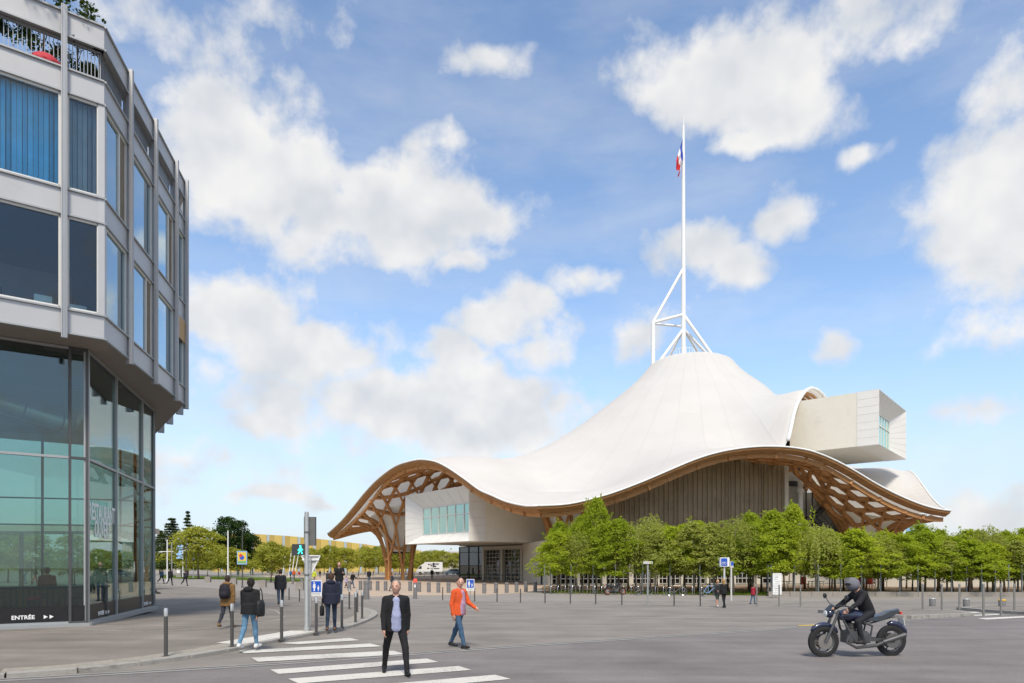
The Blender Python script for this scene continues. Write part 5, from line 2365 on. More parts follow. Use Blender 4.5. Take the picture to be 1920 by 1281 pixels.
# ---- light green trees across the square, and behind the truck
plaza_c = [globe_mesh(71 + i, 2.3, 8.3 + .4 * i, 3.5, 'leaf_plaza', 95, 48, 0.20, 1.05) for i in range(3)]
plaza_t = [trunk_mesh('trunk', 6.2, 0.14, 8, 23 + i, 'bark_grey', spread=2.6, z_first=2.2) for i in range(2)]
r = random.Random(9)
G_PL = 'light green trees lining the far side of the square'
spots = []
for i in range(9):
    spots.append((470 + i * 37 + r.uniform(-6, 6), 168 + r.uniform(-6, 6), r.uniform(.92, 1.08), 'standing before the gold building'))
for i in range(8):
    spots.append((488 + i * 38 + r.uniform(-8, 8), 186 + r.uniform(-5, 5), r.uniform(1.0, 1.15), 'in the second row before the gold building'))
spots += [(508, 96, .66, 'on the lawn by the concrete blocks')]
for i in range(6):
    spots.append((352 + i * 19 + r.uniform(-5, 5), 150 + r.uniform(-8, 8), r.uniform(.80, 1.05), 'between the dark pines and the square'))
for i in range(8):
    spots.append((762 + i * 18 + r.uniform(-5, 5), 196 + r.uniform(-9, 12), r.uniform(.85, 1.0), 'beyond the white truck under the raised gallery'))
spots.append((372, 118, 1.05, 'pointed and bright, beside the banner poles'))
for (x, Y, s, w) in spots:
    c_ = plaza_c[r.randrange(3)]
    s *= 0.76 if Y > 120 else 1.0
    lb = 'yellow green round crowned tree ' + w
    tree('plaza_tree', lb, c_, plaza_t[r.randrange(2)], ((x - CX) / FP * Y, Y, g(Y)), r.uniform(0, 6.28), (s * 1.2, s * 1.2, s), G_PL)

# ---- dark trees at the far left
pine = [conifer_mesh(81, 2.0, 14.5, 6.2), conifer_mesh(82, 4.0, 16.0, 2.8, whorls=15)]
darkc = globe_mesh(83, 3.0, 13.5, 4.3, 'leaf_dark', 120, 55, 0.26, 1.25, 0.7)
pt = trunk_mesh('trunk', 13, 0.24, 6, 33, 'bark', spread=2.2, z_first=4)
for (x, Y, s, me, nm, lb) in ((322, 165, .93, pine[0], 'pine_tree', 'broad dark pine beside the light blue banner'), (352, 172, .98, pine[1], 'pine_tree', 'slender sparse conifer right of the broad dark pine'),
                              (300, 180, .78, pine[0], 'pine_tree', 'lower dark pine close to the restaurant corner'),
                              (426, 160, .98, darkc, 'dark_tree', 'tall dense dark green tree before the gold building'), (446, 164, .94, darkc, 'dark_tree', 'second dense dark tree rising beside the poster post'),
                              (474, 170, .70, darkc, 'dark_tree', 'lower dark tree at the end of the gold building')):
    tree(nm, lb, me, pt, ((x - CX) / FP * Y, Y, g(Y)), r.uniform(0, 6.28), s, 'dark trees at the far side of the lawn')
# trees seen through the glass of the restaurant
for i, (x, Y, s) in enumerate(((-40, 70, .8), (60, 82, .9), (140, 76, .8), (200, 90, .9), (255, 85, .8), (15, 95, 1.0))):
    tree('street_tree', 'green street tree seen through the restaurant glass', plaza_c[i % 3], plaza_t[i % 2], ((x - CX) / FP * Y, Y, g(Y)), i * 1.1, s * .8, 'trees behind the restaurant')

# far belt of woods round the horizon
def woods():
    rr = np.random.RandomState(3)
    C, N = [], []
    for i in range(420):
        az = rr.uniform(-50, 50)
        Y = rr.uniform(330, 420)
        x = math.tan(R_(az)) * Y
        k = 34
        d = rr.normal(size=(k, 3)) * np.array([5.5, 2.5, 2.0])
        C.append(np.array([x, Y, g(Y) + rr.uniform(2.0, 4.8)]) + d)
        N.append(rr.normal(size=(k, 3)) + np.array([0, -.5, .6]))
    C = np.concatenate(C)
    C[:, 2] = np.maximum(C[:, 2], g(400) + .2)
    me = leaves_mesh('woods', C, np.concatenate(N), 1.1, 0.6, 'leaf_far', 4)
    o = bpy.data.objects.new('woods', me)
    COL.objects.link(o)
    tag(o, 'low green belt of distant trees along the horizon', 'woods', kind='stuff')


woods()


def grass(name, label, pts_fn, n, seed, h):
    rr = np.random.RandomState(seed)
    C = pts_fn(rr, n)
    nn = rr.normal(size=(n, 3)) * np.array([1, 1, .25])
    me = leaves_mesh(name, C, nn, h, 0.22, 'grass_blade', seed)
    o = bpy.data.objects.new(name, me)
    COL.objects.link(o)
    return tag(o, label, 'grass', kind='stuff')


def lawn_pts(rr, n):
    a, b, c, d = [np.array(p) for p in (lawn[0], lawn[2], lawn[3], lawn[5])]
    u, v = rr.uniform(0, 1, n), rr.uniform(0, 1, n)
    q = (a[None] * (1 - u[:, None]) + b[None] * u[:, None]) * (1 - v[:, None]) + (d[None] * (1 - u[:, None]) + c[None] * u[:, None]) * v[:, None]
    return np.stack([q[:, 0], q[:, 1], np.array([g(y) for y in q[:, 1]]) + 0.05], 1)


grass('lawn_grass', 'short bright grass on the strip before the plaza trees', lawn_pts, 9000, 5, 0.11)


def bed_pts(rr, n):
    x = rr.uniform(1030, 1900, n)
    dy = rr.uniform(0.2, 3.2, n) ** 1.3
    Y = np.array([front_Y(q) for q in x]) - 1.2 + dy
    return np.stack([(x - CX) / FP * Y, Y, np.array([g(y) for y in Y]) + 0.09], 1)


grass('bed_grass', 'patchy grass and weeds at the feet of the grove', bed_pts, 5200, 6, 0.15)

# terrace plants on the corner building
shrub = globe_mesh(91, .3, 1.0, .38, 'leaf_dark', 22, 40, 0.05, 0.22)
pinet = globe_mesh(92, .5, 2.6, 1.0, 'leaf_pine', 30, 34, 0.06, 0.30, .6)
stem = trunk_mesh('stem', 2.3, 0.035, 8, 44, 'bark', spread=.9, z_first=.5)
sstem = trunk_mesh('stem', 0.8, 0.02, 5, 45, 'bark', spread=.3, z_first=.2)
for (loc, me, st_, s, nm, lb) in ((UA(1.4, -.75, 15.74), pinet, stem, 1.0, 'pine_shrub', 'young pine rising over the roof edge above the street windows'),
                                  (UA(.6, -.95, 15.74), pinet, stem, .92, 'pine_shrub', 'young pine rising over the roof edge at the corner'),
                                  (UA(2.55, -.75, 15.74), shrub, sstem, 1.0, 'shrub', 'round dark shrub in the street side terrace planter'),
                                  (UB(1.0, -.8, 15.74), shrub, sstem, .9, 'shrub', 'small shrub in the corner terrace planter'),
                                  (UB(3.2, -.8, 15.74), shrub, sstem, 1.0, 'shrub', 'small shrub in the planter on the square side')):
    t = thing(nm, lb, 'plant', loc, 1.0, 'terrace plants')
    t.scale = (s, s, s)
    for n2_, mm in (('stem', st_), ('foliage', me)):
        o = bpy.data.objects.new(n2_, mm)
        COL.objects.link(o)
        o.parent = t
# ------------------------------------------------------------------ people: one continuous body each, grown from a posed skeleton
def surface_nets(val, lo, h):
    nx, ny, nz = val.shape
    ins = val < 0
    idx = -np.ones((nx - 1, ny - 1, nz - 1), int)
    corners = [(i, j, k) for i in (0, 1) for j in (0, 1) for k in (0, 1)]
    cnt = sum(ins[i:nx - 1 + i, j:ny - 1 + j, k:nz - 1 + k].astype(int) for i, j, k in corners)
    act = (cnt > 0) & (cnt < 8)
    cells = np.argwhere(act)
    idx[act] = np.arange(len(cells))
    pos = np.zeros((len(cells), 3))
    num = np.zeros(len(cells))
    for a in range(8):
        for b in range(a + 1, 8):
            ca, cb = np.array(corners[a]), np.array(corners[b])
            if abs(ca - cb).sum() != 1:
                continue
            A, B = cells + ca, cells + cb
            va, vb = val[A[:, 0], A[:, 1], A[:, 2]], val[B[:, 0], B[:, 1], B[:, 2]]
            m = (va < 0) != (vb < 0)
            t = np.where(m, va / np.where(m, va - vb, 1), 0)
            p = A + (cb - ca)[None] * t[:, None]
            pos[m] += p[m]
            num[m] += 1
    V = lo + pos / num[:, None] * h
    F = []
    for ax in range(3):
        sl0 = [slice(None)] * 3
        sl1 = [slice(None)] * 3
        sl0[ax] = slice(0, -1)
        sl1[ax] = slice(1, None)
        ch = ins[tuple(sl0)] != ins[tuple(sl1)]
        E_ = np.argwhere(ch)
        o1, o2 = [q for q in range(3) if q != ax]
        ok = (E_[:, o1] > 0) & (E_[:, o2] > 0) & (E_[:, o1] < val.shape[o1] - 1) & (E_[:, o2] < val.shape[o2] - 1)
        E_ = E_[ok]
        d1 = np.zeros(3, int)
        d1[o1] = 1
        d2 = np.zeros(3, int)
        d2[o2] = 1
        q = [E_ - d1 - d2, E_ - d2, E_, E_ - d1]
        Q = np.stack([idx[c[:, 0], c[:, 1], c[:, 2]] for c in q], 1)
        flip = ins[E_[:, 0], E_[:, 1], E_[:, 2]]
        if ax == 1:
            flip = ~flip
        Q[~flip] = Q[~flip][:, ::-1]
        F.append(Q)
    return V, np.concatenate(F)


SKIN, HAIR, TOP, LOW, SHOE, SHIRT, DARK = range(7)
DEF_POSE = dict(legs=((18, 8), (-14, 18)), arms=((-16, 12), (16, 16)), abd=(8, 8), lean=3, head=0)


def body_sdf(pose, fit):
    """list of primitives of a 1.76 m figure facing -Y. fit: clothing choices"""
    P = []
    rad = math.radians
    hipz = 0.93
    hips = {}
    low = 9.0
    for s, (a, kn) in zip((-1, 1), pose['legs']):
        hip = np.array([s * 0.092, 0, hipz])
        sp = pose.get('splay', 0) * s
        d1 = np.array([math.sin(rad(sp)), -math.sin(rad(a)) * math.cos(rad(sp)), -math.cos(rad(a)) * math.cos(rad(sp))])
        b = a - kn
        d2 = np.array([math.sin(rad(sp * .3)), -math.sin(rad(b)), -math.cos(rad(b))])
        knee = hip + d1 * 0.43
        ank = knee + d2 * 0.42
        fp = rad(pose.get('foot', 0) + b * 0.35)
        toe = ank + np.array([0.02 * s, -0.17 * math.cos(fp), 0.17 * math.sin(fp) - 0.045])
        heel = ank + np.array([0, 0.045, -0.05])
        w = fit.get('leg', 1.0)
        P.append(('rc', hip, knee, 0.088 * w, 0.062 * w, fit.get('thigh', LOW)))
        P.append(('rc', knee, ank + np.array([0, 0, .02]), 0.060 * w, 0.046 * w, fit.get('shin', LOW)))
        P.append(('el', knee + d2 * 0.13 + np.array([0, .018, 0]), (0.056 * w, 0.06 * w, 0.12), fit.get('shin', LOW)))
        P.append(('rc', heel, toe, 0.042, 0.036, SHOE))
        P.append(('rc', ank, heel, 0.046, 0.042, SHOE))
        low = min(low, toe[2] - .036, heel[2] - .042)
    P.append(('el', np.array([0, 0.012, 0.95]), (0.158, 0.118, 0.115), LOW))
    ln = rad(pose.get('lean', 0))
    tw = rad(pose.get('twist', 0))

    def up(p):
        """upper body leans about the hips"""
        p = np.array(p, float) - np.array([0, 0, hipz])
        y, z = p[1] * math.cos(ln) - p[2] * math.sin(ln), p[1] * math.sin(ln) + p[2] * math.cos(ln)
        q = np.array([p[0] * math.cos(tw) - y * math.sin(tw), p[0] * math.sin(tw) + y * math.cos(tw), z])
        return q + np.array([0, 0, hipz])
    bulk = fit.get('bulk', 1.0)
    hem = fit.get('hem', 0.86)
    P.append(('rc', up((0, 0, 1.02)), up((0, 0.0, 1.30)), 0.128 * bulk, 0.135 * bulk, TOP))
    for s in (-1, 1):
        P.append(('rc', up((s * .055, 0.005, 1.05)), up((s * .075, 0.0, 1.36)), 0.100 * bulk, 0.102 * bulk, TOP))
        P.append(('rc', up((s * .04, .015, 1.42)), up((s * .160, 0.01, 1.395)), 0.070, 0.064 * bulk, TOP))
    if hem < 1.0:
        P.append(('hem', hem, 1.12, (0.185 * bulk, 0.142 * bulk), (0.168 * bulk, 0.128 * bulk), TOP))
    if fit.get('open'):
        P.append(('rc', up((0, -0.088 * bulk, 1.40)), up((0, -0.105 * bulk, 1.12)), 0.052, 0.076, SHIRT))
        P.append(('rc', up((0.0, -0.105 * bulk, 1.12)), up((0.0, -0.090, 0.90)), 0.076, 0.090, SHIRT))
    # neck and head
    nk = up((0, 0.012, 1.47))
    hd = up((0, -0.012, 1.635)) + np.array([0, pose.get('nod', 0), 0])
    P.append(('rc', nk, hd - np.array([0, 0, .05]), 0.056, 0.052, SKIN))
    yaw = rad(pose.get('head', 0))
    fw = np.array([math.sin(yaw), -math.cos(yaw), 0])
    sd = np.array([math.cos(yaw), math.sin(yaw), 0])
    P.append(('el', hd, (0.076, 0.092, 0.115), SKIN))
    P.append(('rc', hd + fw * .035 - np.array([0, 0, .06]), hd + fw * .045 - np.array([0, 0, .085]), 0.05, 0.035, SKIN))
    P.append(('rc', hd + fw * .088 + np.array([0, 0, .012]), hd + fw * .104 - np.array([0, 0, .022]), 0.010, 0.016, SKIN))
    for s in (-1, 1):
        P.append(('el', hd + sd * s * .078 - np.array([0, 0, .01]), (0.014, 0.022, 0.032), SKIN))
        P.append(('el', hd + fw * .082 + sd * s * .031 + np.array([0, 0, .012]), (0.011, 0.010, 0.008), DARK))
    P.append(('rc', hd + fw * .090 - sd * .02 - np.array([0, 0, .052]), hd + fw * .090 + sd * .02 - np.array([0, 0, .052]), 0.008, 0.008, DARK if fit.get('mouth') else SKIN))
    hr = fit.get('hair', 1)
    if hr == 'helmet':
        P.append(('el', hd + np.array([0, 0, .01]), (0.135, 0.155, 0.15), HAIR))
        P.append(('el', hd + fw * .105 + np.array([0, 0, .01]), (0.10, 0.055, 0.05), DARK))
    elif hr:
        P.append(('el', hd - fw * .022 + np.array([0, 0, .026]), (0.087, 0.094, 0.104), HAIR))
        P.append(('el', hd - fw * .05 - np.array([0, 0, .02]), (0.078, 0.062, 0.085), HAIR))
        if hr == 'long':
            P.append(('rc', hd - fw * .05, hd - fw * .06 - np.array([0, 0, .17]), 0.075, 0.06, HAIR))
        if hr == 'hood':
            P.append(('el', up((0, .10, 1.47)), (0.13, 0.075, 0.075), TOP))
    # arms
    hands = []
    for s, (a, e), ab in zip((-1, 1), pose['arms'], pose.get('abd', (8, 8))):
        sh = up((s * 0.180, 0.008, 1.395))
        d1 = np.array([s * math.sin(rad(ab)), -math.sin(rad(a)), -math.cos(rad(a)) * math.cos(rad(ab))])
        d1 /= np.linalg.norm(d1)
        b = a + e
        d2 = np.array([s * math.sin(rad(pose.get('fore', 0))), -math.sin(rad(b)), -math.cos(rad(b))])
        d2 /= np.linalg.norm(d2)
        el = sh + d1 * 0.29
        wr = el + d2 * 0.25
        P.append(('rc', sh, el, 0.062 * bulk, 0.050 * bulk, TOP))
        P.append(('rc', el, wr, 0.049 * bulk, 0.038 * bulk, fit.get('sleeve', TOP)))
        P.append(('el', wr + d2 * .055, (0.026, 0.040, 0.050), SKIN))
        hands.append((wr, d2, s))
    return P, low, hands


def eval_sdf(P, X):
    best = np.full(len(X), 9.0)
    raw = np.full(len(X), 9.0)
    mi = np.zeros(len(X), int)
    for q in P:
        t = q[0]
        if t == 'rc':
            a, b, r1, r2 = q[1], q[2], q[3], q[4]
            ba = b - a
            u = np.clip(((X - a) @ ba) / max(ba @ ba, 1e-9), 0, 1)
            d = np.linalg.norm(X - a - u[:, None] * ba, axis=1) - (r1 + (r2 - r1) * u)
        elif t == 'el':
            c, r = q[1], np.array(q[2])
            y = (X - c) / r
            k0 = np.linalg.norm(y, axis=1)
            k1 = np.linalg.norm(y / r, axis=1)
            d = k0 * (k0 - 1) / np.maximum(k1, 1e-6)
        else:
            z0, z1, (ax, ay), (bx, by) = q[1], q[2], q[3], q[4]
            u = np.clip((X[:, 2] - z0) / (z1 - z0), 0, 1)
            rx, ry = ax + (bx - ax) * u, ay + (by - ay) * u
            dxy = (np.sqrt((X[:, 0] / rx) ** 2 + ((X[:, 1] - 0.01) / ry) ** 2) - 1) * np.minimum(rx, ry)
            d = np.maximum(dxy, np.abs(X[:, 2] - (z0 + z1) / 2) - (z1 - z0) / 2)
        m = q[-1]
        k = 0.022 if t != 'hem' else 0.008
        h = np.maximum(k - np.abs(best - d), 0) / k
        mi = np.where(d < raw, m, mi)
        raw = np.minimum(raw, d)
        best = np.minimum(best, d) - h * h * k * 0.25
    return best, mi


PMATS = {}


def cloth(col, rough=0.85):
    key = 'cloth_%d_%d_%d' % tuple(int(c * 1000) for c in col)
    if key not in MATS:
        mat(key, col, rough, var=0.22, scale=9.0, bump=0.35, bscale=14, spec=0.25)
    return key


mat('skin', (0.48, 0.27, 0.19), 0.55, var=0.08, scale=12)
mat('eye_dark', (0.02, 0.015, 0.012), 0.3, var=0.1)


def person_mesh(pose, fit, cols, h, fingers=False):
    pose = {**DEF_POSE, **pose}
    P, low, hands = body_sdf(pose, fit)
    lo, hi = np.full(3, 9.0), np.full(3, -9.0)
    for q in P:
        if q[0] == 'rc':
            for c, r in ((q[1], q[3]), (q[2], q[4])):
                lo, hi = np.minimum(lo, c - r), np.maximum(hi, c + r)
        elif q[0] == 'el':
            lo, hi = np.minimum(lo, q[1] - np.array(q[2])), np.maximum(hi, q[1] + np.array(q[2]))
        else:
            lo, hi = np.minimum(lo, (-q[3][0], -q[3][1], q[1])), np.maximum(hi, (q[3][0], q[3][1], q[2]))
    lo, hi = lo - 2.2 * h, hi + 2.2 * h
    n = np.ceil((hi - lo) / h).astype(int) + 1
    gx = np.stack(np.meshgrid(*[lo[i] + np.arange(n[i]) * h for i in range(3)], indexing='ij'), -1).reshape(-1, 3)
    val, _ = eval_sdf(P, gx)
    V, F = surface_nets(val.reshape(n), lo, h)
    _, mi = eval_sdf(P, V[F].mean(1))
    V = V - np.array([0, 0, low])
    mb = MB()
    mb.v = [tuple(p) for p in V]
    mb.f = [tuple(int(i) for i in q) for q in F]
    mb.mi = [int(i) for i in mi]
    if fingers:
        for (wr, d, s) in hands:
            wr = Vector(wr - np.array([0, 0, low]))
            d = Vector(d)
            side = Vector((0, 1, 0)) if abs(d.y) < .8 else Vector((0, 0, 1))
            side = (side - d * side.dot(d)).normalized()
            inn = d.cross(side)
            if inn.x * s > 0:
                inn = -inn
            for k, L in enumerate((0.066, 0.078, 0.072, 0.056)):
                b = wr + d * .088 + side * (-.026 + .0175 * k)
                m_ = b + d * L * .55 + inn * .010
                mb.tube([b, m_, m_ + d * L * .4 + inn * .026], [.0105, .0095, .0075], 6, mi=SKIN)
            b = wr + d * .045 - side * .034
            mb.tube([b, b + d * .03 - side * .018 + inn * .01, b + d * .062 - side * .016 + inn * .018], [.0125, .0115, .009], 6, mi=SKIN)
    mats = ['skin', cloth(cols.get('hair', (.04, .025, .018))), cloth(cols['top'], cols.get('rough', .85)), cloth(cols['low']), cloth(cols.get('shoe', (.03, .028, .028)), .5), cloth(cols.get('shirt', (.4, .42, .5))), 'eye_dark']
    return mb.mesh('person', mats, smooth_=True, fix=True)


def add_person(label, x, yf, yh, rz, pose, fit, cols, off=0.0, h=0.017, fingers=True, loc=None, group=None, me=None, height=None):
    c = gp(x, yf, off) if loc is None else Vector(loc)
    ht = height or (yf - yh) / FP * c.y
    me = me or person_mesh(pose, fit, cols, h, fingers)
    o = bpy.data.objects.new('person', me)
    COL.objects.link(o)
    s = ht / 1.76
    o.location = c
    o.scale = (s, s, s)
    o.rotation_euler = (0, 0, rz)
    tag(o, label, 'person', group)
    return o


BLACK, NAVY, JEANS, PALEJ = (.014, .014, .015), (.016, .018, .034), (.035, .075, .13), (.10, .20, .30)
pi = math.pi
man = add_person('man in open black jacket and pale blue shirt crossing on the zebra bars', 742, 1265, 1083, R_(14), dict(legs=((-20, 6), (20, 4)), arms=((6, 14), (-12, 10)), lean=2, head=-18, splay=9),
                 dict(open=True, bulk=1.12, hem=.82), dict(top=BLACK, low=BLACK, shirt=(.30, .32, .46), hair=(.17, .15, .135), shoe=(.01, .01, .01)))
orange = add_person('man in orange jacket and blue jeans walking past the curved kerb', 860, 1215, 1080, R_(52), dict(legs=((20, 5), (-18, 10)), arms=((-8, 18), (22, 40)), lean=3, head=-40),
                    dict(bulk=1.14, hem=.84, open=True), dict(top=(.58, .085, .022), low=(.045, .09, .15), shirt=(.36, .22, .30), hair=(.05, .035, .03)), off=0)
leather = add_person('man in black leather jacket and pale jeans seen from behind by the posts', 468, 1216, 1083, R_(172), dict(legs=((14, 6), (-12, 20)), arms=((-10, 8), (12, 14)), lean=4, head=30),
                     dict(bulk=1.20, hem=.86, hair='hood'), dict(top=BLACK, low=PALEJ, shoe=(.6, .6, .58), hair=(.02, .016, .014), rough=.42), off=PAVE_H)
brown = add_person('person in brown fur hooded coat with a dark backpack', 426, 1178, 1078, R_(178), dict(legs=((16, 6), (-16, 24)), arms=((-8, 10), (10, 16)), lean=3),
                   dict(bulk=1.22, hem=.74, hair='hood'), dict(top=(.17, .095, .035), low=(.03, .032, .042), shoe=(.17, .10, .04)), off=PAVE_H)
dark_m = add_person('man in dark coat striding towards the lawn beyond the corner posts', 526, 1137, 1066, R_(200), dict(legs=((20, 6), (-22, 26)), arms=((-14, 10), (14, 14)), lean=4), dict(bulk=1.12, hem=.80),
                    dict(top=(.016, .017, .022), low=(.03, .045, .075)), off=PAVE_H)
navy = add_person('person in navy hooded jacket walking away beside the signal pole', 621, 1183, 1074, R_(188), dict(legs=((9, 4), (-8, 14)), arms=((-6, 6), (4, 8)), lean=3), dict(bulk=1.18, hem=.80, hair='hood'),
                  dict(top=NAVY, low=(.018, .028, .05), shoe=(.10, .055, .03), hair=(.07, .04, .025)), off=PAVE_H)
camera_m = add_person('man in black jacket facing this way holding something before his chest', 636, 1122, 1054, R_(10), dict(legs=((4, 2), (-4, 4)), arms=((30, 75), (30, 75)), lean=0), dict(bulk=1.12, hem=.86),
                      dict(top=BLACK, low=(.04, .06, .10), hair=(.06, .035, .02)), off=0)
# couple and child on the right, before the grove
add_person('woman in dark jacket with bare legs standing before the grove', 1345, 1138, 1087, R_(20), dict(legs=((8, 4), (-8, 10)), arms=((12, 60), (-6, 20))), dict(bulk=1.1, hem=.8, hair='long', shin=SKIN),
           dict(top=(.03, .028, .028), low=(.05, .07, .06), hair=(.38, .22, .07), shoe=(.5, .45, .42)), h=.024, fingers=False)
add_person('person in black jacket and trousers beside the bare legged woman', 1357, 1140, 1086, R_(200), dict(legs=((10, 4), (-10, 14)), arms=((14, 50), (-6, 20))), dict(bulk=1.15, hem=.84, hair='long'),
           dict(top=BLACK, low=BLACK, hair=(.34, .19, .05)), h=.024, fingers=False)
add_person('small person in red jacket and jeans on the far pavement', 1412, 1133, 1096, R_(120), dict(legs=((10, 4), (-10, 14)), arms=((30, 40), (30, 40))), dict(bulk=1.2, hem=.82),
           dict(top=(.30, .02, .035), low=(.05, .11, .18), hair=(.05, .03, .02)), h=.028, fingers=False)
# figures far across the square: a few bodies reused in different clothes
far_sets = [
    ('jogger with blue backpack running off past the banner', 303, 1095, 1066, R_(170), dict(top=(.02, .05, .09), low=(.02, .02, .02)), 'run'),
    ('runner in black with arms out beside the blue backpack jogger', 319, 1098, 1065, R_(185), dict(top=BLACK, low=BLACK), 'run'),
    ('runner in black vest and blue sleeves near the grey cabinet', 347, 1099, 1068, R_(178), dict(top=(.02, .022, .03), low=BLACK), 'run'),
    ('pedestrian in black with white collar before the plaza trees', 692, 1094, 1067, R_(15), dict(top=BLACK, low=(.04, .07, .12)), 'walk'),
    ('man in black top striding over the sandy square', 661, 1103, 1071, R_(60), dict(top=BLACK, low=(.05, .08, .13)), 'run'),
    ('child in lilac jacket on the sandy square', 649, 1103, 1080, R_(80), dict(top=(.42, .36, .55), low=(.03, .02, .025)), 'walk'),
    ('pedestrian in dark clothes passing the timber leg', 735, 1109, 1073, R_(95), dict(top=(.04, .045, .06), low=(.10, .11, .16)), 'walk'),
    ('person in lime yellow top by the steel posts', 589, 1094, 1067, R_(30), dict(top=(.45, .50, .05), low=(.25, .22, .18)), 'walk'),
    ('person in dark jacket next to the camera man', 614, 1099, 1070, R_(150), dict(top=(.03, .03, .035), low=(.03, .04, .06)), 'walk'),
    ('person with red backpack under the timber roof', 756, 1083, 1068, R_(170), dict(top=(.30, .03, .04), low=(.04, .06, .10)), 'walk'),
    ('person in white hoodie under the timber roof', 765, 1086, 1071, R_(100), dict(top=(.55, .52, .48), low=(.20, .18, .16)), 'walk'),
    ('dark clothed person standing before the white truck', 810, 1087, 1066, R_(0), dict(top=(.03, .028, .03), low=(.03, .03, .03)), 'walk'),
    ('person in blue jacket at the playground ropes', 545, 1087, 1068, R_(60), dict(top=(.04, .12, .30), low=(.03, .03, .05)), 'walk'),
    ('person in orange red top at the playground ropes', 551, 1087, 1067, R_(20), dict(top=(.50, .10, .03), low=(.05, .06, .10)), 'walk'),
    ('seated looking figure in red by the far fence', 561, 1085, 1070, R_(40), dict(top=(.40, .04, .05), low=(.5, .45, .45)), 'walk'),
    ('small figure in black before the far fence', 600, 1083, 1069, R_(10), dict(top=BLACK, low=(.05, .05, .06)), 'walk'),
    ('small figure in blue before the far fence', 620, 1082, 1068, R_(70), dict(top=(.03, .07, .2), low=(.05, .05, .06)), 'walk'),
    ('small figure in grey walking along the far fence', 672, 1083, 1069, R_(100), dict(top=(.2, .2, .22), low=(.04, .05, .08)), 'walk'),
    ('tiny pedestrian in navy between lamp post and tree', 700, 1081, 1069, R_(90), dict(top=NAVY, low=(.05, .05, .06)), 'walk'),
    ('man in red trousers standing on the street behind the restaurant', 66, 1094, 1060, R_(120), dict(top=(.04, .04, .05), low=(.35, .05, .05)), 'walk'),
    ('man in pale blue shirt walking behind the restaurant glass', 46, 1095, 1058, R_(90), dict(top=(.35, .45, .55), low=(.08, .16, .28)), 'walk'),
    ('worker in bright green vest behind the restaurant glass', 232, 1100, 1052, R_(30), dict(top=(.15, .55, .06), low=(.05, .06, .08)), 'walk'),
]
for i, (lb, x, yf, yh, rz, cols, ps) in enumerate(far_sets):
    pose = dict(legs=((24, 10), (-24, 40)), arms=((-24, 60), (24, 60)), lean=8) if ps == 'run' else dict(legs=((10 + i % 8, 4), (-10, 14)), arms=((-10, 10), (10 + 3 * (i % 4), 16)), lean=2)
    c = gp(x, yf)
    hgt = None
    add_person(lb, x, yf, yh, rz, pose, dict(bulk=1.12, hem=.84 if i % 2 else .9, hair=('long' if i % 4 == 1 else 1)), cols, h=0.032, fingers=False, group='people far across the square')

# office man and guests behind glass
off_m = add_person('man in dark suit and white shirt at a desk upstairs', 0, 0, 0, math.atan2(An.y, An.x) + pi / 2 - .3, dict(legs=((3, 2), (-3, 2)), arms=((20, 70), (14, 60)), lean=4), dict(open=True, bulk=1.1, hem=.84),
                   dict(top=(.03, .028, .03), low=BLACK, shirt=(.5, .5, .5)), loc=UA(2.55, -1.75, 8.34), h=.024, fingers=False, height=1.62)
off_w = add_person('seated looking person in grey behind the narrow upstairs window', 0, 0, 0, math.atan2(Ad.y, Ad.x), dict(legs=((3, 2), (-3, 2)), arms=((20, 60), (14, 60)), lean=8), dict(bulk=1.1, hem=.84),
                   dict(top=(.10, .10, .11), low=BLACK), loc=UA(.55, -2.0, 8.34), h=.026, fingers=False, height=1.5)
guest = add_person('guest in dark red top standing at the restaurant counter', 0, 0, 0, math.atan2(GAn.y, GAn.x) - pi / 2, dict(legs=((3, 2), (-3, 2)), arms=((20, 60), (14, 60)), lean=6), dict(bulk=1.1, hem=.84),
                   dict(top=(.14, .03, .04), low=(.05, .05, .07)), loc=GA(0.95, -2.75, ZF + .03), h=.024, fingers=False, height=1.7)
# someone sitting on a stone block by the corner, only the outstretched legs in sight
sit_c = gp(283, 1115, 0.0)
bench = thing('stone_bench', 'low grey stone block beyond the restaurant corner', 'bench', (sit_c.x - .25, sit_c.y, g(sit_c.y)))
m = MB()
m.box((0, 0, .19), (1.0, 0.9, .38))
m.build('seat_block', 'kerb_stone', bench)
m = MB()
m.box((0, 0, .40), (1.04, 0.94, .05))
m.build('top_slab', 'channel_concrete', bench)
add_person('person sitting with dark trousered legs stretched out at the restaurant corner', 0, 0, 0, R_(90), dict(legs=((66, 8), (60, 4)), arms=((-20, 20), (10, 40)), lean=-12), dict(bulk=1.1, hem=.92),
           dict(top=(.10, .08, .06), low=(.045, .042, .035), shoe=(.02, .02, .02)), loc=(sit_c.x - .12, sit_c.y, g(sit_c.y) + .02), h=.024, fingers=False, height=1.74)


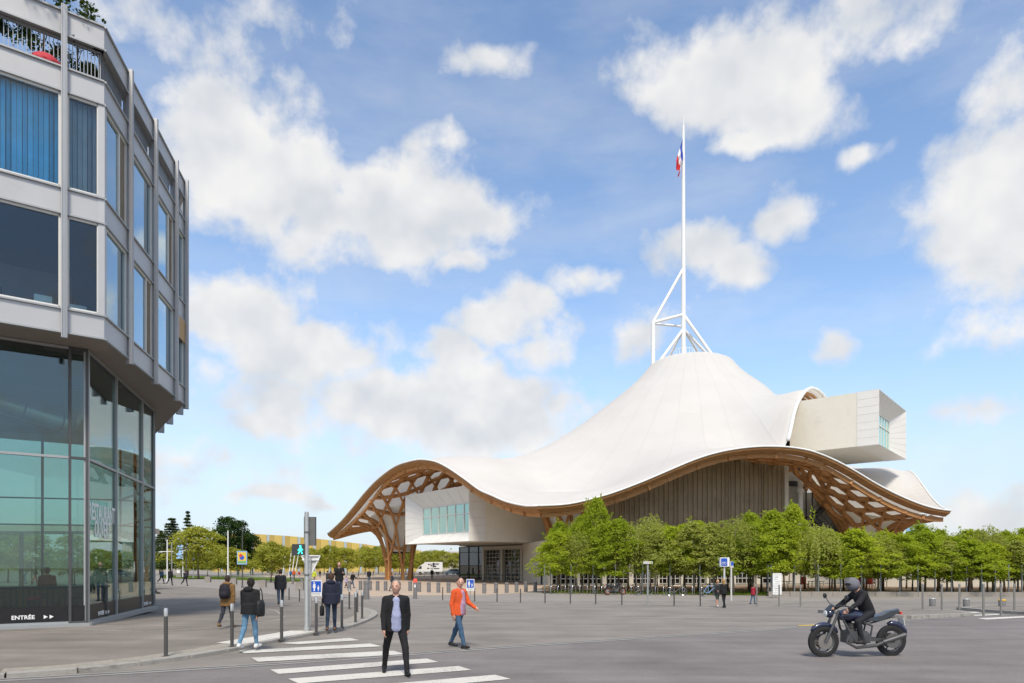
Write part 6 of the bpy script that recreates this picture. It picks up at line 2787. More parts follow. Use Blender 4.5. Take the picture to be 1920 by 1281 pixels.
# bags
def backpack(owner, label, col, z=1.02, y=.20, s=1.0):
    b = thing('backpack', label, 'backpack')
    b.matrix_world = Matrix.LocRotScale(owner.matrix_basis @ Vector((0, y, z)), owner.rotation_euler.to_quaternion(), owner.scale * s)
    key = cloth(col)
    m = MB()
    m.lathe((0, 0.02, 0), [(0.0, 0.0), (.13, .01), (.165, .10), (.165, .26), (.14, .38), (.07, .44), (0, .45)], 14)
    for i, v in enumerate(m.v):
        m.v[i] = (v[0], .02 + (v[1] - .02) * .62, v[2])
    m.build('bag_body', key, b, smooth_=True)
    m = MB()
    m.lathe((0, 0.115, .04), [(0, 0), (.11, .01), (.12, .10), (.10, .18), (0, .19)], 10)
    for i, v in enumerate(m.v):
        m.v[i] = (v[0], .105 + (v[1] - .115) * .35, v[2])
    m.build('front_pocket', key, b, smooth_=True)
    for sx in (-.09, .09):
        m = MB()
        m.tube([(sx, -.06, .40), (sx * 1.25, -.17, .46), (sx * 1.3, -.36, .36), (sx * 1.2, -.345, .2), (sx * 1.4, -.12, .05)], .016, 6)
        m.build('strap', key, b)
    return b


def tote(owner, label, col, off, size):
    b = thing('shoulder_bag', label, 'bag')
    b.matrix_world = Matrix.LocRotScale(owner.matrix_basis @ Vector(off), owner.rotation_euler.to_quaternion(), owner.scale)
    key = cloth(col, .5)
    w, d, h_ = size
    m = MB()
    m.lathe((0, 0, 0), [(0, 0), (w * .42, .0), (w * .5, h_ * .2), (w * .48, h_ * .75), (w * .36, h_), (0, h_ * 1.02)], 14)
    for i, v in enumerate(m.v):
        m.v[i] = (v[0] * d / w, v[1], v[2])
    m.build('bag_body', key, b, smooth_=True)
    m = MB()
    m.tube([(0, -w * .3, h_ * .95), (0, -w * .2, h_ * 1.5), (0, 0, h_ * 1.75), (0, w * .2, h_ * 1.5), (0, w * .3, h_ * .95)], .012, 6)
    m.build('handle', key, b)
    return b


bpy.context.view_layer.update()
backpack(brown, 'dark rounded backpack worn over the brown fur coat', (.02, .018, .024), z=.98, y=.17, s=1.1)
tote(leather, 'black shoulder bag hanging at the right of the leather jacket', (.016, .016, .017), (-.30, .02, .80), (.34, .16, .40))
tote(navy, 'small black bag dangling from the hand of the navy jacket person', (.014, .014, .015), (.27, .0, .46), (.24, .14, .30))
# ------------------------------------------------------------------ street furniture, signs, vehicles
mat('post_grey', (0.080, 0.076, 0.072), 0.5, metal=0.3, var=0.12, scale=8)
mat('post_cap', (0.62, 0.61, 0.58), 0.3, metal=0.8, var=0.08)
mat('steel_tube', (0.34, 0.32, 0.29), 0.35, metal=0.75, var=0.12, scale=5)
mat('pole_grey', (0.34, 0.35, 0.34), 0.5, metal=0.35, var=0.14, scale=3, dirt=((0.20, 0.19, 0.17), 2.0, 0.55, 0.8))
mat('bollard_stone', (0.155, 0.150, 0.150), 0.7, var=0.2, scale=6)
mat('concrete_block', (0.26, 0.235, 0.205), 0.85, var=0.18, scale=4, bump=0.3)
mat('signal_box', (0.035, 0.036, 0.038), 0.6, var=0.15)
mat('signal_back', (0.11, 0.11, 0.105), 0.6, var=0.1)
mat('signal_green', (0.02, 0.35, 0.26), 0.4, emit=((0.05, 1.0, 0.72), 2.2))
mat('lamp_red', (0.55, 0.04, 0.03), 0.4, emit=((1.0, 0.08, 0.04), 0.6))
mat('sign_blue', (0.010, 0.075, 0.42), 0.45, var=0.06)
mat('sign_pale_blue', (0.22, 0.42, 0.66), 0.5, var=0.06)
mat('sign_white', (0.70, 0.70, 0.68), 0.5, var=0.05)
mat('sign_back', (0.42, 0.41, 0.39), 0.5, metal=0.4, var=0.12)
mat('sign_grey', (0.50, 0.49, 0.46), 0.5, var=0.06)
mat('poster_yellow', (0.66, 0.46, 0.06), 0.5, var=0.1)
mat('poster_blue', (0.02, 0.09, 0.45), 0.5, var=0.1)
mat('poster_red', (0.55, 0.06, 0.03), 0.5, var=0.1)
mat('poster_green', (0.12, 0.36, 0.16), 0.5, var=0.1)
mat('bin_yellow', (0.62, 0.36, 0.02), 0.5, var=0.05)
mat('tyre', (0.014, 0.014, 0.014), 0.85, var=0.2)
mat('chrome', (0.55, 0.55, 0.55), 0.2, metal=1.0, var=0.05)
mat('bike_black', (0.016, 0.017, 0.02), 0.3, var=0.2, coat=0.5)
mat('bike_blue', (0.015, 0.02, 0.05), 0.25, var=0.1, coat=0.7)
mat('engine', (0.10, 0.10, 0.10), 0.45, metal=0.6, var=0.2)
mat('orange_rim', (0.58, 0.13, 0.02), 0.45, var=0.1)
mat('van_white', (0.72, 0.72, 0.71), 0.35, var=0.04, coat=0.3)
mat('car_blue', (0.10, 0.16, 0.22), 0.3, var=0.05, coat=0.5)
mat('window_dark', (0.02, 0.025, 0.03), 0.15, var=0.1)
mat('chair_red', (0.42, 0.05, 0.04), 0.6, var=0.1)
mat('table_white', (0.66, 0.63, 0.56), 0.6, var=0.08)
mat('banner_cloth', (0.30, 0.48, 0.72), 0.8, var=0.08)


def ppm(Y):
    return FP / Y


# ---- slim posts with bright caps along the kerbs
def slim_post(cap):
    t = thing('bollard', '', 'bollard')
    m = MB()
    m.tube([(0, 0, -.03), (0, 0, .86)], .038, 12)
    m.build('shaft', 'post_grey', t, smooth_=50)
    m = MB()
    m.lathe((0, 0, .80 if cap else .86), [(.040, 0), (.041, .13 if cap else .03), (.034, .16 if cap else .05), (0, .165 if cap else .052)], 12)
    m.build('cap', 'post_cap' if cap else 'post_grey', t, smooth_=50)
    m = MB()
    m.lathe((0, 0, -.02), [(.075, 0), (.075, .028), (.04, .034)], 12)
    m.build('base_ring', 'post_grey', t)
    return t


proto = slim_post(True)
PG = 'slim grey posts with bright caps round the corner pavement'
near_posts = [(311, 1231, 'slim grey capped post alone on the kerb before the restaurant'), (435, 1213, 'slim capped post in front of the leather jacket man'), (528, 1199, 'slim capped post before the white strip, left of the signal pole'),
              (593, 1187, 'slim capped post between signal pole and navy jacket person'), (641, 1176.5, 'slim capped post right of the navy jacket person'), (666.5, 1167, 'slim capped post on the tip of the kerb curve'),
              (679, 1160, 'slim capped post at the outermost bend of the kerb'), (670, 1147.5, 'slim capped post on the far side of the kerb bend'), (655, 1142.5, 'slim capped post where the kerb turns back'),
              (542, 1125, 'slim dark post on the far kerb beside the striding man'), (561.5, 1128, 'slim dark post on the far kerb left of the signal pole')]
first = True
for (x, y, lb) in near_posts:
    o = proto if first else copy_tree(proto)
    first = False
    p = gp(x, y, PAVE_H)
    place(o, p, 0.3, lb, 0.98)
    o['group'] = PG
# far kerb of the street
far_line = [(830, 1125.5), (890, 1127.5), (932, 1129), (976, 1130), (1022, 1131), (1069.5, 1132), (1117, 1133.2), (1166, 1134.4), (1264, 1136), (1313, 1137)]
fp = slim_post(False)
for i, (x, y) in enumerate(far_line):
    o = fp if i == 0 else copy_tree(fp)
    p = gp(x, y)
    place(o, p, 0, 'plain slim dark post in the row along the far kerb', 0.98)
    o['group'] = 'plain posts along the far kerb'
tall = slim_post(False)
for c in tall.children:
    c.data = c.data.copy()
    c.data.materials[0] = MATS['steel_tube']
tall_line = [(1419, 1137.5, 'by the notice board'), (1461, 1138, 'by the notice board'), (1501, 1138, 'by the notice board'), (1730, 1146.5, 'between street and island'), (1766, 1148, 'between street and island'), (1799, 1147.5, 'between street and island'),
             (1844, 1156, 'on the right island'), (1877, 1155, 'on the right island'), (1902, 1149, 'on the right island')]
for i, (x, y, w) in enumerate(tall_line):
    o = tall if i == 0 else copy_tree(tall)
    place(o, gp(x, y), 0, 'tall brushed steel post ' + w, (1.05, 1.05, 1.32 if i < 3 else 1.36))
    o['group'] = 'tall steel posts along the right side'

# ---- thick grey bollards across the square
def thick(h, rad, name='bollard'):
    t = thing(name, '', 'bollard')
    m = MB()
    m.lathe((0, 0, 0), [(rad, -.03), (rad, h - .05), (rad * .93, h - .012), (0, h)], 16)
    m.build('shaft', 'bollard_stone', t, smooth_=40)
    m = MB()
    m.lathe((0, 0, h * .80), [(rad * 1.015, 0), (rad * 1.015, .03)], 16)
    m.f = m.f[:-2]
    m.build('band', 'post_grey', t)
    return t


tk = thick(0.92, .17)
row = [(616, 1103), (637, 1106), (655, 1107), (676, 1106.5), (694, 1107), (708, 1107.5), (723, 1108), (769, 1108.5), (786, 1110), (804, 1111), (822, 1111.5), (841, 1112),
       (908, 1113), (930, 1112.5), (950, 1112), (968.5, 1111), (986, 1110), (1003.5, 1109.5), (549, 1095), (566, 1096)]
for i, (x, y) in enumerate(row):
    o = tk if i == 0 else copy_tree(tk)
    place(o, gp(x, y), i * .3, 'thick grey bollard in the row ' + ('before the museum doors' if x > 900 else 'across the sandy square' if x > 600 else 'near the playground'))
    o['group'] = 'thick grey bollards on the square'
tb = thick(1.35, .21)
place(tb, gp(687, 1124), 0, 'tall thick grey bollard beside the curved kerb')
tb['group'] = 'tall thick bollards'
rb = thick(1.18, .14)
place(rb, gp(778.5, 1123), 0, 'tall dark bollard with red lamp and white badge by the square')
rb['group'] = 'tall thick bollards'
m = MB()
m.lathe((0, 0, 1.17), [(.13, 0), (.14, .05), (.13, .19), (.09, .25), (0, .27)], 14)
m.build('lamp', 'lamp_red', rb, smooth_=True)
m = MB()
m.box((0, -.145, .92), (.13, .012, .2))
m.build('badge', 'sign_white', rb)

# square concrete blocks
cb = thing('concrete_block', '', 'block')
m = MB()
m.box((0, 0, .38), (.72, .72, .80))
m.build('block_body', 'concrete_block', cb)
m = MB()
m.box((0, 0, .80), (.64, .64, .05))
m.build('block_top', 'bollard_stone', cb)
for i, (x, y, lb) in enumerate(((390, 1092, 'square concrete block beside the grass strip'), (492.5, 1101.5, 'square concrete block left of the striding man'), (562, 1107, 'square concrete block right of the striding man'), (438, 1096, 'square concrete block behind the brown coat person'))):
    o = cb if i == 0 else copy_tree(cb)
    place(o, gp(x, y), .15, lb)
    o['group'] = 'concrete blocks on the square'

# ---- signal pole with pedestrian light
sgp = gp(575, 1184, PAVE_H)
k = FP / sgp.y
sig = thing('traffic_signal', 'grey signal pole with lit green walking man and black signal head', 'traffic light', sgp)
hz = lambda y: EYE + (HZ - y) / k - sgp.z
wx = lambda dx: dx / k
m = MB()
m.lathe((0, 0, 0), [(.085, -.04), (.085, .10), (.062, .16), (.058, hz(963)), (.05, hz(960)), (0, hz(959.5))], 16)
m.build('pole', 'pole_grey', sig, smooth_=45)
m = MB()
m.box((wx(6.5), .10, hz(996)), (wx(17), .12, hz(968) - hz(1022)))
hd = m.build('signal_head', 'signal_back', sig)
m = MB()
m.box((wx(-3.5), .13, hz(990)), (wx(7), .10, hz(970) - hz(1012)))
m.build('backing_board', 'signal_back', sig)
m = MB()
m.box((wx(-14), -.02, hz(1031)), (wx(23), .16, hz(1020) - hz(1041)))
pb = m.build('pedestrian_head', 'signal_box', sig)
m = MB()
zc = hz(1031)
xc = wx(-9.5)
yy = -.112
m.lathe((xc, yy, zc + .095), [(0, -.012), (.024, -.006), (.024, .006), (0, .012)], 10, axis='Y')
m.plate([(xc - .022, yy, zc + .06), (xc + .022, yy, zc + .06), (xc + .026, yy, zc - .02), (xc - .026, yy, zc - .02)], (0, 1, 0), .01)
m.plate([(xc - .02, yy, zc - .02), (xc + .0, yy, zc - .02), (xc - .045, yy, zc - .115), (xc - .068, yy, zc - .11)], (0, 1, 0), .01)
m.plate([(xc + .0, yy, zc - .02), (xc + .02, yy, zc - .02), (xc + .062, yy, zc - .11), (xc + .04, yy, zc - .115)], (0, 1, 0), .01)
m.plate([(xc - .02, yy, zc + .055), (xc - .02, yy, zc + .03), (xc - .062, yy, zc - .03), (xc - .068, yy, zc - .015)], (0, 1, 0), .01)
m.plate([(xc + .02, yy, zc + .03), (xc + .02, yy, zc + .055), (xc + .066, yy, zc - .005), (xc + .06, yy, zc - .022)], (0, 1, 0), .01)
m.build('walking_man', 'signal_green', pb)
m = MB()
for q in range(2):
    m.lathe((0, 0, hz(1000 + 80 * q)), [(.066, 0), (.066, .05)], 12)
m.build('clamp', 'signal_back', sig)
# yield sign seen from behind
yp = gp(582, 1172, PAVE_H)
ky = FP / yp.y
ys = thing('yield_sign', 'triangular road sign seen from behind, point down, on a thin pole', 'sign', yp)
zz = lambda y: EYE + (HZ - y) / ky - yp.z
m = MB()
m.tube([(0, 0, -.04), (0, 0, zz(1044))], .03, 10)
m.build('pole', 'pole_grey', ys, smooth_=45)
w_ = 17.5 / ky
m = MB()
tri = [(-w_, .06, zz(1042)), (w_, .06, zz(1042)), (0, .06, zz(1078))]
m.plate(tri, (0, 1, 0), .02)
tp = m.build('plate', 'sign_grey', ys)
m = MB()
for a, b in zip(tri, tri[1:] + tri[:1]):
    m.bar(Vector(a) + Vector((0, -.012, 0)), Vector(b) + Vector((0, -.012, 0)), .05, .03, up=(0, 0, 1))
m.bar((-w_ * .9, .03, zz(1050)), (w_ * .9, .03, zz(1050)), .05, .03)
m.build('rim', 'sign_white', tp)


def figure(m, x, z, h, y):
    """standing pictogram figure, flat"""
    m.lathe((x, y, z + h * .92), [(0, -.004), (h * .085, -.003), (h * .085, .003), (0, .004)], 10, axis='Y')
    m.plate([(x - h * .12, y, z + h * .8), (x + h * .12, y, z + h * .8), (x + h * .16, y, z + h * .38), (x + h * .08, y, z + h * .38), (x + h * .07, y, z), (x - h * .07, y, z), (x - h * .08, y, z + h * .38), (x - h * .16, y, z + h * .38)], (0, 1, 0), .006)


def zone_sign(x, yb, y0, y1, w, label, adult, rz=0.0, yz=None):
    p = gp(x, yb, PAVE_H if x < 700 else 0)
    kk = FP / p.y
    t = thing('zone_sign', label, 'sign', p, rz, 'blue pedestrian zone signs')
    z = lambda y: EYE + (HZ - y) / kk - p.z
    ww = w / kk
    m = MB()
    m.tube([(0, .04, -.03), (0, .04, z(y0))], .025, 8)
    m.build('pole', 'pole_grey', t)
    m = MB()
    zt, zb = z(y0), z(y1)
    m.box((0, 0, (zt + zb) / 2), (ww, .025, zt - zb))
    pl = m.build('plate', 'sign_white', t)
    zs = zt - (zt - zb) * .76
    m = MB()
    m.box((0, -.014, (zt + zs) / 2 - .012), (ww * .86, .012, (zt - zs) * .90))
    m.build('blue_field', 'sign_blue', pl)
    m = MB()
    hh = (zt - zs) * .74
    figure(m, -ww * .16, zs + (zt - zs) * .10, hh, -.024)
    figure(m, ww * .20, zs + (zt - zs) * .10, hh * .62, -.024)
    m.build('pictogram', 'sign_white', pl)
    m = MB()
    for q in range(2):
        m.box((0, -.014, zb + (zs - zb) * (.34 + .36 * q)), (ww * .72, .006, (zs - zb) * .14))
    m.build('small_print', 'sign_back', pl)
    return t


zone_sign(593, 1163, 1088, 1118, 21, 'blue sign with walking adult and child beside the signal pole', True)
zone_sign(882, 1128, 1086, 1108, 15, 'blue sign with two walking figures behind the orange jacket man', True)

# bicycle sign box, its neighbour, direction sign, notice board
bp = gp(1358, 1129)
kk = FP / bp.y
t = thing('bicycle_sign', 'white framed blue bicycle sign box on a white pole', 'sign', bp)
z = lambda y: EYE + (HZ - y) / kk - bp.z
m = MB()
m.tube([(0, 0, -.03), (0, 0, z(1056))], .065, 10)
m.build('pole', 'sign_grey', t, smooth_=45)
m = MB()
m.box((0, 0, z(1054)), (17 / kk, .30, 17 / kk))
bx_ = m.build('sign_box', 'sign_white', t)
m = MB()
m.box((-1.5 / kk, -.155, z(1054)), (11.5 / kk, .02, 14 / kk))
bl = m.build('blue_field', 'sign_blue', bx_)
m = MB()
u = 1 / kk
zc = z(1055)
for dx in (-3.2, 1.6):
    m.tube([(-1.2 * u + dx * u + 1.9 * u * math.cos(a * .524), -.172, zc - 1.4 * u + 1.9 * u * math.sin(a * .524)) for a in range(13)], .012, 5)
m.tube([(-4.4 * u, -.172, zc - 1.4 * u), (-2.6 * u, -.172, zc + 1.4 * u), (.4 * u, -.172, zc - 1.4 * u), (-.4 * u, -.172, zc + 2.4 * u)], .012, 5)
m.build('bicycle_symbol', 'sign_white', bl)
bp = gp(1371, 1126)
kk = FP / bp.y
t = thing('panel_post', 'slim pale post with small blue headed panel next to the bicycle sign', 'sign', bp)
z = lambda y: EYE + (HZ - y) / kk - bp.z
m = MB()
m.box((0, 0, z(1100)), (.10, .08, z(1062) - z(1138)))
m.build('pole', 'sign_grey', t)
m = MB()
m.box((.03, 0, z(1059)), (6 / kk, .10, 12 / kk))
h_ = m.build('panel', 'sign_grey', t)
m = MB()
m.box((.05, -.055, z(1057)), (4.4 / kk, .012, 7 / kk))
m.build('blue_field', 'sign_blue', h_)
bp = gp(1214.5, 1135.5)
kk = FP / bp.y
t = thing('direction_sign', 'horizontal grey direction board on a grey pole at the kerb', 'sign', bp)
z = lambda y: EYE + (HZ - y) / kk - bp.z
m = MB()
m.tube([(0, 0, -.03), (0, 0, z(1053))], .05, 10)
m.build('pole', 'pole_grey', t, smooth_=45)
m = MB()
m.box((0, -.06, z(1055)), (17.5 / kk, .05, 5 / kk))
b_ = m.build('board', 'sign_grey', t)
m = MB()
m.box((4.0 / kk, -.09, z(1055)), (2.2 / kk, .01, 3 / kk))
m.build('yellow_patch', 'poster_yellow', b_)
m = MB()
m.box((6.6 / kk, -.09, z(1055)), (2.2 / kk, .01, 3 / kk))
m.build('green_patch', 'poster_green', b_)
bp = gp(1457, 1121)
kk = FP / bp.y
t = thing('notice_board', 'tall white notice board with grey lines of print before the grove', 'sign', bp, R_(4))
z = lambda y: EYE + (HZ - y) / kk - bp.z
for s_ in (-1, 1):
    m = MB()
    m.box((s_ * 6.5 / kk, .05, z(1120) * .5 + .4), (.06, .06, 1.0))
    m.build('leg', 'pole_grey', t)
m = MB()
m.box((0, 0, (z(1075) + z(1115)) / 2), (17 / kk, .06, z(1075) - z(1115)))
b_ = m.build('board', 'sign_white', t)
for q in range(9):
    m = MB()
    m.box((-.06 * (q % 3), -.034, z(1075) - .12 - q * .165), ((12 - (q * 5) % 6) / kk, .008, .03 if q not in (1, 6) else .06))
    m.build('print_line', 'sign_back', b_)

# ---- left background: lamp posts, banner, poster, parking sign, cabinet
def pole(x, yb, yt, r_, label, name='lamp_post', mt='pole_grey', arm=None, cat='lamp post', group='lamp posts round the square'):
    p = gp(x, yb)
    kk = FP / p.y
    h_ = EYE + (HZ - yt) / kk - p.z
    t = thing(name, label, cat, p, 0, group)
    m = MB()
    m.tube([(0, 0, -.05), (0, 0, h_)], [r_, r_ * .75], 8)
    m.build('pole', mt, t, smooth_=45)
    m = MB()
    m.lathe((0, 0, 0), [(r_ * 1.8, -.03), (r_ * 1.8, .12), (r_ * 1.1, .2)], 8)
    m.build('foot', mt, t)
    if arm:
        m = MB()
        m.bar((-arm, 0, h_ * .72), (arm, 0, h_ * .72), .08, .10)
        m.box((-arm, 0, h_ * .72 - .05), (.5, .25, .1))
        m.build('lamp_arm', mt, t)
    return t, h_, kk


pole(427.5, 1090, 995, .12, 'tall white lamp mast left of the poster', mt='sign_white')
pole(313.5, 1092, 1012, .10, 'white lamp post beside the broad dark pine', mt='sign_white', arm=.9)
pole(322, 1094, 1017, .08, 'grey lamp post next to the white one by the pine')
pole(289.5, 1087, 1017, .10, 'pale lamp post close to the restaurant corner', mt='sign_white')
pole(349.5, 1087, 1008, .08, 'thin dark lamp post behind the banner', arm=.8, mt='post_grey')
t, h_, kk = pole(362.5, 1083.5, 1010, .09, 'grey pole carrying the blue parking sign', name='parking_sign', cat='sign')
m = MB()
m.box((0, -.12, EYE + (HZ - 1051.5) / kk - t.location.z), (6 / kk, .04, 7 / kk))
b_ = m.build('plate', 'sign_blue', t)
me = text_mesh('P', 5.2 / kk, .02, .01)
me.materials.append(MATS['sign_white'])
me.transform(Matrix.Translation((0, -.16, EYE + (HZ - 1051.5) / kk - t.location.z)) @ Matrix.Rotation(R_(90), 4, 'X'))
o = bpy.data.objects.new('lettering', me)
COL.objects.link(o)
o.parent = b_
t, h_, kk = pole(343, 1082, 1007, .09, 'white pole with light blue hanging banner', name='banner_pole', mt='sign_white', cat='banner')
m = MB()
zt, zb = EYE + (HZ - 1007) / kk - t.location.z, EYE + (HZ - 1047) / kk - t.location.z
n_ = 6
vs, fs = [], []
for i in range(n_ + 1):
    for j in range(5):
        x_ = -.12 - (12 / kk) * j / 4
        vs.append((x_, .12 * math.sin(j * 1.4 + i * .5), zt + (zb - zt) * i / n_ - .10 * j / 4 * (i == n_)))
for i in range(n_):
    for j in range(4):
        fs.append((i * 5 + j, i * 5 + j + 1, (i + 1) * 5 + j + 1, (i + 1) * 5 + j))
m.add(vs, fs)
m.build('banner', 'banner_cloth', t, smooth_=True)
t, h_, kk = pole(454.5, 1102, 985, .075, 'thin dark post carrying a bright square poster', name='poster_post', mt='post_grey', cat='poster')
m = MB()
zc = EYE + (HZ - 1046) / kk - t.location.z
w_ = 18.5 / kk
m.box((0, -.08, zc), (w_, .06, 25 / kk))
b_ = m.build('frame', 'sign_pale_blue', t)
m = MB()
m.box((0, -.115, zc), (w_ * .84, .012, 21 / kk))
f_ = m.build('yellow_sheet', 'poster_yellow', b_)
m = MB()
m.lathe((-.01, -.125, zc + .02), [(0, -.004), (w_ * .24, -.003), (w_ * .24, .003), (0, .004)], 14, axis='Y')
m.build('blue_spot', 'poster_blue', b_)
m = MB()
m.lathe((-.12 * w_, -.128, zc + .22 * w_), [(0, -.004), (w_ * .17, -.003), (w_ * .17, .003), (0, .004)], 12, axis='Y')
m.build('red_spot', 'poster_red', b_)
m = MB()
m.box((0, -.124, zc - 8.0 / kk), (w_ * .8, .008, 3.6 / kk))
m.build('green_band', 'poster_green', b_)
cp = gp(335.5, 1083)
kk = FP / cp.y
t = thing('service_cabinet', 'grey service cabinet with pale panel by the grass strip', 'cabinet', cp)
m = MB()
m.box((0, 0, 8 / kk), (9 / kk, .5, 16 / kk))
b_ = m.build('cabinet_body', 'concrete_block', t)
m = MB()
m.box((0, -.27, 11 / kk), (6 / kk, .03, 6 / kk))
m.build('panel', 'sign_white', b_)
# playground masts with ropes, leaning
for i, (x0, y0, x1, y1) in enumerate(((528, 1070, 534, 1040), (540, 1072, 545, 1035), (545, 1072, 552, 1035), (550, 1078, 559, 1038))):
    b0 = gp(x0 + 1, 1083)
    kk = FP / b0.y
    t = thing('leaning_mast', 'white leaning play mast in the group beside the far fence', 'mast', b0, 0, 'leaning white play masts')
    m = MB()
    m.tube([(0, 0, -.1), ((x1 - x0) / kk * .4, 0, 16 / kk), ((x1 - x0) / kk, 0, (1083 - y1) / kk)], [.11, .11, .07], 8)
    m.build('mast', 'sign_white', t, smooth_=45)
    m = MB()
    m.lathe(((x1 - x0) / kk, 0, (1083 - y1) / kk), [(.0, -.1), (.16, 0), (0, .14)], 8)
    m.build('lamp_tip', 'post_cap', t)
# low railing far behind the square
rail = thing('far_fence', 'long low grey fence at the far side of the square', 'fence', ((560 - CX) / FP * 140, 140, g(140)))
org_ = tuple(rail.location)
x0, x1 = (395 - CX) / FP * 140, (868 - CX) / FP * 140
n_ = 26
for i in range(n_ + 1):
    m = MB()
    x_ = x0 + (x1 - x0) * i / n_
    m.box((x_, 140, g(140) + .55), (.10, .10, 1.1))
    m.build('post', 'pole_grey', rail, org=org_)
for q in range(4):
    m = MB()
    m.bar((x0, 140, g(140) + .25 + .27 * q), (x1, 140, g(140) + .25 + .27 * q), .05, .06)
    m.build('rail', 'pole_grey', rail, org=org_)

# ---- bicycle stands, grey posts and garden wall by the grove
def hoop_y(x):
    return front_Y(x) - 2.2
hoop = thing('bicycle_stand', '', 'bicycle stand')
m = MB()
m.tube([(-.36, 0, -.03)] + [(-.36 * math.cos(a * math.pi / 10), 0, .42 + .40 * math.sin(a * math.pi / 10)) for a in range(11)] + [(.36, 0, -.03)], .028, 8)
m.build('hoop', 'chrome', hoop, smooth_=True)
for s_ in (-1, 1):
    m = MB()
    m.lathe((s_ * .36, 0, -.01), [(.07, 0), (.07, .02), (.03, .025)], 10)
    m.build('foot_plate', 'post_grey', hoop)
hx = [1036, 1049, 1063, 1076, 1090, 1104, 1118, 1131, 1172, 1186, 1199, 1231, 1246, 1282, 1300, 1317]
for i, x in enumerate(hx):
    o = hoop if i == 0 else copy_tree(hoop)
    Y = hoop_y(x)
    place(o, ((x - CX) / FP * Y, Y, g(Y)), R_(62), 'shiny steel bicycle hoop in the row before the grove')
    o['group'] = 'bicycle hoops before the grove'
mat('fence_post', (0.16, 0.18, 0.185), 0.5, metal=0.3, var=0.1)
gpst = thing('grove_post', '', 'post')
m = MB()
m.box((0, 0, 1.15), (.085, .07, 2.4))
m.build('shaft', 'fence_post', gpst)
m = MB()
m.box((0, 0, .02), (.26, .24, .04))
m.build('base_plate', 'post_grey', gpst)
gx_ = [1021, 1032, 1071, 1112, 1154, 1205, 1256, 1312, 1440, 1446, 1489.5, 1534, 1576, 1615, 1651, 1687, 1721, 1753, 1784, 1812, 1840, 1866, 1891, 1916]
for i, x in enumerate(gx_):
    o = gpst if i == 0 else copy_tree(gpst)
    Y = front_Y(x) - 1.35
    place(o, ((x - CX) / FP * Y, Y, g(Y)), 0, 'flat grey blue steel post standing at the edge of the grove', (1, 1, 1.05))
    o['group'] = 'grey blue posts at the edge of the grove'
gw = thing('garden_wall', 'low concrete edging wall along the right half of the grove', 'wall', ((1500 - CX) / FP * 53, 53, g(53)))
org_ = tuple(gw.location)
xs_ = list(range(1440, 2000, 40))
for a, b in zip(xs_, xs_[1:]):
    Ya, Yb = front_Y(a) - 1.7, front_Y(b) - 1.7
    pa, pb_ = Vector(((a - CX) / FP * Ya, Ya, g(Ya) + .16)), Vector(((b - CX) / FP * Yb, Yb, g(Yb) + .16))
    d_ = (pb_ - pa).normalized() * .012
    m = MB()
    m.bar(pa + d_, pb_ - d_, .30, .40)
    m.build('coping_stone', 'concrete_block', gw, org=org_)
# pale wall and furniture glimpsed between the trunks
pw = thing('garden_backdrop_wall', 'white garden wall glimpsed between the trunks on the right', 'wall', (52, 76, g(76)))
for i in range(7):
    m = MB()
    a, b = 40.5 + i * 5.0, 40.5 + (i + 1) * 5.0 - .03
    m.box(((a + b) / 2, 76.0, g(76) + 1.3), (b - a, .25, 2.7))
    m.build('wall_panel', 'cream_render', pw, org=tuple(pw.location))
for i, (x, red) in enumerate(((1508, 1), (1530, 0), (1595, 0), (1612, 1), (1628, 1), (1650, 0), (1476, 0))):
    Y = 70.5
    c_ = Vector(((x - CX) / FP * Y, Y, g(Y)))
    if red:
        t = thing('garden_chair', 'red garden chair among the trunks of the grove', 'chair', c_, i * .8, 'red garden chairs')
        m = MB()
        m.box((0, 0, .45), (.6, .55, .06))
        m.build('seat', 'chair_red', t)
        m = MB()
        m.box((0, .27, .85), (.6, .06, .75))
        m.build('backrest', 'chair_red', t)
        for sx in (-.26, .26):
            for sy in (-.23, .23):
                m = MB()
                m.box((sx, sy, .21), (.05, .05, .44))
                m.build('leg', 'chair_red', t)
    else:
        t = thing('garden_table', 'pale garden table among the trunks of the grove', 'table', c_, .1 * i, 'pale garden tables')
        m = MB()
        m.box((0, 0, .74), (1.4, .8, .06))
        m.build('table_top', 'table_white', t)
        for sx in (-.62, .62):
            for sy in (-.33, .33):
                m = MB()
                m.box((sx, sy, .36), (.06, .06, .72))
                m.build('leg', 'table_white', t)
# small round bins on the islands
for i, (x, y, cap) in enumerate(((1748.5, 1137, 0), (1812, 1138.5, 0), (1879, 1141, 1))):
    c_ = gp(x, y)
    t = thing('litter_bin', ['squat grey litter drum behind the first island post', 'squat grey litter drum between two island posts', 'squat dark drum with yellow lid'][i], 'bin', c_, 0, 'squat drums by the islands')
    m = MB()
    m.lathe((0, 0, 0), [(.16, -.02), (.165, .36), (.155, .38)], 16)
    m.build('drum', 'bollard_stone', t, smooth_=40)
    m = MB()
    m.lathe((0, 0, .38), [(.17, 0), (.175, .05), (.15, .08), (0, .085)], 16)
    m.build('lid', 'bin_yellow' if cap else 'post_cap', t, smooth_=40)
# rope barrier posts before the doors
for i in range(6):
    c_ = PE(1.6 + i * 1.9, -2.2, MG + .01)
    t = thing('queue_post', 'slim black queue barrier post before the museum doors', 'post', c_, 0, 'queue posts before the doors')
    m = MB()
    m.lathe((0, 0, 0), [(.18, 0), (.18, .03), (.035, .05), (.035, .98), (0, 1.0)], 10)
    m.build('shaft', 'steel_dark', t)
    m = MB()
    nx_ = Vector((Et.x, Et.y, 0)) * 1.9
    m.bar((0, 0, .92), nx_ + Vector((0, 0, .92)), .03, .06)
    m.build('belt', 'steel_dark', t)

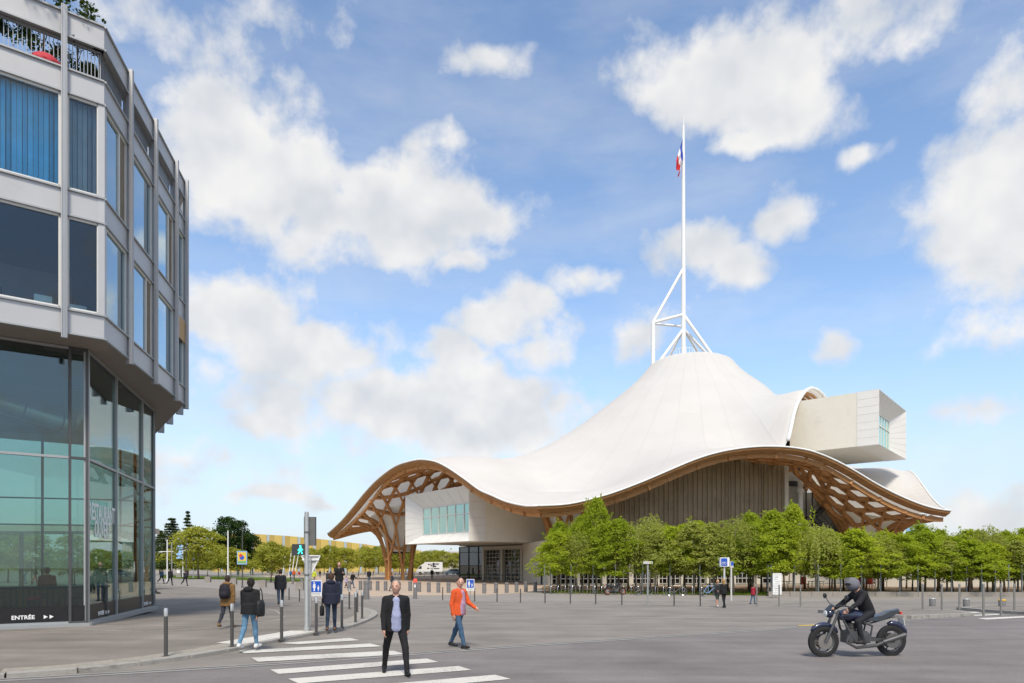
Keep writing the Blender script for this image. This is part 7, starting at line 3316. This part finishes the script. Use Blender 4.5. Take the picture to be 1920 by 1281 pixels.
# ---- vehicles
def wheel(parent, c, r_, w, rim_mat='chrome', spokes=5, name='wheel', tyre_w=None):
    """wheel in the local XZ plane (axle along Y)"""
    m = MB()
    n_ = 28
    vs, fs = [], []
    tr = tyre_w or w
    for i in range(n_):
        a = 2 * math.pi * i / n_
        for (dr, dy) in ((0, tr * .35), (0, -tr * .35), (-tr * .45, -tr * .5), (-tr * .95, -tr * .34), (-tr * .95, tr * .34), (-tr * .45, tr * .5)):
            vs.append((c[0] + (r_ + dr) * math.cos(a), c[1] + dy, c[2] + (r_ + dr) * math.sin(a)))
    for i in range(n_):
        j = (i + 1) % n_
        for k_ in range(6):
            fs.append((i * 6 + k_, i * 6 + (k_ + 1) % 6, j * 6 + (k_ + 1) % 6, j * 6 + k_))
    m.add(vs, fs)
    wh = m.build(name, 'tyre', parent, smooth_=50)
    m = MB()
    ri = r_ - tr * .95
    m.tube([(c[0] + ri * math.cos(a * math.pi / 12), c[1], c[2] + ri * math.sin(a * math.pi / 12)) for a in range(25)], .016 if w < .1 else .03, 6)
    for q in range(spokes):
        a = 2 * math.pi * q / spokes
        m.tube([c, (c[0] + ri * math.cos(a), c[1], c[2] + ri * math.sin(a))], .003 if spokes > 8 else .016, 4)
    m.lathe(c, [(0, -w * .5), (.03, -w * .45), (.03, w * .45), (0, w * .5)], 10, axis='Y')
    m.build('rim', rim_mat, wh)
    return wh


def bicycle(c, rz, label, frame_mat, lean=4):
    t = thing('bicycle', label, 'bicycle', c, rz, 'bicycles parked at the hoops')
    t.rotation_euler = (R_(lean), 0, rz)
    wheel(t, (-.52, 0, .34), .34, .04, 'chrome', 14)
    wheel(t, (.52, 0, .34), .34, .04, 'chrome', 14)
    m = MB()
    bb, st_, hd_, hb = (-.08, 0, .28), (-.22, 0, .80), (.34, 0, .82), (.37, 0, .72)
    for a, b in ((bb, st_), (st_, hd_), (bb, hb), (bb, (-.52, .02, .34)), (st_, (-.52, .02, .34)), (hd_, (.52, .02, .34))):
        m.tube([a, b], .02, 7)
    m.build('frame', frame_mat, t)
    m = MB()
    m.tube([hd_, (.33, 0, .96)], .015, 6)
    m.tube([(.25, -.28, 1.0), (.34, -.22, .98), (.35, .0, .97), (.34, .22, .98), (.25, .28, 1.0)], .014, 6)
    m.build('handlebar', 'chrome', t)
    m = MB()
    m.tube([st_, (-.24, 0, .92)], .014, 6)
    m.plate([(-.38, -.09, .92), (-.38, .09, .92), (-.12, .02, .935), (-.12, -.02, .935)], (0, 0, 1), .05)
    m.build('saddle', 'bike_black', t)
    m = MB()
    m.lathe((-.08, .03, .28), [(.0, 0), (.09, 0), (.09, .01), (0, .01)], 14, axis='Y')
    m.tube([(-.08, -.09, .28), (-.08, -.09, .14), (-.08, -.16, .14)], .012, 5)
    m.tube([(-.08, .09, .28), (-.08, .09, .42), (-.08, .16, .42)], .012, 5)
    m.build('crank', 'engine', t)
    return t


for (x, dy, rz, lb, fm) in ((1206, -.9, R_(15), 'dark bicycle with a bag at the hoops behind the direction sign', 'bike_black'), (1268, -.9, R_(-8), 'grey bicycle standing at the hoops below the olive trees', 'steel_tube'), (1331, -1.0, R_(12), 'bicycle with pale blue frame partly hidden by the couple', 'sign_pale_blue')):
    Y = hoop_y(x) + dy
    bicycle(((x - CX) / FP * Y, Y, g(Y)), rz, lb, fm)


def motorcycle(c, rz, label, rim='chrome', body='bike_black', scale=1.0, lean=0):
    """heads towards -X"""
    t = thing('motorcycle', label, 'motorcycle', c)
    t.rotation_euler = (R_(lean), 0, rz)
    t.scale = (scale,) * 3
    F_, B_ = (-.74, 0, .31), (.70, 0, .31)
    for w_c in (F_, B_):
        wh = wheel(t, w_c, .31, .13 if w_c is B_ else .11, rim, 6, tyre_w=.095)
        m = MB()
        m.lathe(w_c, [(0, .065), (.15, .065), (.15, .07), (0, .07)], 18, axis='Y')
        m.lathe(w_c, [(0, -.07), (.15, -.07), (.15, -.065), (0, -.065)], 18, axis='Y')
        m.build('brake_disc', 'steel_tube', wh)
    m = MB()
    for s_ in (-1, 1):
        m.tube([(F_[0], s_ * .09, F_[2]), (-.60, s_ * .09, .62), (-.47, s_ * .09, .93)], [.032, .028, .024], 8)
    m.build('fork', 'engine', t, smooth_=45)
    m = MB()
    m.tube([(F_[0] + .335 * math.cos(a), 0, F_[2] + .335 * math.sin(a)) for a in [R_(30 + 14 * q) for q in range(9)]], [.02] + [.05] * 7 + [.02], 8)
    m.build('front_fender', body, t, smooth_=True)
    m = MB()
    for s_ in (-1, 1):
        m.bar((.12, s_ * .10, .36), (B_[0], s_ * .10, B_[2]), .04, .07)
        m.tube([(-.42, s_ * .05, .84), (-.30, s_ * .14, .55), (-.12, s_ * .14, .28), (.15, s_ * .13, .30), (.22, s_ * .11, .62), (-.40, s_ * .05, .86)], .022, 7)
        m.tube([(.15, s_ * .09, .66), (.72, s_ * .07, .80)], .018, 6)
    m.build('frame', 'engine', t, smooth_=45)
    m = MB()
    m.box((-.10, 0, .40), (.38, .30, .24))
    m.lathe((-.16, 0, .48), [(.10, 0), (.105, .06), (.09, .07), (.105, .12), (.09, .13), (.10, .18), (0, .2)], 12)
    m.lathe((.02, 0, .40), [(0, -.19), (.12, -.18), (.12, .18), (0, .19)], 14, axis='Y')
    m.build('engine_block', 'engine', t, smooth_=40)
    m = MB()
    prof = [(-.46, .06, .84, .74), (-.36, .13, .93, .72), (-.18, .16, .97, .70), (.02, .13, .92, .70), (.16, .08, .82, .70)]
    vs, fs = [], []
    n_ = 10
    for (x_, hw, zt, zb) in prof:
        zc_, hh_ = (zt + zb) / 2, (zt - zb) / 2
        for k_ in range(n_):
            a = 2 * math.pi * k_ / n_
            vs.append((x_, hw * math.cos(a), zc_ + hh_ * math.sin(a)))
    for i in range(len(prof) - 1):
        for k_ in range(n_):
            fs.append((i * n_ + k_, i * n_ + (k_ + 1) % n_, (i + 1) * n_ + (k_ + 1) % n_, (i + 1) * n_ + k_))
    fs += [tuple(range(n_)), tuple((len(prof) - 1) * n_ + k_ for k_ in range(n_))]
    m.add(vs, fs)
    m.build('fuel_tank', body, t, smooth_=50)
    m = MB()
    vs, fs = [], []
    prof = [(.10, .10, .80, .72), (.22, .14, .79, .71), (.42, .14, .82, .73), (.62, .11, .90, .80), (.84, .05, .93, .86)]
    for (x_, hw, zt, zb) in prof:
        vs += [(x_, -hw, zb), (x_, -hw * .9, zt), (x_, 0, zt + .02), (x_, hw * .9, zt), (x_, hw, zb)]
    for i in range(len(prof) - 1):
        for k_ in range(5):
            fs.append((i * 5 + k_, i * 5 + (k_ + 1) % 5, (i + 1) * 5 + (k_ + 1) % 5, (i + 1) * 5 + k_))
    fs += [(0, 1, 2, 3, 4), tuple(20 + k_ for k_ in range(5))]
    m.add(vs, fs)
    m.build('seat', 'bike_black', t, smooth_=40)
    m = MB()
    m.lathe((-.62, 0, .86), [(0, -.10), (.05, -.09), (.085, -.02), (.09, .03), (0, .05)], 14, axis='X')
    hl = m.build('headlight', body, t, smooth_=True)
    m = MB()
    m.lathe((-.715, 0, .86), [(0, -.012), (.06, -.004), (.062, .01), (0, .012)], 14, axis='X')
    m.build('lens', 'sign_white', hl)
    m = MB()
    m.plate([(-.70, -.09, .90), (-.70, .09, .90), (-.57, .07, 1.03), (-.57, -.07, 1.03)], (1, 0, .4), .012)
    m.build('windshield', 'window_dark', t)
    m = MB()
    m.tube([(-.36, -.36, 1.0), (-.45, -.22, 1.03), (-.50, 0, .98), (-.45, .22, 1.03), (-.36, .36, 1.0)], .016, 7)
    hb_ = m.build('handlebar', 'engine', t, smooth_=45)
    for s_ in (-1, 1):
        m = MB()
        m.tube([(-.45, s_ * .26, 1.03), (-.50, s_ * .34, 1.17)], .008, 5)
        m.lathe((-.50, s_ * .36, 1.19), [(0, -.015), (.055, -.01), (.05, .015), (0, .02)], 10, axis='X')
        m.build('mirror', 'bike_black', hb_)
    m = MB()
    m.tube([(-.24, -.10, .52), (-.34, -.14, .30), (-.15, -.17, .20), (.25, -.18, .24), (.46, -.18, .32)], [.025, .025, .03, .035, .035], 8)
    m.tube([(.40, -.18, .30), (.86, -.19, .44)], [.045, .055], 12)
    m.build('exhaust', 'engine', t, smooth_=45)
    m = MB()
    m.tube([(B_[0] + .345 * math.cos(a), 0, B_[2] + .345 * math.sin(a)) for a in [R_(20 + 14 * q) for q in range(7)]], [.02] + [.06] * 5 + [.02], 8)
    m.build('rear_fender', body, t, smooth_=True)
    m = MB()
    m.box((.88, 0, .86), (.04, .12, .05))
    m.build('tail_light', 'poster_red', t)
    m = MB()
    m.plate([(.93, -.09, .62), (.93, .09, .62), (.90, .09, .76), (.90, -.09, .76)], (1, 0, 0), .008)
    m.build('number_plate', 'sign_white', t)
    return t


mc = gp(1609, 1231)
kk = FP / mc.y
motorcycle(mc, R_(7), 'dark naked motorcycle ridden along the main road', 'engine', 'bike_blue', 1.02, lean=1)
rider = add_person('rider in black jacket and grey helmet leaning over the motorcycle', 0, 0, 0, R_(-90 + 7), dict(legs=((64, 78), (64, 78)), splay=12, arms=((44, 14), (44, 14)), abd=(16, 16), lean=28, foot=10, nod=-.03),
                   dict(bulk=1.18, hem=1.0, hair='helmet'), dict(top=(.016, .016, .018), low=(.018, .019, .022), hair=(.14, .14, .16)), loc=(mc.x + .22, mc.y + .03, mc.z + .26), h=.018, fingers=True, height=1.62)
pm_Y = hoop_y(1153) - 1.0
motorcycle(((1153 - CX) / FP * pm_Y, pm_Y, g(pm_Y)), R_(200), 'parked black motorcycle with orange wheel rims before the grove', 'orange_rim', 'bike_black', .95, lean=6)


def van(c, rz):
    t = thing('box_truck', 'white box truck with black flower print parked beyond the timber roof', 'truck', c, rz)
    m = MB()
    m.prism([(-1.3, -1.05), (3.2, -1.05), (3.2, 1.05), (-1.3, 1.05)], .75, 3.2)
    bx2 = m.build('cargo_box', 'van_white', t)
    m = MB()
    prof = [(-3.4, .55), (-3.4, 1.15), (-3.1, 1.35), (-2.3, 2.35), (-1.3, 2.95), (-1.3, .55)]
    vs = [(x_, -.95, z_) for x_, z_ in prof] + [(x_, .95, z_) for x_, z_ in prof]
    n_ = len(prof)
    m.add(vs, [tuple(range(n_)), tuple(range(n_, 2 * n_))] + [(i, (i + 1) % n_, n_ + (i + 1) % n_, n_ + i) for i in range(n_)])
    cab = m.build('cab', 'van_white', t)
    m = MB()
    m.plate([(-2.85, -.96, 1.5), (-2.0, -.96, 1.5), (-2.0, -.96, 2.2), (-2.3, -.96, 2.2)], (0, -1, 0), .01)
    m.plate([(-3.06, -.8, 1.42), (-3.06, .8, 1.42), (-2.36, .8, 2.31), (-2.36, -.8, 2.31)], (-.8, 0, .6), .01)
    m.build('window', 'window_dark', cab)
    for (x_, y_) in ((-2.4, -.9), (-2.4, .9), (2.0, -.9), (2.0, .9)):
        wheel(t, (x_, y_, .38), .38, .24, 'steel_tube', 5)
    m = MB()
    for (x_, z_, w_, h_2) in ((1.5, 2.7, 1.6, .30), (1.2, 2.1, .9, .35), (1.7, 1.55, 1.4, .25), (1.0, 2.5, .4, 1.0)):
        m.box((x_, -1.06, z_), (w_, .015, h_2))
    for (x_, z_) in ((-.2, 2.6), (.4, 2.3), (-.4, 1.6)):
        m.lathe((x_, -1.06, z_), [(0, -.01), (.22, -.008), (.2, .008), (0, .01)], 7, axis='Y')
        m.bar((x_, -1.06, z_), (1.0, -1.06, z_ + .15), .02, .10)
    m.build('flower_print', 'signal_box', bx2)
    m = MB()
    m.box((.95, 0, .68), (4.6, 1.9, .14))
    m.build('chassis', 'steel_dark', t)
    return t


vc = at(806, 1078, 172)
van((vc.x, vc.y, g(172)), R_(4))


def car(c, rz, label, mt):
    t = thing('parked_car', label, 'car', c, rz, 'cars by the truck')
    m = MB()
    prof = [(-2.1, .35), (-2.1, .75), (-1.9, .90), (-1.05, 1.0), (-.45, 1.46), (1.1, 1.5), (1.8, 1.05), (2.05, .95), (2.1, .35)]
    n_ = len(prof)
    vs = [(x_, -.85 + (.14 if z_ > 1.2 else 0), z_) for x_, z_ in prof] + [(x_, .85 - (.14 if z_ > 1.2 else 0), z_) for x_, z_ in prof]
    m.add(vs, [tuple(range(n_)), tuple(range(n_, 2 * n_))] + [(i, (i + 1) % n_, n_ + (i + 1) % n_, n_ + i) for i in range(n_)])
    b_ = m.build('body', mt, t, smooth_=30)
    m = MB()
    m.plate([(-.9, -.83, 1.03), (1.5, -.83, 1.03), (1.05, -.745, 1.42), (-.42, -.745, 1.40)], (0, -1, .2), .02)
    m.plate([(-1.0, -.70, 1.04), (-1.0, .70, 1.04), (-.5, .62, 1.42), (-.5, -.62, 1.42)], (-1, 0, .5), .02)
    m.build('window', 'window_dark', b_)
    for (x_, y_) in ((-1.3, -.78), (-1.3, .78), (1.3, -.78), (1.3, .78)):
        wheel(t, (x_, y_, .32), .32, .2, 'steel_tube', 5)
    return t


cc_ = at(848, 1078, 168)
car((cc_.x, cc_.y, g(168)), R_(10), 'dark blue parked car right behind the box truck', 'car_blue')
cc_ = at(860, 1078, 176)
car((cc_.x, cc_.y, g(176)), R_(5), 'small white parked car beside the dark blue one', 'van_white')

# ------------------------------------------------------------------ far buildings
mat('gold_panel', (0.55, 0.40, 0.10), 0.5, metal=0.15, var=0.07, scale=0.2)
mat('gold_panel_dark', (0.44, 0.31, 0.075), 0.5, metal=0.15, var=0.07, scale=0.2)
mat('strip_window', (0.36, 0.43, 0.47), 0.3, var=0.1)
mat('roof_slate', (0.16, 0.16, 0.17), 0.7, var=0.1)
mat('far_stone', (0.42, 0.38, 0.30), 0.8, var=0.1, scale=0.3)


def gold_building():
    Y = 235.0
    c0 = at(400, 1075, Y)
    t = thing('gold_building', 'long low building clad in gold panels with pale strip windows', 'building', (c0.x, Y, g(Y)))
    org_ = tuple(t.location)
    pts = [(398, 1003, 238), (470, 1001, 231), (540, 1005, 227), (610, 1012, 226), (680, 1020, 228), (735, 1028, 232), (800, 1034, 240)]
    P_ = [at(x, y, yy_) for x, y, yy_ in pts]
    x_ = 398.0
    i = 0
    fb = np.interp
    xs_p = [p[0] for p in pts]
    while x_ < 790:
        w_ = 5 if i % 3 == 1 else (15 if i % 3 == 0 else 9)
        def pt(xx):
            yy_ = float(fb(xx, xs_p, [p[2] for p in pts]))
            return at(xx, float(fb(xx, xs_p, [p[1] for p in pts])), yy_)
        a, b = pt(x_), pt(x_ + w_ - .35)
        inset_ = 0.35 if i % 3 == 1 else 0.0
        m = MB()
        m.plate([(a.x, a.y + inset_, g(Y)), (b.x, b.y + inset_, g(Y)), (b.x, b.y + inset_, b.z), (a.x, a.y + inset_, a.z)], (0, 1, 0), .4)
        m.build('window' if i % 3 == 1 else 'facade_panel', 'strip_window' if i % 3 == 1 else ('gold_panel' if i % 3 == 0 else 'gold_panel_dark'), t, org=org_)
        x_ += w_
        i += 1
    m = MB()
    base = [(p.x, p.y + 1.0) for p in P_]
    m.prism(base + [(base[-1][0], base[-1][1] + 30), (base[0][0], base[0][1] + 30)], g(Y), P_[-1].z - 1.2)
    m.build('building_body', 'gold_panel_dark', t, org=org_)


gold_building()
# church and rooftops beyond the truck
Y = 330.0
c0 = at(880, 1062, Y)
t = thing('church', 'distant pale church with pointed slate spire behind the trees', 'church', (c0.x, Y, g(Y)))
m = MB()
m.box((0, 0, 6), (7, 7, 12))
m.build('tower', 'far_stone', t)
m = MB()
zt = EYE + (HZ - 1036) / FP * Y - g(Y)
m.lathe((0, 0, 12), [(5.2, 0), (2.2, (zt - 12) * .5), (0, zt - 12)], 8)
m.build('spire', 'roof_slate', t)
m = MB()
m.box((-9, 3, 4.5), (14, 9, 9))
m.build('nave', 'far_stone', t)
for i, (x, yt) in enumerate(((789, 1031), (815, 1030), (817.5, 1032), (842, 1032), (848, 1036), (858, 1040))):
    Yp = 260.0
    t = thing('rail_mast', 'thin grey railway mast rising over the far trees', 'mast', ((x - CX) / FP * Yp, Yp, g(Yp)), 0, 'railway masts beyond the truck')
    h_ = EYE + (HZ - yt) / FP * Yp - g(Yp)
    m = MB()
    m.box((0, 0, h_ / 2), (.22, .22, h_))
    m.build('pole', 'pole_grey', t)
    m = MB()
    m.bar((0, 0, h_ * .86), (1.6, 0, h_ * .9), .10, .10)
    m.build('bracket', 'pole_grey', t)
# teal glazed building end behind the right eave
Y = 150.0
a, b = at(1690, 1000, Y), at(1738, 964, Y)
t = thing('teal_building', 'teal glazed building end showing under the right eave', 'building', ((a.x + b.x) / 2, Y, g(Y)))
w_, h_ = b.x - a.x, b.z - g(Y)
m = MB()
m.box((0, 6, h_ / 2), (w_, 12, h_))
m.build('building_body', 'grey_render', t)
glass('teal_glass', (0.25, 0.55, 0.55), 1.5)
for i in range(5):
    m = MB()
    x_ = -w_ / 2 + w_ * (i + .5) / 5
    m.box((x_, -.1, h_ * .62), (w_ / 5 * .92, .08, h_ * .7))
    m.build('pane', 'sign_pale_blue' if i % 2 else 'desk_pale', t)
# roofs seen through the restaurant glass: a low platform canopy
Y = 62.0
t = thing('platform_canopy', 'pale flat canopy on posts seen through the restaurant glass', 'canopy', (at(40, 1000, Y).x, Y, g(Y)))
m = MB()
m.box((0, 0, 5.6), (22, 6, .5))
m.build('canopy_slab', 'far_stone', t)
for i in range(5):
    m = MB()
    m.box((-9 + 4.5 * i, 0, 2.7), (.25, .25, 5.4))
    m.build('post', 'steel_dark', t)
